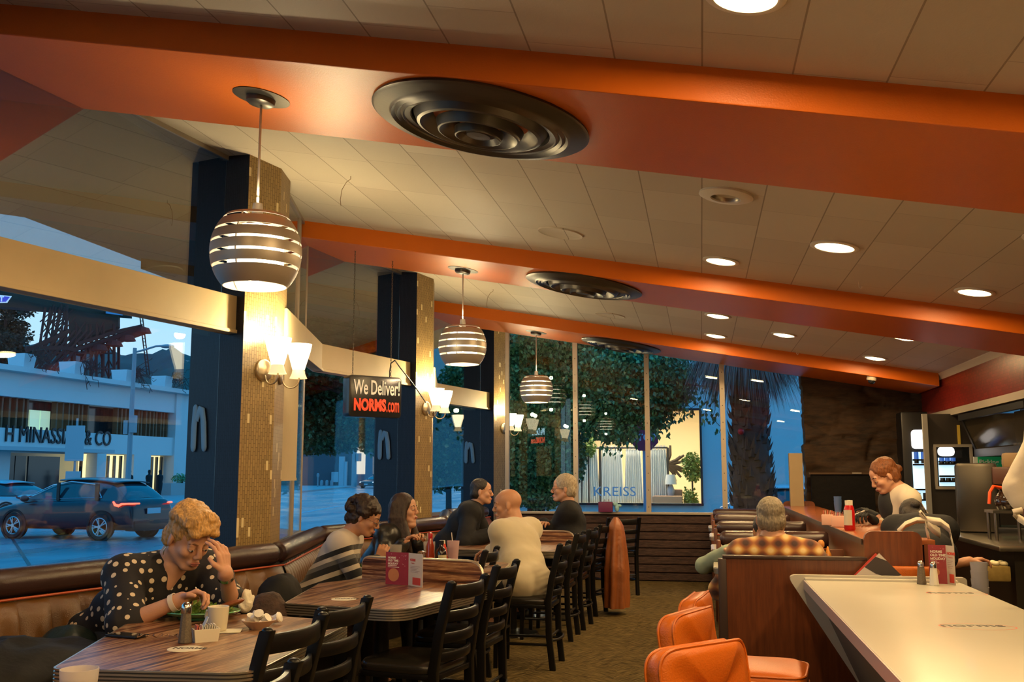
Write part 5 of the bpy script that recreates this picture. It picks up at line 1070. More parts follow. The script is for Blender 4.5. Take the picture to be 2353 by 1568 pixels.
# ================= booths on the right =================
m_wood = mat('cherry_veneer', (.19, .047, .011), .36, spec=.5, coat=.15); nt, b = nt_of(m_wood)
v = coord(nt, scale=(14, 14, 1.2)); n1 = noise_n(nt, v, 3, 6, .6); nt.links.new(ramp(nt, n1, [(.3, (.085, .018, .003)), (.7, (.17, .042, .008))]), b.inputs['Base Color'])
m_wtop = mat('cherry_top', (.30, .085, .024), .25, var=.25, vs=12, coat=.3); m_dtrim = mat('dark_trim', (.05, .028, .022), .35, .2)
t = thing('booth_partition', (.125, 6.38, 0), 0, 'cherry wood partition panel behind the counter end and the man in plaid', 'partition')
MB().box((.415, .02, .42), (.83, .04, .84)).build('panel', m_wood, t, smooth=False); MB().box((.415, .02, .85), (.85, .065, .02)).build('top_trim', m_dtrim, t, bevel=.004); MB().box((-.012, .02, .42), (.05, .065, .84)).build('end_post', m_dtrim, t, bevel=.006)
t = thing('service_ledge', (.95, 6.40, 0), 0, 'long cherry wood service ledge running behind the right hand booths', 'counter'); LY = 6.45
MB().box((.03, LY / 2, .475), (.05, LY, .93)).build('side_panel', m_wood, t, smooth=False); MB().box((.20, LY / 2, .95), (.42, LY, .03)).build('ledge_top', m_wtop, t, bevel=.004)
MB().box((.37, LY / 2, .475), (.05, LY, .93)).build('back_panel', m_wood, t, smooth=False); MB().box((-.008, LY / 2, .95), (.012, LY, .034)).build('ledge_edge', m_dtrim, t, smooth=False)
for y_, x0, x1, h in ((-.01, .0, .33, 1.015), (LY, .03, .41, 1.02)): MB().prism(roundpoly([(x0, 0, .005), (x1, 0, .005), (x1, h, .06), (x0, h, .06)], .01), -.02, .02, T=M(((1, 0, 0, 0), (0, 0, 1, y_), (0, 1, 0, 0), (0, 0, 0, 1)))).build('end_panel', m_wood, t, smooth=False)
def bench(y, lab, dirs, roll=True, z=.86):
    """back at y; dirs: which sides have a seat (+1 = the sitter looks to +Y)"""
    t = thing('booth_bench', (.13, y, 0), 0, lab, 'booth seat', 'booth benches on the right'); W = .80
    MB().tube([(.0, 0, z), (.02, 0, z), (.045, 0, z), (W * .5, 0, z), (W - .02, 0, z), (W, 0, z)], [.035, .055, .062, .064, .062, .05], 18).build('top_roll', m_roll, t)
    mb = MB(); mb.tube([(.0, -.06, z - .065), (W, -.06, z - .065)], .005, 6); mb.build('piping', m_pipe, t)
    MB().box((W / 2, 0, z / 2 - .03), (W, .09, z - .06)).build('back_board', m_vinyl, t, bevel=.01); MB().box((-.012, 0, .43), (.035, .11, z - .02)).build('end_panel', m_wood, t, bevel=.01)
    for s in dirs:
        MB().box((W / 2, s * .30, .40), (W, .44, .12)).build('seat_cushion', m_vinyl, t, bevel=.03, seg=3); MB().box((W / 2, s * .27, .17), (W, .38, .34)).build('plinth', m_base, t, smooth=False)
bench(6.50, 'booth bench the man in the plaid shirt sits on, backing the cherry partition', (1,), z=.76)
bench(7.98, 'first booth bench beyond the man in plaid, with dark padded top', (-1, 1)); bench(9.62, 'second booth bench from the man in plaid, with dark padded top', (-1, 1)); bench(11.30, 'third booth bench, nearest to the ribbed wall', (-1, 1)); bench(12.85, 'last booth bench against the ribbed wall under the window', (-1,))
m_tw = mat('cream_table_laminate', (.66, .60, .48), .2, coat=.2)
for y, la in ((7.16, 'booth table nearest the man in plaid, its cream end sticking out'), (8.80, 'second cream booth table, end sticking out into the aisle'), (10.5, 'third cream booth table, farthest along the aisle'), (12.1, 'last cream booth table near the ribbed wall')):
    t = thing('booth_table', (.5, y, 0), 0, la, 'table', 'booth tables on the right'); MB().prism(roundpoly([(-.43, -.30, .06), (.43, -.30, .01), (.43, .30, .01), (-.43, .30, .06)], .05), .705, .74).build('table_top', m_tw, t, smooth=False); MB().prism(inset(roundpoly([(-.43, -.30, .06), (.43, -.30, .01), (.43, .30, .01), (-.43, .30, .06)], .05), -.004), .700, .733).build('metal_edge', m_edge, t, smooth=False); MB().cyl((.1, 0, 0), (.1, 0, .70), .04).build('pedestal', m_blackm, t)
# ================= kitchen side =================
m_ss = mat('stainless_steel', (.30, .27, .22), .25, .9); m_ssd = mat('steel_shadowed', (.09, .08, .065), .3, .8)  # second steel is a darker copy, shade put into its colour
t = thing('back_counter', (1.86, 7.1, 0), 0, 'stainless back counter behind the waitresses', 'counter')
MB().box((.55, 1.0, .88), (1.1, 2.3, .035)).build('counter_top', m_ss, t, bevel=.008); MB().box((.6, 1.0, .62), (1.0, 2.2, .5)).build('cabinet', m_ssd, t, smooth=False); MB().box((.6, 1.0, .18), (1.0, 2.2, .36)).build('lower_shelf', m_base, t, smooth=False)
a = at(2262, 1105, x=2.5); 
p = at(2255, 1228, z=.90); t = thing('coffee_machine', (2.17, 8.65, .9), R(-12), 'tall dark steel coffee brewer on the back counter', 'coffee machine')
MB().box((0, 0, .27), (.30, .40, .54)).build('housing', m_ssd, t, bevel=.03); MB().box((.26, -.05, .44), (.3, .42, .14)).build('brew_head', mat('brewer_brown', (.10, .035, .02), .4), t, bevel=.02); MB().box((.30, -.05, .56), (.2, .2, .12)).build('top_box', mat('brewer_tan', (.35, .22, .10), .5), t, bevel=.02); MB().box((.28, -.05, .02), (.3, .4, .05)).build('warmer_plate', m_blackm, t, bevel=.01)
p = at(2310, 1118, y=7.6); t = thing('wire_stand', (p.x, 7.6, .898), 0, 'small metal stand holding the coffee pot', 'stand'); 
zt_ = at(2310, 1175, y=7.6).z - .9
MB().box((0, 0, zt_), (.24, .22, .02)).build('stand_top', m_ss, t, smooth=False)
for x_ in (-.1, .1):
    for y_ in (-.09, .09): MB().cyl((x_, y_, 0), (x_, y_, zt_), .012).build('leg', m_ss, t)
t = thing('coffee_pot', (p.x + .0, 7.58, .9 + zt_ + .012), 0, 'round glass coffee pot with an orange handle', 'coffee pot')
MB().lathe([(.001, 0), (.065, 0), (.082, .03), (.085, .07), (.06, .11), (.045, .125), (.05, .14), (.001, .145)], 28).build('pot', mat('dark_coffee_glass', (.03, .018, .012), .06, spec=.8), t); m_oh = mat('orange_handle', (.75, .08, .015), .35)
MB().tube([(-.04, -.03, .15), (-.10, -.06, .16), (-.13, -.08, .12), (-.14, -.085, .04)], .012, 8).build('handle', m_oh, t); MB().lathe([(.001, .14), (.055, .14), (.055, .155), (.001, .16)], 20).build('collar', m_oh, t)
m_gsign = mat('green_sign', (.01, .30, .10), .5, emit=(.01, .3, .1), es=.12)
a = at(2237, 1050, y=11.42); c_ = at(2335, 1092, y=11.42); t = thing('safety_sign', (a.x, 11.42, c_.z), 0, 'green safety poster with white writing behind the coffee machine', 'sign'); W, Hh = c_.x - a.x, a.z - c_.z
MB().box((W / 2, .01, Hh / 2), (W, .02, Hh)).build('panel', mat('sign_border_white', (.6, .62, .6), .6), t, smooth=False); MB().box((W / 2 + .02, -.002, Hh / 2), (W - .04, .01, Hh)).build('green_field', m_gsign, t, smooth=False)
for i, s in enumerate(('Picking It Up Won\'t', 'Hurt... Leaving It', 'There')): text('sign_text', s, mat('sign_text_white', (.75, .8, .75), .5), .070, t, M.Translation((.05, -.009, Hh - .08 - i * .078)) @ M.Rotation(pi / 2, 4, 'X'), ext=.001, bold=.0015)
# post, partition wall with mirror, cooler
y_ = 11.5; a = at(2131, 950, y=y_); b_ = at(2131, 1160, y=y_); xw = at(2129, 1050, y=y_).x
struct(MB().box(((xw + 4.4) / 2, y_ + .08, 1.0), (4.4 - xw, .12, 2.0)).build('wall_kitchen_partition', m_dark, smooth=False)); struct(MB().box((xw, y_, 1.0), (.05, .05, 2.0)).build('trim_11', mat('grey_post', (.25, .24, .22), .4), smooth=False))
a = at(2147, 1025, y=y_); c_ = at(2236, 1122, y=y_); t = thing('wall_mirror', ((a.x + c_.x) / 2, y_ + .012, c_.z), 0, 'framed mirror on the dark partition, a lit cooler front built in as its reflection', 'mirror'); W, Hh = c_.x - a.x, a.z - c_.z; m_frm = mat('pewter_frame', (.40, .36, .30), .35, .4)
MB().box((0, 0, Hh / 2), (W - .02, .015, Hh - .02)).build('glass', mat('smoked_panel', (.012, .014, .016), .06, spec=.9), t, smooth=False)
mb = MB()
for x in (-W / 2, W / 2): mb.box((x, -.008, Hh / 2), (.03, .035, Hh + .03))
for z in (0, Hh): mb.box((0, -.009, z), (W + .03, .037, .03))
mb.build('frame', m_frm, t, smooth=False)
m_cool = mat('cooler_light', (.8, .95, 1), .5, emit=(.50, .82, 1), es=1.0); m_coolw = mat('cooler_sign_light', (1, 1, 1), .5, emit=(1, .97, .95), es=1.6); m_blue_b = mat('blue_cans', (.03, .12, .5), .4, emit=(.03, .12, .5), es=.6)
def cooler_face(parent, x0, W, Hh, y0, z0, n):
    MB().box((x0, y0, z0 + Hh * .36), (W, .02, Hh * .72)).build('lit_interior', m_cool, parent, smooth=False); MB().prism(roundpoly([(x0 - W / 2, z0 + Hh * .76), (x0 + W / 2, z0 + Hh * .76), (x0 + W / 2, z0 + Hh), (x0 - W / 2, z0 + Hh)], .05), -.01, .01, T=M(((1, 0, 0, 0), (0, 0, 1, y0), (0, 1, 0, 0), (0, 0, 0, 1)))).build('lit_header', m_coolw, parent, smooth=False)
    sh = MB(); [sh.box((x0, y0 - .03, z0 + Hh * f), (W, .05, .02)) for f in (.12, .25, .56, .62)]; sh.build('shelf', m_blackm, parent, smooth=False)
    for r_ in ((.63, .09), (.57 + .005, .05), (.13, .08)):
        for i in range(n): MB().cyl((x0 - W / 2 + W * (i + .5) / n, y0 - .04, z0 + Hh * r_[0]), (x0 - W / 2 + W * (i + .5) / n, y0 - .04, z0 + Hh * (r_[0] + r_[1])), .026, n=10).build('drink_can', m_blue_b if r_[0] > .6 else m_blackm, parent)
cooler_face(t, -W / 2 + .115, .17, Hh * .93, -.012, .02, 3)  # glowing cooler front added on the glass in place of a reflection
a = at(2094, 988, y=12.7); c_ = at(2134, 1172, y=12.7); t = thing('drinks_cooler', (a.x, 12.75, 0), 0, 'tall drinks cooler with lit white header and blue cans', 'fridge'); W, Hh = .62, a.z - .86
MB().box((W / 2 - .05, .2, 1.05), (W + .1, .36, 2.1)).build('cabinet', m_blackm, t, bevel=.02); cooler_face(t, W / 2 - .0, W, a.z - c_.z, -.02, c_.z, 8)
p = at(2200, 1000, y=11.45); a = at(2200, 977, y=y_); c_ = at(2208, 1024, y=y_); o = MB().box((0, 0, 0), ((c_.x - a.x) * 1.2, .01, a.z - c_.z)).build('yellow_notice', mat('yellow_card', (.50, .35, .04), .6), smooth=False); o.location = ((a.x + c_.x) / 2, y_ + .012, (a.z + c_.z) / 2); tag(o, 'narrow yellow notice above the framed panel on the dark partition', 'notice')
# hanging glass display under the soffit
t = thing('hanging_display_case', (2.80, 10.15, 2.0), 0, 'black framed hanging glass case with glasses in it under the red soffit', 'display case')
Lc = 2.2; mb = MB(); mf = MB()
def casept(u, w, z): return V((w, u, z))
z0, z1 = -.46, -.03; a0, a1 = -.02, .12
for u in (-Lc / 2, Lc / 2): mf.add([(w, u + du, z) for du in (-.03, .03) for w, z in ((-.10, z1), (.06, z0), (.45, z0), (.45, z1))], [(0, 1, 2, 3), (4, 7, 6, 5), (0, 4, 5, 1), (1, 5, 6, 2), (2, 6, 7, 3), (3, 7, 4, 0)])
def bar(w, z, dw=.05, dz=.06): mf.box((w, 0, z), (dw, Lc, dz))
bar(-.09, z1 - .03); bar(.05, z0 + .03, .05, .08); mf.box((.28, 0, z0 + .01), (.45, Lc, .02)); mf.box((.45, 0, -.21), (.02, Lc, .42)); mf.build('frame', m_blackm, t, smooth=False)
MB().add([(-.08, -Lc / 2, z1 - .03), (-.08, Lc / 2, z1 - .03), (.055, Lc / 2, z0 + .05), (.055, -Lc / 2, z0 + .05)], [(0, 1, 2, 3)]).build('glass_front', mat('case_glass', (.06, .045, .025), .12, spec=.3, alpha=.35), t, smooth=False, solid=.004)
MB().box((.43, 0, -.2), (.01, Lc - .1, .36)).build('back_panel', mat('case_back_tan', (.20, .15, .09), .6), t, smooth=False)
mgl = mat('glassware', (.5, .42, .3), .08, .7); rg = random.Random(6)
for i in range(14):
    o = MB().lathe([(.001, .0), (.03, .0), (.036, .08), (.034, .08), (.028, .006), (.001, .006)], 14).build('drinking_glass', mgl); o.location = (2.80 + .12 + (i % 2) * .09, 9.5 + (i // 2) * .10, 2.0 + z0 + .02 + .001); tag(o, 'drinking glass standing in the hanging display case', 'glass', 'glasses in the hanging case')
# container shelf, crate of small jars below the back counter
p = at(2285, 1300, y=7.05); t = thing('creamer_basket', (p.x, 7.05, at(2285, 1335, y=7.05).z), 0, 'yellow basket of creamers on the shelf under the back counter', 'basket')
MB().box((0, 0, .05), (.16, .14, .10)).build('basket', mat('yellow_wicker', (.32, .22, .06), .6, var=.3, vs=40), t, bevel=.015)
for i in range(6): MB().sphere((-.05 + .05 * (i % 3), -.035 + .07 * (i // 3), .11), (.024, .03, .018), 12, 8).build('creamer', mat('cream_plastic', (.62, .55, .35), .5), t)
# ================= things on the tables =================
m_cream = mat('cream_china', (.62, .55, .42), .3, coat=.3); m_green = mat('green_china', (.10, .32, .13), .25, coat=.4); m_cap = mat('shaker_cap', (.7, .66, .58), .18, 1); m_salt = mat('salt_fill', (.75, .70, .58), .6)
m_pep = mat('pepper_fill', (.11, .085, .06), .7, var=.7, vs=180); m_clear = mat('clear_plastic', (.55, .52, .50), .12, alpha=.28, spec=.8); m_red = mat('red_plastic', (.42, .008, .008), .25, spec=.5); m_wp = mat('white_cap_plastic', (.70, .64, .52), .4)
def shaker(loc, salt, lab, h=.125):
    t = thing('salt_shaker' if salt else 'pepper_shaker', loc, random.Random(loc[0]).random(), lab, 'shaker'); k = h / .125
    MB().lathe([(.001, 0), (.024, 0), (.026, .004), (.018, .088 * k), (.0165, .10 * k), (.001, .10 * k)], 10, sq=1).build('glass_body', m_salt if salt else m_pep, t, auto=20)
    MB().lathe([(.0185, .092 * k), (.019, .108 * k), (.017, .118 * k), (.009, .125 * k), (.001, .126 * k)], 20).build('cap', m_cap, t); return t
def cup(name, loc, r0, r1, h, lab, fill=None, fl=.6, straw=False, m=None):
    t = thing(name, loc, 0, lab, 'cup'); MB().lathe([(.001, .003), (r0, .003), (r0 + .001, .0), (r0 + .002, .004), (r1, h), (r1 + .002, h), (r1 + .002, h - .008), (r0 + .002, 0), (.001, 0)], 28).build('tumbler', m or m_clear, t)
    if fill: MB().lathe([(.001, .006), (r0 - .001, .006), (r0 + (r1 - r0) * fl - .002, h * fl), (.001, h * fl)], 24).build('drink', fill, t)
    if straw: MB().tube([(.01, 0, .01), (-.012, .0, h * 1.38)], .003, 8).build('straw', mat('straw_white', (.7, .66, .6), .4), t)
    return t
def P(px, py, z=.74): q = at(px, py, z=z); return (q.x, q.y, z)
# near table
t = thing('salad_platter', (-2.13, 4.07, .742), R(6), 'oval green platter of salad in front of the woman in polka dots', 'plate')
def oval(prof, sx=1.0, sy=.62, n=40):
    mb = MB(); k = len(prof); mb.lathe(prof, n); mb.v = [(p[0] * sx, p[1] * sy, p[2]) for p in mb.v]; return mb
oval([(.001, 0), (.09, 0), (.095, .008), (.15, .022), (.165, .032), (.163, .036), (.145, .028), (.09, .014), (.001, .012)], 1.05, .75).build('platter', m_green, t)
rg = random.Random(3); mb = MB()
for _ in range(520):
    a = rg.uniform(0, 2 * pi); r = rg.random() ** .5; c = V((.135 * r * cos(a), .085 * r * sin(a), .02 + .028 * (1 - r) + rg.random() * .02)); ax = V((rg.gauss(0, 1), rg.gauss(0, 1), rg.gauss(0, .6))).normalized(); sd = ax.orthogonal().normalized(); L = rg.uniform(.012, .03)
    mb.add([c, c + ax * L * .5 + sd * L * .35, c + ax * L, c + ax * L * .5 - sd * L * .35], [(0, 1, 2), (0, 2, 3)], rg.choice((0, 0, 1)))
lt = mb.build('salad_leaves', [mat('lettuce', (.13, .22, .03), .5), mat('lettuce_pale', (.32, .38, .10), .5)], t, smooth=False)
mb = MB(); mb.sphere((0, 0, 0), (.075, .028, .014), 20, 10, T=M.Rotation(R(-18), 3, 'Y')); mb.v = [tuple(V(p) + V((.115, .02, .055))) for p in mb.v]; mb.build('roast_meat', mat('roast_brown', (.22, .06, .012), .4, bump=.4, bs=60), t)
MB().lathe([(.001, 0), (.045, 0), (.055, .02), (.055, .022), (.001, .02)], 24, c=(.19, .03, 0)).build('side_cup', m_clear, t) if 0 else None
mg = thing('coffee_mug', P(500, 1452), R(160), 'cream coffee mug standing between the platter and the sugar caddy', 'mug'); MB().lathe([(.001, 0), (.030, 0), (.034, .006), (.038, .04), (.042, .092), (.040, .094), (.037, .088), (.032, .01), (.001, .008)], 32).build('cup_body', m_cream, mg); MB().tube([(.038, 0, .075), (.062, 0, .072), (.068, 0, .05), (.058, 0, .026), (.035, 0, .02)], .006, 10).build('handle', m_cream, mg); MB().lathe([(.001, .07), (.037, .07)], 24).build('coffee', mat('coffee_dark', (.02, .008, .004), .1), mg)
p = P(480, 1452); o = MB().box((0, 0, .0012), (.10, .10, .002)).build('paper_napkin', mat('napkin_cream', (.68, .62, .45), .8), smooth=False); q = P(515, 1452); o.location = (q[0] + .015, q[1] + .005, .741); o.rotation_euler = (0, 0, R(20)); tag(o, 'small cream napkin under the coffee mug', 'napkin')
mg.location.z = .744
c = P(472, 1474); t = thing('sugar_caddy', (c[0], c[1], .741), R(38), 'white rectangular sugar caddy with packets', 'caddy')
mb = MB(); k1, k2 = .040, .046; w1, w2 = .026, .031; mb.add([(x * k, y * w, z) for z, k, w in ((0, k1, w1), (.046, k2, w2)) for x, y in ((-1, -1), (1, -1), (1, 1), (-1, 1))], [(0, 3, 2, 1), (0, 1, 5, 4), (1, 2, 6, 5), (2, 3, 7, 6), (3, 0, 4, 7)]); mb.build('box', mat('caddy_white', (.66, .60, .48), .4), t, smooth=False, solid=.003)
for i in range(9):
    MB().box((-.034 + i * .0085, 0, .036), (.002, .044, .048), mt=M.Rotation(R(rg.uniform(-14, 14)), 4, 'Y')).build('sugar_packet', mat('packet_pink', (.60, .16, .12), .6) if i < 2 else (mat('packet_white', (.66, .62, .55), .6)), t, smooth=False)
MB().box((-.005, 0, .065), (.002, .04, .05), mt=M.Rotation(R(24), 4, 'Y')).build('printed_packet', mat('packet_blue', (.5, .55, .62), .6), t, smooth=False)
shaker(P(425, 1478), False, 'tall pepper shaker nearest to the viewer on the salad table', .145)
t = thing('creamer_bowl', P(594, 1446), 0, 'shallow cream bowl heaped with white creamer cups', 'bowl'); MB().lathe([(.001, .003), (.028, .003), (.03, 0), (.034, .0), (.058, .024), (.07, .036), (.068, .038), (.055, .028), (.03, .008), (.001, .007)], 32).build('bowl', mat('bowl_beige', (.45, .32, .22), .3, coat=.3), t)
m_crm = mat('creamer_white', (.72, .68, .60), .4, coat=.3)
for i, (x, y, z, a, b_) in enumerate(((-.035, .0, .042, .4, .3), (-.01, -.015, .045, 1.2, 1.0), (.015, .012, .043, 2, .5), (.035, -.01, .042, .9, .2), (-.02, .02, .055, 2.4, 1.2), (.01, -.02, .058, .2, .8))):
    o = MB().lathe([(.001, -.014), (.012, -.014), (.016, .010), (.019, .012), (.001, .014)], 16, T=M.Rotation(b_, 3, 'X') @ M.Rotation(a, 3, 'Y')).build('creamer_cup', m_crm); q = P(594, 1446); o.location = (q[0] + x, q[1] + y, .74 + z); tag(o, 'small white creamer cup heaped in the shallow bowl', 'creamer', 'creamers in the bowl')
o = MB().lathe([(.001, -.018), (.014, -.018), (.019, .012), (.023, .014), (.02, .02), (.001, .024)], 18, T=M.Rotation(R(70), 3, 'Y')).build('creamer_cup', m_crm); q = P(634, 1436); o.location = (q[0], q[1], .765); tag(o, 'white creamer cup lying on the table right of the bowl', 'creamer')
lump('crumpled_napkin', P(562, 1410), (.035, .03, .04), 'crumpled white napkin standing in a clear cup beside the platter', 'napkin', mat('napkin_white', (.72, .66, .52), .8, bump=.6, bs=60), 5, 0, .45, 30)
t = thing('phone', P(292, 1464), R(-12), 'dark phone lying at the left edge of the salad table', 'phone'); MB().box((0, 0, .005), (.15, .075, .008)).build('case', m_blackm, t, bevel=.003); MB().box((0, 0, .0094), (.14, .067, .001)).build('screen', mat('phone_glass', (.01, .008, .008), .05, spec=.9), t, smooth=False)
t = thing('eyeglasses_case', P(352, 1468), R(15), 'brown chain and folded glasses in front of the woman in polka dots', 'glasses'); mb = MB(); rg = random.Random(2); pts = [(-.07, 0, .006)]
for i in range(30): pts.append((-.07 + i * .006, .025 * sin(i * 1.3) + rg.uniform(-.01, .01), .006 + .008 * abs(sin(i * .9))))
mb.tube(pts, .0022, 6); mb.build('chain', mat('bronze_chain', (.22, .12, .07), .35, .7), t); MB().tube([(.1, .03, .004), (.2, .16, .012)], .003, 6).build('temple', mat('bronze_chain'), t)
# frosted tumbler, front left
cup('frosted_tumbler', P(176, 1660), .034, .045, .13, 'frosted ribbed plastic tumbler at the bottom left edge', mat('iced_water', (.45, .36, .28), .3), .82, m=mat('frosted_plastic', (.62, .56, .54), .35, alpha=.6))
# shared stand for that tumbler: a small table in front
table([(-2.15, 1.9, .05), (-1.45, 1.9, .05), (-1.45, 2.62, .08), (-2.15, 2.6, .05)], 'striped table in front of the view, just below the bottom edge, carrying the frosted tumbler', [(-1.8, 2.2)])
# table two: menu card, shakers
m_mred = mat('menu_maroon', (.26, .02, .03), .35, var=.2, vs=30); m_mcream = mat('menu_cream', (.60, .50, .38), .4); m_mtx = mat('menu_print_cream', (.75, .68, .55), .5)
def menu_card(a, fold, c, z0, h, lab, front_red=True):
    a, fold, c = V((*a, 0)), V((*fold, 0)), V((*c, 0)); t = thing('menu_card', (fold.x, fold.y, z0), 0, lab, 'menu card'); 
    for p, q, m_, left in ((a, fold, m_mred, True), (fold, c, m_mcream, False)):
        d = (q - p); L = d.length; d.normalize(); o = p - fold; T = M(((d.x, 0, d.y, o.x), (d.y, 0, -d.x, o.y), (0, 1, 0, 0), (0, 0, 0, 1)))
        MB().add([T @ V(x) for x in ((0, 0, -.001), (L, 0, -.001), (L, h, -.001), (0, h, -.001), (0, 0, .001), (L, 0, .001), (L, h, .001), (0, h, .001))], [(0, 3, 2, 1), (4, 5, 6, 7), (0, 1, 5, 4), (1, 2, 6, 5), (2, 3, 7, 6), (3, 0, 4, 7)]).build('cover_panel', m_, t, smooth=False)
        Tz = T @ M.Translation((0, 0, .0016))
        if left:
            for i, (s, k) in enumerate((('NORMS', .2), ('OLD TIME', .14), ('HOLIDAY', .14))): text('card_text', s, m_mtx, h * .085, t, Tz @ M.Translation((L * .10, h * (.80 - i * .09), 0)), ext=.0002, bold=.0006)
            mb = MB()
            for i in range(9): mb.quad(*[Tz @ V((L * x, h * (.62 - i * .045 + y), 0)) for x, y in ((.1, 0), (.35 + .3 * ((i * 7) % 5) / 5, 0), (.35 + .3 * ((i * 7) % 5) / 5, .014), (.1, .014))]) if i < 3 else None
            rg_ = random.Random(4)
            for i in range(22): x, y = rg_.uniform(.05, .95), rg_.uniform(.55, .97); s_ = .012; mb.quad(*[Tz @ V((L * (x + s_ * u), h * y + L * s_ * v_, 0)) for u, v_ in ((-1, 0), (0, -1), (1, 0), (0, 1))])
            mb.build('card_print', m_mtx, t, smooth=False)
            MB().lathe([(.001, .0003), (L * .24, .0003), (L * .24, 0), (.001, 0)], 20, T=Tz.to_3x3(), c=Tz @ V((L * .35, h * .30, 0))).build('card_picture', mat('food_print', (.45, .17, .06), .5), t, smooth=False)
        else:
            text('card_text', 'NORMS', m_redink, h * .10, t, Tz @ M.Translation((L * .12, h * .76, 0)), ext=.0002, bold=.0012, sx=.9); text('card_text', 'Classics', m_redink, h * .06, t, Tz @ M.Translation((L * .2, h * .68, 0)), ext=.0002)
            mb = MB(); [mb.quad(*[Tz @ V((L * x, h * (.60 - i * .045 + y), 0)) for x, y in ((.15, 0), (.8 - .1 * (i % 3), 0), (.8 - .1 * (i % 3), .009), (.15, .009))]) for i in range(5)]; mb.build('card_print', mat('menu_grey_print', (.25, .12, .10), .6), t, smooth=False)
            MB().box((0, 0, 0), (L * .55, h * .22, .0006)).build('card_block', m_redink, t, smooth=False).data.transform(Tz @ M.Translation((L * .58, h * .16, 0)))
    return t
menu_card((-1.76, 5.50), (-1.615, 5.46), (-1.505, 5.36), .742, .178, 'maroon and cream folded menu card on the second striped table')
shaker(P(930, 1343), True, 'salt shaker in front of the maroon menu card', .125); shaker(P(951, 1345), False, 'pepper shaker in front of the maroon menu card', .125)
# table three
def bottle(name, loc, prof, m_, lab, cat='bottle', cap=None, label_=None):
    t = thing(name, loc, 0, lab, cat); MB().lathe(prof, 24).build('bottle_body', m_, t)
    if cap: MB().lathe(cap[0], 20).build('cap', cap[1], t)
    if label_: 
        z0, z1, r, m2, rot = label_; MB().grid([[(r * cos(a), r * sin(a), z) for a in [rot + R(q) for q in range(-50, 51, 10)]] for z in (z0, z1)]).build('paper_label', m2, t)
    return t
q = (-1.735, 6.35, .741); bottle('hot_sauce_bottle', q, [(.001, 0), (.028, 0), (.030, .01), (.030, .10), (.026, .12), (.027, .15), (.018, .18), (.013, .205), (.001, .205)], mat('hot_sauce', (.28, .03, .006), .15, coat=.5), 'red hot sauce bottle on the third table', cap=([(.014, .20), (.015, .225), (.012, .235), (.001, .236)], m_red))
bottle('syrup_bottle', (-1.655, 6.33, .741), [(.001, 0), (.033, 0), (.035, .01), (.035, .105), (.030, .13), (.014, .15), (.013, .175), (.001, .175)], mat('dark_syrup', (.012, .006, .005), .1, coat=.5), 'dark sauce bottle with pale label on the third table', cap=([(.016, .165), (.016, .19), (.001, .192)], m_blackm), label_=(.03, .10, .0355, mat('pale_label', (.50, .46, .28), .6), R(-60)))
bottle('ketchup_bottle', (-1.72, 6.62, .741), [(.001, 0), (.03, 0), (.032, .05), (.026, .11), (.016, .15), (.001, .15)], mat('ketchup_red', (.50, .03, .012), .25), 'small ketchup bottle between hot sauce and dark bottle', cap=([(.016, .145), (.014, .17), (.001, .172)], m_wp))
shaker((-1.70, 6.50, .741), True, 'salt shaker beside the dark sauce bottle on the third table')
cup('dark_soda', (-2.02, 6.52, .741), .03, .041, .145, 'tumbler of dark soda in front of the woman in stripes', mat('cola', (.03, .008, .006), .2), .62)
cup('iced_tea', (-1.86, 6.78, .741), .03, .040, .15, 'tumbler of orange iced tea with a white straw', mat('tea_amber', (.45, .13, .02), .2), .62, True)
cup('pink_drink', (-1.72, 6.90, .741), .03, .042, .15, 'tumbler of pink drink with a straw beside the dark bottle', mat('pink_lemonade', (.55, .22, .22), .3), .75, True, m=mat('pink_plastic', (.6, .42, .45), .3, alpha=.55))
t = thing('glass_jar', (-1.86, 6.60, .741), 0, 'small glass jar with a metal lid in front of the long haired woman', 'jar'); MB().lathe([(.001, 0), (.03, 0), (.034, .02), (.034, .06), (.028, .075), (.001, .075)], 20).build('jar', mat('jam_dark', (.02, .01, .01), .1, spec=.8), t); MB().lathe([(.03, .072), (.031, .092), (.02, .10), (.001, .10)], 20).build('lid', m_cap, t)
t = thing('dinner_plate', (-2.10, 6.85, .741), 0, 'dinner plate with food in front of the long haired woman', 'plate'); MB().lathe([(.001, 0), (.07, 0), (.115, .016), (.113, .019), (.07, .006), (.001, .006)], 32).build('plate', m_cream, t); MB().sphere((0, 0, .02), (.06, .05, .02), 16, 8).build('food', mat('mashed_food', (.5, .42, .2), .7, bump=.5, bs=50), t)
t = thing('dinner_plate', (-2.14, 6.30, .741), 0, 'plate with green salad in front of the woman in stripes', 'plate'); MB().lathe([(.001, 0), (.07, 0), (.11, .016), (.108, .019), (.07, .006), (.001, .006)], 32).build('plate', mat('steel_plate', (.5, .5, .48), .2, .8), t); MB().sphere((0, 0, .022), (.06, .05, .022), 16, 8).build('food', mat('lettuce'), t)
o = MB().lathe([(.001, 0), (.1, 0), (.105, .006), (.001, .004)], 24).build('side_plate', m_cream); o.location = (-1.52, 6.62, .741); tag(o, 'small cream side plate near the aisle end of the third table', 'plate')
o = MB().prism([(-.05, -.03), (.05, -.03), (.05, .03), (-.05, .03)], 0, .012).build('brown_wallet', mat('tan_leather', (.30, .15, .04), .5), bevel=.004); o.location = (-1.57, 6.36, .741); tag(o, 'small tan folded thing beside the dark sauce bottle', 'wallet')
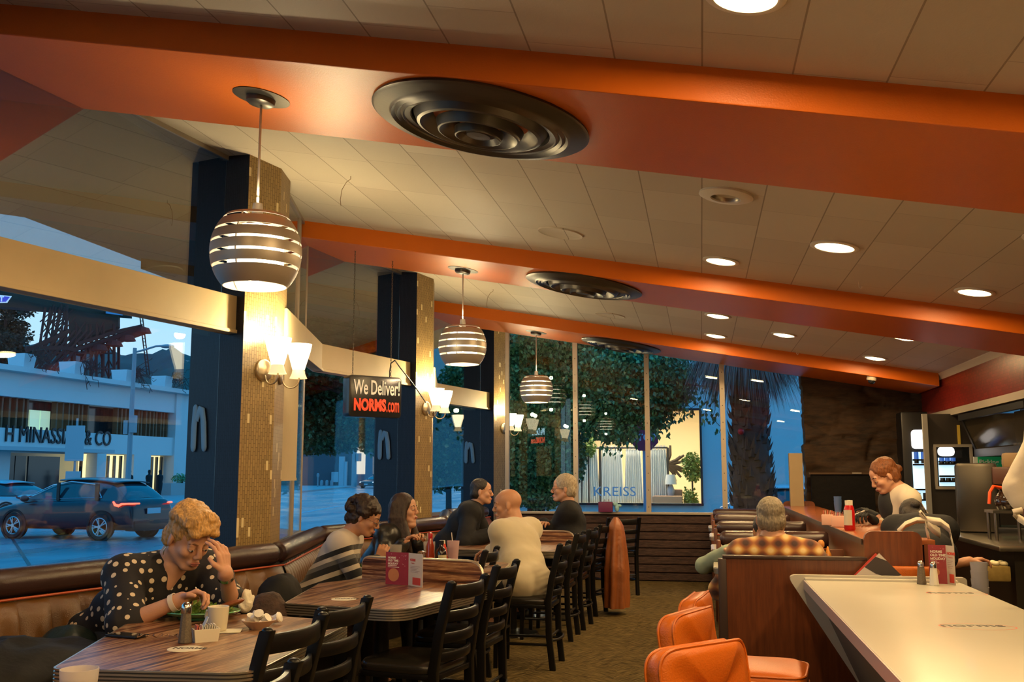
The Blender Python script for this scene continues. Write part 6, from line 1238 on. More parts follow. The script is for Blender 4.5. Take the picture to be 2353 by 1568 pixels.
# far tables
menu_card((-1.76, 9.66), (-1.60, 9.62), (-1.46, 9.56), .742, .16, 'small maroon and cream menu card on the farthest table')
bottle('ketchup_bottle', (-1.83, 9.80, .741), [(.001, 0), (.03, 0), (.03, .1), (.02, .14), (.001, .15)], mat('ketchup_red'), 'ketchup bottle left of the menu card on the farthest table', cap=([(.018, .14), (.015, .17), (.001, .172)], m_wp)); bottle('hot_sauce_bottle', (-1.93, 9.95, .741), [(.001, 0), (.022, 0), (.022, .1), (.012, .14), (.001, .15)], mat('hot_sauce'), 'thin hot sauce bottle on the farthest table', cap=([(.012, .14), (.012, .17), (.001, .172)], m_red))
shaker((-1.88, 9.6, .741), True, 'salt shaker on the farthest table')
# on the far window sill
p = at(1392, 1172, y=13.0); t = thing('gift_bag', (p.x, 12.985, .866), 0, 'small purple gift box on the window sill', 'gift box'); MB().box((0, 0, .065), (.18, .09, .13)).build('box', mat('purple_card', (.13, .012, .07), .5), t, bevel=.004)
for s in (-.02, .03): MB().tube([(s, 0, .13), (s + .003, 0, .155), (s + .014, 0, .155), (s + .015, 0, .13)], .003, 6).build('handle', mat('purple_card'), t)
p = at(1418, 1172, y=13.0); t = thing('toy_figure', (p.x, 12.98, .866), 0, 'pale turquoise bow and tissue beside the purple gift box', 'decoration'); mb = MB(); mb.sphere((0, 0, .05), (.03, .03, .05), 14, 10); mb.sphere((-.02, 0, .10), (.035, .02, .025), 12, 8); mb.sphere((.03, 0, .08), (.03, .02, .02), 12, 8); mb.build('tissue', mat('turquoise_tissue', (.28, .50, .55), .7, bump=.5, bs=40), t)
# counter: shakers, card, cups, menus
shaker(P(2118, 1343), False, 'pepper shaker on the far end of the white counter', .13); shaker(P(2147, 1346), True, 'salt shaker on the far end of the white counter', .13)
menu_card((1.255, 6.10), (1.345, 6.08), (1.375, 6.02), .742, .215, 'maroon menu card standing at the right end of the counter')
mn = mat('menu_white', (.55, .48, .42), .4)
t = thing('menu_stack', (1.02, 6.31, .70), 0, 'red and white menus standing on their corners behind the counter', 'menu')
for i, (m_, dx, dy, rt) in enumerate(((mat('menu_red', (.50, .03, .015), .4), -.012, .015, 45), (mn, .0, 0, 43))):
    T = M.Translation((dx, dy, .02)) @ M.Rotation(R(-6), 4, 'X') @ M.Rotation(-R(rt), 4, 'Y'); q = MB().box((0, 0, 0), (.24, .004, .24)).build('menu_cover', m_, t, smooth=False); q.data.transform(T)
    if m_ is mn:
        T2 = T @ M.Translation((0, -.003, 0)) @ M.Rotation(pi / 2, 4, 'X')
        MB().prism([(.0, .12), (.09, .12), (.12, .06), (.12, -.05), (.06, -.02), (.02, .05)], -.0004, .0004, T=T2).build('cover_shape', m_ink, q, smooth=False)
        for j in range(3): MB().prism([(-.11, -.02 - j * .02), (-.05, -.02 - j * .02), (-.05, -.03 - j * .02), (-.11, -.03 - j * .02)], -.0004, .0004, T=T2).build('cover_bar', m_ink, q, smooth=False)
        text('cover_text', 'Serving Smiles', m_redink, .017, q, T2 @ M.Translation((-.11, .05, .0005)), ext=.0002); text('cover_text', 'Since 1949', m_redink, .017, q, T2 @ M.Translation((-.11, .025, .0005)), ext=.0002)
o = MB().box((0, 0, 0), (.36, .05, .14)).build('orange_seat_back', m_or, bevel=.02, seg=3); o.location = (1.15, 6.345, .745); tag(o, 'orange padded panel between the counter end and the cherry wood panel', 'cushion')
MB().box((0, 0, -.39), (.30, .03, .66)).build('support', m_dtrim, o, smooth=False)
t = thing('cup_stack', (1.50, 6.02, .56), 0, 'stack of translucent grey cups beyond the counter end', 'cups')
for i in range(5): MB().lathe([(.036, i * .045), (.046, i * .045 + .13), (.044, i * .045 + .13), (.034, i * .045)], 20).build('cup', mat('grey_frosted', (.36, .34, .36), .4, alpha=.75), t)
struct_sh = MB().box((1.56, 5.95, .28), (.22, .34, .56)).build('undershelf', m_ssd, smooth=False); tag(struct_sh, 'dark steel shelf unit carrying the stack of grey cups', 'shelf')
# ledge: ketchup, sugar caddies, blue cups
q = at(1953, 1219, z=.967); t = bottle('squeeze_bottle', (q.x, q.y, .967), [(.001, 0), (.034, 0), (.038, .01), (.036, .06), (.038, .12), (.034, .15), (.026, .172), (.001, .172)], m_red, 'large red ketchup squeeze bottle with white cap on the service ledge', cap=([(.026, .168), (.027, .205), (.001, .206)], m_wp), label_=(.035, .14, .0385, mat('ketchup_label', (.50, .46, .36), .5), R(-120)))
for i, (px, py) in enumerate(((1903, 1207), (1926, 1211))):
    q = at(px, py, z=.967); t = thing('sugar_caddy', (q.x, q.y, .967), R(-10), ('left of the two pink and white sugar caddies on the service ledge', 'right of the two pink and white sugar caddies, next to the ketchup')[i], 'caddy', 'sugar caddies on the ledge'); MB().box((0, 0, .04), (.09, .08, .08)).build('box', mat('caddy_pink', (.62, .36, .28), .5), t, bevel=.006)
    for j in range(5): MB().box((-.03 + j * .015, 0, .085), (.002, .06, .05), mt=M.Rotation(R(rg.uniform(-12, 12)), 4, 'Y')).build('sugar_packet', mat('packet_white') if j % 2 else mat('packet_pink'), t, smooth=False)
q = at(1926, 1178, z=.967); t = thing('blue_cups', (q.x, q.y, .967), 0, 'stack of blue plastic tumblers behind the sugar caddies', 'cups')
for i in range(3): MB().lathe([(.03, i * .03), (.038, i * .03 + .10), (.036, i * .03 + .10), (.028, i * .03)], 18).build('cup', mat('blue_plastic', (.10, .18, .40), .3, alpha=.8), t)
# booth one condiments
for nm, px, prof, m_, la in (('pepper_mill', 1888, [(.001, 0), (.028, 0), (.026, .03), (.016, .05), (.018, .09), (.012, .11), (.022, .125), (.022, .15), (.012, .165), (.001, .168)], mat('mill_wood', (.60, .25, .06), .35), 'tall wooden bottle with a ball top on the first booth table'), ('yellow_bottle', 1903, [(.001, 0), (.024, 0), (.024, .07), (.012, .09), (.006, .12), (.001, .125)], mat('mustard', (.55, .22, .03), .3), 'mustard bottle beside the ball topped bottle on the first booth table')):
    q = at(px, 1285, y=7.2); bottle(nm, (q.x, 7.2, .741), prof, m_, la)
q = at(1920, 1285, y=7.25); o = MB().box((0, 0, .05), (.09, .03, .10)).build('card_holder', mat('holder_brown', (.16, .06, .03), .5), bevel=.004); o.location = (q.x + .01, 7.26, .741); tag(o, 'small brown card holder on the first booth table', 'holder')
# ================= hanging delivery sign =================
a = at(803, 862, y=8.15); b_ = at(922, 964, y=8.50); bl = V((a.x, 8.15, 0)); br = V((at(922, 920, y=8.52).x, 8.52, 0)); d = (br - bl); L = d.length; d.normalize(); n = V((d.y, -d.x, 0)); zt_ = at(805, 861, y=8.15).z; zb_ = at(805, 957, y=8.15).z; Hh = zt_ - zb_
t = thing('hanging_sign', (bl.x, bl.y, zb_), math.atan2(d.y, d.x), 'black hanging box sign with white delivery wording and red restaurant name', 'sign'); m_sb = mat('sign_black', (.010, .010, .011), .25, spec=.5)
MB().prism(roundpoly([(0, 0), (L, 0), (L, Hh), (0, Hh)], .035), -.0, .12, T=M(((1, 0, 0, 0), (0, 0, 1, 0), (0, 1, 0, 0), (0, 0, 0, 1)))).build('case', m_sb, t, bevel=.004)
TS = M.Rotation(pi / 2, 4, 'X'); m_sw = mat('sign_letter_cream', (.75, .66, .52), .5, emit=(1, .82, .60), es=.22); m_sr = mat('sign_letter_red', (.75, .05, .01), .5, emit=(1, .07, .015), es=.28)
def fit(s, m_, x0, x1, z0, z1, bold=.0, nm='sign_letters', yy=-.004):
    o = text(nm, s, m_, 1, None, None, ext=.002, bold=bold); xs = [c[0] for c in o.bound_box]; ys = [c[1] for c in o.bound_box]; sx_, sy_ = (x1 - x0) / (max(xs) - min(xs)), (z1 - z0) / (max(ys) - min(ys))
    o.data.transform(M.Translation((x0, yy, z0)) @ TS @ M.Diagonal((sx_, sy_, 1, 1)) @ M.Translation((-min(xs), -min(ys), 0))); o.parent = t; return o
fit('We Deliver!', m_sw, L * .08, L * .96, Hh * .54, Hh * .90, .012); fit('NORMS', m_sr, L * .09, L * .70, Hh * .14, Hh * .45, .05); fit('.com', m_sr, L * .71, L * .955, Hh * .13, Hh * .38, .01)
# the same wording on the back of the sign, facing the street
tb = fit('We Deliver!', mat('sign_back_lit', (.8, .9, 1), .5, emit=(.55, .85, 1), es=6.0), L * .08, L * .96, Hh * .54, Hh * .90, .012, 'back_letters'); tc_ = fit('NORMS.com', mat('sign_back_red', (.8, .1, .05), .5, emit=(1, .12, .05), es=4.5), L * .09, L * .955, Hh * .14, Hh * .45, .03, 'back_letters')
for o in (tb, tc_): o.data.transform(M(((-1, 0, 0, L), (0, -1, 0, .12), (0, 0, 1, 0), (0, 0, 0, 1))))
m_chain = mat('chain_steel', (.10, .085, .06), .4, .8)
for i, (u, px) in enumerate(((.06, 0), (L * .85, 0))):
    mb = MB(); zc = Hh; top = ZC(bl.x + d.x * u) - zb_; k = 0
    while zc < top:
        T = M.Translation((u, .06, zc + .012)) @ M.Rotation(pi / 2 * (k % 2), 4, 'Z'); mb.tube([T @ V((.006 * cos(q), 0, .014 * sin(q))) for q in [2 * pi * j / 8 for j in range(8)]], .0018, 5, closed=True); zc += .022; k += 1
    mb.build('chain', m_chain, t)
pc = V((HEX[0][0], HEX[0][1] + BAY)); Mi = t.matrix_basis.inverted(); c0 = V((L * .83, .06, Hh)); c3 = Mi @ at(978, 925, y=9.8)
MB().tube([c0, c0 + V((0, 0, .06)), c0 + V((.01, 0, .13)), c0 + V((.05, 0, .16)), c0.lerp(c3, .25) + V((0, 0, .16)), c0.lerp(c3, .6) + V((0, 0, .10)), c3], .006, 8).build('power_cord', m_blackm, t)
# ================= people =================
def skin_mat(name, col): 
    m = mat(name, col, .48, spec=.4, var=.10, vs=14, bump=.12, bs=180); m.node_tree.nodes['Principled BSDF'].inputs['Subsurface Weight'].default_value = .08; return m
m_skin1 = skin_mat('skin_fair', (.56, .29, .18)); m_skin2 = skin_mat('skin_tan', (.45, .22, .125)); m_skin3 = skin_mat('skin_brown', (.12, .05, .03)); m_eye = mat('eye_white', (.55, .5, .45), .2); m_iris = mat('eye_dark', (.02, .012, .008), .15)
m_lip = mat('lip_tone', (.38, .11, .08), .4); m_lens = mat('lens_glass', (.3, .28, .25), .05, alpha=.18, spec=.8); m_wireg = mat('glasses_wire', (.10, .08, .06), .3, .6)
import numpy as np
class Blob:
    """soft union of round cones and ellipsoids, turned into one continuous surface (naive surface nets)"""
    def __init__(s): s.p = []; s.k = .012
    def cone(s, a, b, r0, r1, n=0): s.p.append((0, V(a), V(b), r0, r1, s.k)); return s
    def ell(s, c, r, T=None):
        L = None
        if T is not None:
            q, R_, sc = T.to_4x4().decompose(); L = np.array(R_.to_matrix()); r = V((r[0] * sc.x, r[1] * sc.y, r[2] * sc.z))
        s.p.append((1, V(c), V(r), L, 0, s.k)); return s
    def melt(s, name, m, vox, parent, smooth=0, disp=0, dscale=20, off=None):
        lo = np.full(3, 1e9); hi = -lo; bx = []
        for q in s.p:
            if q[0] == 0: a = np.array([q[1], q[2]]); r = max(q[3], q[4])
            else: a = np.array([q[1]]); r = max(q[2])
            l = a.min(0) - r - q[5]; h = a.max(0) + r + q[5]; bx.append((l, h)); lo = np.minimum(lo, l); hi = np.maximum(hi, h)
        lo -= 3 * vox; n = np.ceil((hi - lo) / vox).astype(int) + 4; F_ = np.full(n, 1.0, np.float32)
        for q, (l, h) in zip(s.p, bx):
            i0 = np.maximum(((l - lo) / vox).astype(int) - 1, 0); i1 = np.minimum(((h - lo) / vox).astype(int) + 3, n); k = q[5]
            g = [(lo[d] + vox * np.arange(i0[d], i1[d])).astype(np.float32) for d in range(3)]; X, Y, Z = g[0][:, None, None], g[1][None, :, None], g[2][None, None, :]
            if q[0] == 0:
                a, b_ = np.array(q[1]), np.array(q[2]); ab = b_ - a; L2 = max(ab @ ab, 1e-9); X, Y, Z = X - a[0], Y - a[1], Z - a[2]
                t = np.clip((X * ab[0] + Y * ab[1] + Z * ab[2]) / L2, 0, 1); D = np.sqrt((X - t * ab[0]) ** 2 + (Y - t * ab[1]) ** 2 + (Z - t * ab[2]) ** 2) - (q[3] + (q[4] - q[3]) * t)
            else:
                c, r = np.array(q[1]), np.array(q[2]); X, Y, Z = X - c[0], Y - c[1], Z - c[2]
                if q[3] is not None: A = q[3]; X, Y, Z = X * A[0, 0] + Y * A[1, 0] + Z * A[2, 0], X * A[0, 1] + Y * A[1, 1] + Z * A[2, 1], X * A[0, 2] + Y * A[1, 2] + Z * A[2, 2]
                k0 = np.sqrt((X / r[0]) ** 2 + (Y / r[1]) ** 2 + (Z / r[2]) ** 2); k1 = np.sqrt((X / r[0] ** 2) ** 2 + (Y / r[1] ** 2) ** 2 + (Z / r[2] ** 2) ** 2) + 1e-6; D = k0 * (k0 - 1) / k1
            S = F_[i0[0]:i1[0], i0[1]:i1[1], i0[2]:i1[2]]; hh = np.clip(.5 + .5 * (S - D) / k, 0, 1); S[...] = S + (D - S) * hh - k * hh * (1 - hh)
        sg = F_ < 0; c = np.zeros(np.array(sg.shape) - 1, np.uint8)
        for dx in (0, 1):
            for dy in (0, 1):
                for dz in (0, 1): c += sg[dx:sg.shape[0] - 1 + dx, dy:sg.shape[1] - 1 + dy, dz:sg.shape[2] - 1 + dz]
        act = np.argwhere((c > 0) & (c < 8)); idx = np.full(c.shape, -1, np.int32); idx[tuple(act.T)] = np.arange(len(act)); acc = np.zeros((len(act), 3)); cnt = np.zeros(len(act))
        cor = [(0, 0, 0), (1, 0, 0), (0, 1, 0), (1, 1, 0), (0, 0, 1), (1, 0, 1), (0, 1, 1), (1, 1, 1)]
        val = [F_[act[:, 0] + o[0], act[:, 1] + o[1], act[:, 2] + o[2]] for o in cor]
        for i, j in ((0, 1), (2, 3), (4, 5), (6, 7), (0, 2), (1, 3), (4, 6), (5, 7), (0, 4), (1, 5), (2, 6), (3, 7)):
            w = (val[i] < 0) != (val[j] < 0); t = np.where(w, val[i] / np.where(w, val[i] - val[j], 1), 0); A, B_ = np.array(cor[i], float), np.array(cor[j], float)
            acc += np.where(w[:, None], A + (B_ - A) * t[:, None], 0); cnt += w
        P_ = lo + (act + acc / cnt[:, None]) * vox; fs = []
        for ax in range(3):
            a1, a2 = (ax + 1) % 3, (ax + 2) % 3; sl0 = [slice(None)] * 3; sl1 = [slice(None)] * 3; sl0[ax] = slice(0, -1); sl1[ax] = slice(1, None); x = sg[tuple(sl0)] != sg[tuple(sl1)]
            e = np.argwhere(x); e = e[(e[:, a1] > 0) & (e[:, a2] > 0)]; ins = sg[tuple(e.T)]; q4 = []
            for o1, o2 in ((0, 0), (-1, 0), (-1, -1), (0, -1)): z = e.copy(); z[:, a1] += o1; z[:, a2] += o2; q4.append(idx[tuple(z.T)])
            q4 = np.stack(q4, 1); q4[~ins] = q4[~ins][:, ::-1]; fs.append(q4)
        fs = np.concatenate(fs); fs = fs[(fs >= 0).all(1)]
        if off is not None: P_ = P_ - np.array(off)
        me = bpy.data.meshes.new(name); me.vertices.add(len(P_)); me.vertices.foreach_set('co', P_.astype(np.float32).ravel()); me.loops.add(len(fs) * 4); me.loops.foreach_set('vertex_index', fs.ravel().astype(np.int32)); me.polygons.add(len(fs)); me.polygons.foreach_set('loop_start', np.arange(0, len(fs) * 4, 4, dtype=np.int32)); me.update(calc_edges=True); me.validate()
        if disp:
            nr = np.zeros(len(P_) * 3, np.float32); me.vertices.foreach_get('normal', nr); nr = nr.reshape(-1, 3)
            P_ = P_ + nr * np.array([[disp * MN.fractal(V(q) * dscale, 1, 2, 3)] for q in P_]); me.vertices.foreach_set('co', P_.astype(np.float32).ravel()); me.update()
        me.polygons.foreach_set('use_smooth', [True] * len(me.polygons)); me.materials.append(m); o = bpy.data.objects.new(name, me); COL.objects.link(o); o.parent = parent; return o
def ik(S, W, l1, l2, pole):
    S, W = V(S), V(W); d = W - S; L = min(d.length, (l1 + l2) * .995); u = d.normalized(); a = (l1 * l1 - l2 * l2 + L * L) / (2 * L); h = math.sqrt(max(0, l1 * l1 - a * a)); p = V(pole) - u * u.dot(V(pole)); return S + u * a + p.normalized() * h
def hand(B, W, d, n, side, curl=.5, s=1.0, spread=.12, glove=None):
    """d finger direction, n palm normal (towards the palm side), side = +1 thumb on d x n side"""
    B.k = .005; d = V(d).normalized(); n = V(n); n = (n - d * n.dot(d)).normalized(); t = d.cross(n) * side
    for i in range(4):
        o = (1.5 - i) * .0185 * s; k = W + d * (.078 - .004 * abs(i - 1)) * s + t * o; B.cone(W + t * o * .55, k, .0135 * s, .0115 * s, 8)
        a = 0; p = k; L = (.040, .045, .042, .033)[i]; dd = (d + t * (1.5 - i) * spread).normalized()
        for j, f in enumerate((1, .68, .52)):
            a += curl * (.9, 1.25, .8)[j] * (1 + .08 * i); q = p + (dd * cos(a) + n * sin(a)) * L * f * s; B.cone(p, q, (.0098, .0088, .0080)[j] * s, (.0090, .0080, .0068)[j] * s, 8); p = q
    b = W + d * .018 * s + t * .024 * s; m_ = b + (d * .75 + t * .75 + n * .35).normalized() * .038 * s; e = m_ + (d * .9 + t * .15 + n * .55).normalized() * .032 * s; B.cone(W + t * .012 * s, b, .016 * s, .014 * s, 8); B.cone(b, m_, .0135 * s, .011 * s, 8); B.cone(m_, e, .0105 * s, .0085 * s, 8)
def person(lab, H, hh, hp, pelvis, bh, WR, WL, skin, s=1.0, hs=1.0, vox=.006, legs='sit', build=1.0, hair=None, top=None, polR=(0, 0, -1), polL=(0, 0, -1), curlR=.5, curlL=.5, handR=None, handL=None, roll=0, shd=.165, extra=None, eyes=True, male=True, sleeves=(1.0, 1.0), pants=None, feet=None, neck_r=1.0):
    H, P = V(H), V(pelvis); f = V((sin(R(bh)), cos(R(bh)), 0)); r = V((f.y, -f.x, 0)); base = V((P.x, P.y, 0))
    t = thing('person', base, 0, lab, 'person')
    TH = M.Translation(H) @ M.Rotation(-R(hh), 4, 'Z') @ M.Rotation(-R(hp), 4, 'X') @ M.Rotation(R(roll), 4, 'Y') @ M.Scale(hs, 4)
    hq = lambda x, y, z: TH @ V((x, y, z)); T3 = TH.to_3x3()
    N = hq(0, -.035, -.120); N2 = N + (P - N).normalized() * .035 * s
    up = (N2 - P).normalized(); C = P + (N2 - P) * .66 + f * .01; Bl = P + (N2 - P) * .30 + f * .02 * build
    SR = N2 + r * shd * s - up * .045 * s; SL_ = N2 - r * shd * s - up * .045 * s; WR, WL = V(WR), V(WL); ER = ik(SR, WR, .285 * s, .255 * s, polR); EL = ik(SL_, WL, .285 * s, .255 * s, polL)
    Tb = M(((r.x, f.x, up.x), (r.y, f.y, up.y), (r.z, f.z, up.z)))
    def torso(B, g, b=build):
        B.k = .05; B.ell(P, ((.165 + g) * s * b, (.125 + g) * s * b, (.115 + g) * s), Tb); B.ell(Bl, ((.145 + g) * s * b, (.115 + g) * s * b, .15 * s), Tb); B.ell(C, ((.160 + g) * s * (b * .5 + .5), (.110 + g) * s * (b * .6 + .4), .165 * s), Tb)
        B.cone(SR, SL_, (.052 + g) * s, (.052 + g) * s); B.cone(N2 - up * .02, SR, (.045 + g) * s, (.05 + g) * s); B.cone(N2 - up * .02, SL_, (.045 + g) * s, (.05 + g) * s); B.cone(C, SR, .09 * s, (.05 + g) * s); B.cone(C, SL_, .09 * s, (.05 + g) * s)
    def arm(B, S, E, W, g, upto=1.0, b=1.0):
        B.k = .018; q = b * (.85 + .15 * build); B.cone(S, E, (.050 * q + g) * s, (.040 * q + g) * s)
        if upto > .02: e = E + (W - E) * min(1, upto); B.cone(E, e, (.040 * q + g) * s, ((.040 + (.027 - .040) * upto) * q + g) * s)
    hipR, hipL = P + r * .09 * s, P - r * .09 * s; K = []
    for hp_, sg in ((hipR, 1), (hipL, -1)):
        if legs == 'sit': k = hp_ + f * .40 * s + V((0, 0, -.02)) + r * .03 * sg; a = V((k.x + f.x * .03, k.y + f.y * .03, .09))
        else: k = hp_ + f * .03 + V((0, 0, -(P.z - .48 * s))); k.z = P.z * .52; a = V((k.x, k.y, .09))
        if feet: a = V((feet[0 if sg > 0 else 1][0], feet[0 if sg > 0 else 1][1], .09)); k = ik(hp_, a, .44 * s, .43 * s, f + V((0, 0, .4)))
        K.append((hp_, k, a))
    def leg(B, g):
        B.k = .02
        for h_, k, a in K: B.cone(h_, k, (.082 * (.8 + .2 * build) + g) * s, (.055 + g) * s); B.cone(k, a, (.052 + g) * s, (.036 + g) * s)
    B = Blob()
    # head
    B.k = .014; B.ell(hq(0, -.012, .032), V((.073, .093, .083)) * 1, T3); B.ell(hq(0, .022, -.03), V((.060, .062, .080)), T3); B.ell(hq(0, .066, -.086), V((.026, .022, .018)) * (1.15 if male else 1), T3)
    for sg in (-1, 1):
        B.k = .014; B.cone(hq(sg * .052, -.005, -.045), hq(sg * .020, .060, -.086), (.022 if male else .018) * hs, .018 * hs); B.ell(hq(sg * .036, .055, -.022), (.024, .024, .022), T3); B.ell(hq(sg * .075, -.008, -.006), V((.008, .016, .027)), T3 @ M.Rotation(R(sg * -18), 3, 'Z'))
        B.k = .006; B.ell(hq(sg * .010, .094, -.030), (.0085, .009, .0075), T3); B.ell(hq(sg * .031, .0765, .0045), (.0150, .0115, .0105), T3)
    B.k = .010; B.cone(hq(-.034, .074, .022), hq(.034, .074, .022), .0125 * hs, .0125 * hs); B.cone(hq(0, .084, .012), hq(0, .102, -.022), .0085 * hs, .0115 * hs); B.ell(hq(0, .080, -.060), (.026, .016, .016), T3); B.cone(hq(0, .02, .05), hq(0, .05, .045), .055 * hs, .038 * hs); B.k = .02
    B.cone(hq(0, -.025, -.055), N2, .054 * hs * neck_r, .060 * s * neck_r); torso(B, -.008); leg(B, -.006)
    for S, E, W, hd, cu, sg in ((SR, ER, WR, handR, curlR, -1), (SL_, EL, WL, handL, curlL, 1)):
        arm(B, S, E, W, 0); dd, nn = hd if hd else ((W - E), (0, 0, -1)); B.cone(E + (W - E) * .9, W, .028 * s, .027 * s); hand(B, W, dd, nn, sg, cu, s)
    if extra and 'skin' in extra: extra['skin'](B, dict(N=N2, C=C, f=f, up=up, r=r, SR=SR, SL=SL_, P=P))
    for h_, k, a in K: B.cone(a, a + f * .11 * s + V((0, 0, -.05)), .035 * s, .025 * s)
    body = B.melt('body', skin, vox, t, 4, off=base); loc = lambda p: p - base
    # face
    if eyes:
        e = MB(); ir = MB(); br = MB()
        for sg in (-1, 1):
            e.sphere(loc(hq(sg * .031, .0800, -.001)), (.0115, .0095, .0055), 14, 10, T=T3); ir.sphere(loc(hq(sg * .031, .0868, -.0018)), (.0055, .0040, .0048), 10, 8, T=T3)
            br.tube([loc(hq(sg * .014, .0885, .024)), loc(hq(sg * .030, .0865, .030)), loc(hq(sg * .049, .074, .024))], [.0028 * hs, .0034 * hs, .002 * hs], 6)
        e.build('eyes', m_eye, t); ir.build('iris', m_iris, t); br.build('eyebrows', eyes if not isinstance(eyes, bool) else m_iris, t)
        l = MB(); l.sphere(loc(hq(0, .0945, -.0555)), (.021, .0065, .0045), 16, 8, T=T3); l.sphere(loc(hq(0, .0930, -.0640)), (.018, .0070, .0055), 16, 8, T=T3); l.build('lips', m_lip, t)
    d = dict(t=t, hq=hq, T3=T3, loc=loc, base=base, torso=torso, arm=arm, leg=leg, N=N2, C=C, P=P, f=f, r=r, up=up, SR=SR, SL=SL_, ER=ER, EL=EL, WR=WR, WL=WL, Bl=Bl, vox=vox, hs=hs, s=s, K=K, Tb=Tb)
    if top:
        nm, m_, g = top; B = Blob(); torso(B, g); arm(B, SR, ER, WR, g, sleeves[0]); arm(B, SL_, EL, WL, g, sleeves[1])
        if extra and 'cloth' in extra: extra['cloth'](B, d)
        B.melt(nm, m_, vox * 1.2, t, 5, disp=.006, dscale=6, off=base)
    pm = pants or mat('dark_denim', (.020, .022, .028), .8, var=.3, vs=12, bump=.2, bs=60); B = Blob(); B.ell(P, (.172 * s * build, .13 * s * build, .10 * s), Tb); leg(B, .008); B.melt('trousers', pm, .010, t, 4, disp=.006, dscale=9, off=base)
    sh = Blob()
    for h_, k, a in K: sh.cone(a + V((0, 0, -.045)) - f * .03, a + f * .16 * s + V((0, 0, -.055)), .045 * s, .034 * s)
    sh.melt('shoes', m_black, .010, t, 3, off=base)
    if hair: hair(d)
    return d
def hair_mat(name, col, st=40):
    m = mat(name, col, .45, spec=.4); nt, b = nt_of(m); n1 = noise_n(nt, coord(nt, scale=(st * 3, st * 3, st * .35)), 1.0, 4, .7)
    nt.links.new(ramp(nt, n1, [(.3, tuple(c * .35 for c in col)), (.7, tuple(min(1, c * 1.5) for c in col))]), b.inputs['Base Color']); bump_n(nt, b, n1, .6, .006); return m
def cap_hair(m, shift=(0, -.017, .041), r=(.080, .094, .088), extra=None, disp=.004, ds=45, sides=True):
    def fn(d):
        B = Blob(); B.ell(d['hq'](*shift), V(r), d['T3'])
        if sides:
            for sg in (-1, 1): B.ell(d['hq'](sg * .050, -.045, -.015), V((.030, .046, .050)), d['T3'])
            B.ell(d['hq'](0, -.070, -.025), V((.055, .035, .055)), d['T3'])
        if extra: extra(B, d)
        B.melt('hair', m, .0045 if d['vox'] < .006 else .006, d['t'], 3, disp=disp, dscale=ds, off=d['base'])
    return fn
def specs(d, m_=None):
    mb = MB(); hq, loc = d['hq'], d['loc']; ln = MB()
    for sg in (-1, 1):
        c = hq(sg * .032, .100, -.001); pts = [loc(hq(sg * .032 + .021 * cos(a), .101 - abs(cos(a)) * .004, -.002 + .016 * sin(a))) for a in [2 * pi * i / 20 for i in range(20)]]; mb.tube(pts, .0011 * d['hs'], 6, closed=True); mb.tube([loc(hq(sg * .053, .097, .002)), loc(hq(sg * .078, .02, .004)), loc(hq(sg * .078, -.015, .0))], .0012, 6)
    mb.tube([loc(hq(-.011, .102, .001)), loc(hq(.011, .102, .001))], .0012, 6); g = mb.build('glasses', m_ or m_wireg, d['t'])
# --- materials of clothes
m_polka = mat('polka_dot_cloth', (.008, .007, .008), .8); nt, b = nt_of(m_polka); vn = nt.nodes.new('ShaderNodeTexVoronoi'); vn.inputs['Scale'].default_value = 25; vn.inputs['Randomness'].default_value = .45; nt.links.new(coord(nt), vn.inputs['Vector'])
nt.links.new(mixc(nt, math_n(nt, 'LESS_THAN', vn.outputs['Distance'], .31), (.008, .006, .008), (.62, .50, .36)), b.inputs['Base Color']); bump_n(nt, b, noise_n(nt, coord(nt), 14, 4), .4, .01)
m_stripe = mat('striped_knit', (.5, .5, .5), .9, sheen=.2); nt, b = nt_of(m_stripe); s_ = nt.nodes.new('ShaderNodeSeparateXYZ'); nt.links.new(coord(nt), s_.inputs[0])
zz_ = math_n(nt, 'ADD', math_n(nt, 'MULTIPLY', s_.outputs['Z'], 1.0), math_n(nt, 'MULTIPLY', s_.outputs['X'], -.35)); zz_ = math_n(nt, 'ADD', zz_, math_n(nt, 'MULTIPLY', noise_n(nt, coord(nt), 3), .02))
cr_ = nt.nodes.new('ShaderNodeValToRGB'); cr_.color_ramp.interpolation = 'CONSTANT'; e_ = cr_.color_ramp.elements; st_ = [(0, (.01, .01, .012)), (.50, (.38, .33, .25)), (.53, (.01, .01, .012)), (.565, (.07, .07, .07)), (.585, (.46, .40, .31)), (.625, (.01, .01, .012)), (.675, (.44, .38, .30)), (.705, (.01, .01, .012)), (.745, (.10, .10, .10)), (.77, (.50, .44, .35)), (.80, (.01, .01, .012)), (.83, (.52, .46, .40))]
while len(e_) < len(st_): e_.new(.5)
for i_, (p_, c_) in enumerate(st_): e_[i_].position = p_; e_[i_].color = (*c_, 1)
nt.links.new(zz_, cr_.inputs[0]); nt.links.new(cr_.outputs[0], b.inputs['Base Color'])
m_plaid = mat('brown_plaid_flannel', (.4, .2, .05), .9, sheen=.2); nt, b = nt_of(m_plaid); s_ = nt.nodes.new('ShaderNodeSeparateXYZ'); nt.links.new(coord(nt), s_.inputs[0])
wx = math_n(nt, 'ADD', math_n(nt, 'MULTIPLY', math_n(nt, 'SINE', math_n(nt, 'MULTIPLY', s_.outputs['X'], 62)), .5), .5); wz = math_n(nt, 'ADD', math_n(nt, 'MULTIPLY', math_n(nt, 'SINE', math_n(nt, 'MULTIPLY', s_.outputs['Z'], 74)), .5), .5)
nt.links.new(ramp(nt, math_n(nt, 'MULTIPLY', math_n(nt, 'ADD', wx, wz), .5), [(.1, (.035, .008, .005)), (.45, (.20, .055, .012)), (.75, (.46, .24, .06)), (.95, (.62, .45, .20))]), b.inputs['Base Color'])
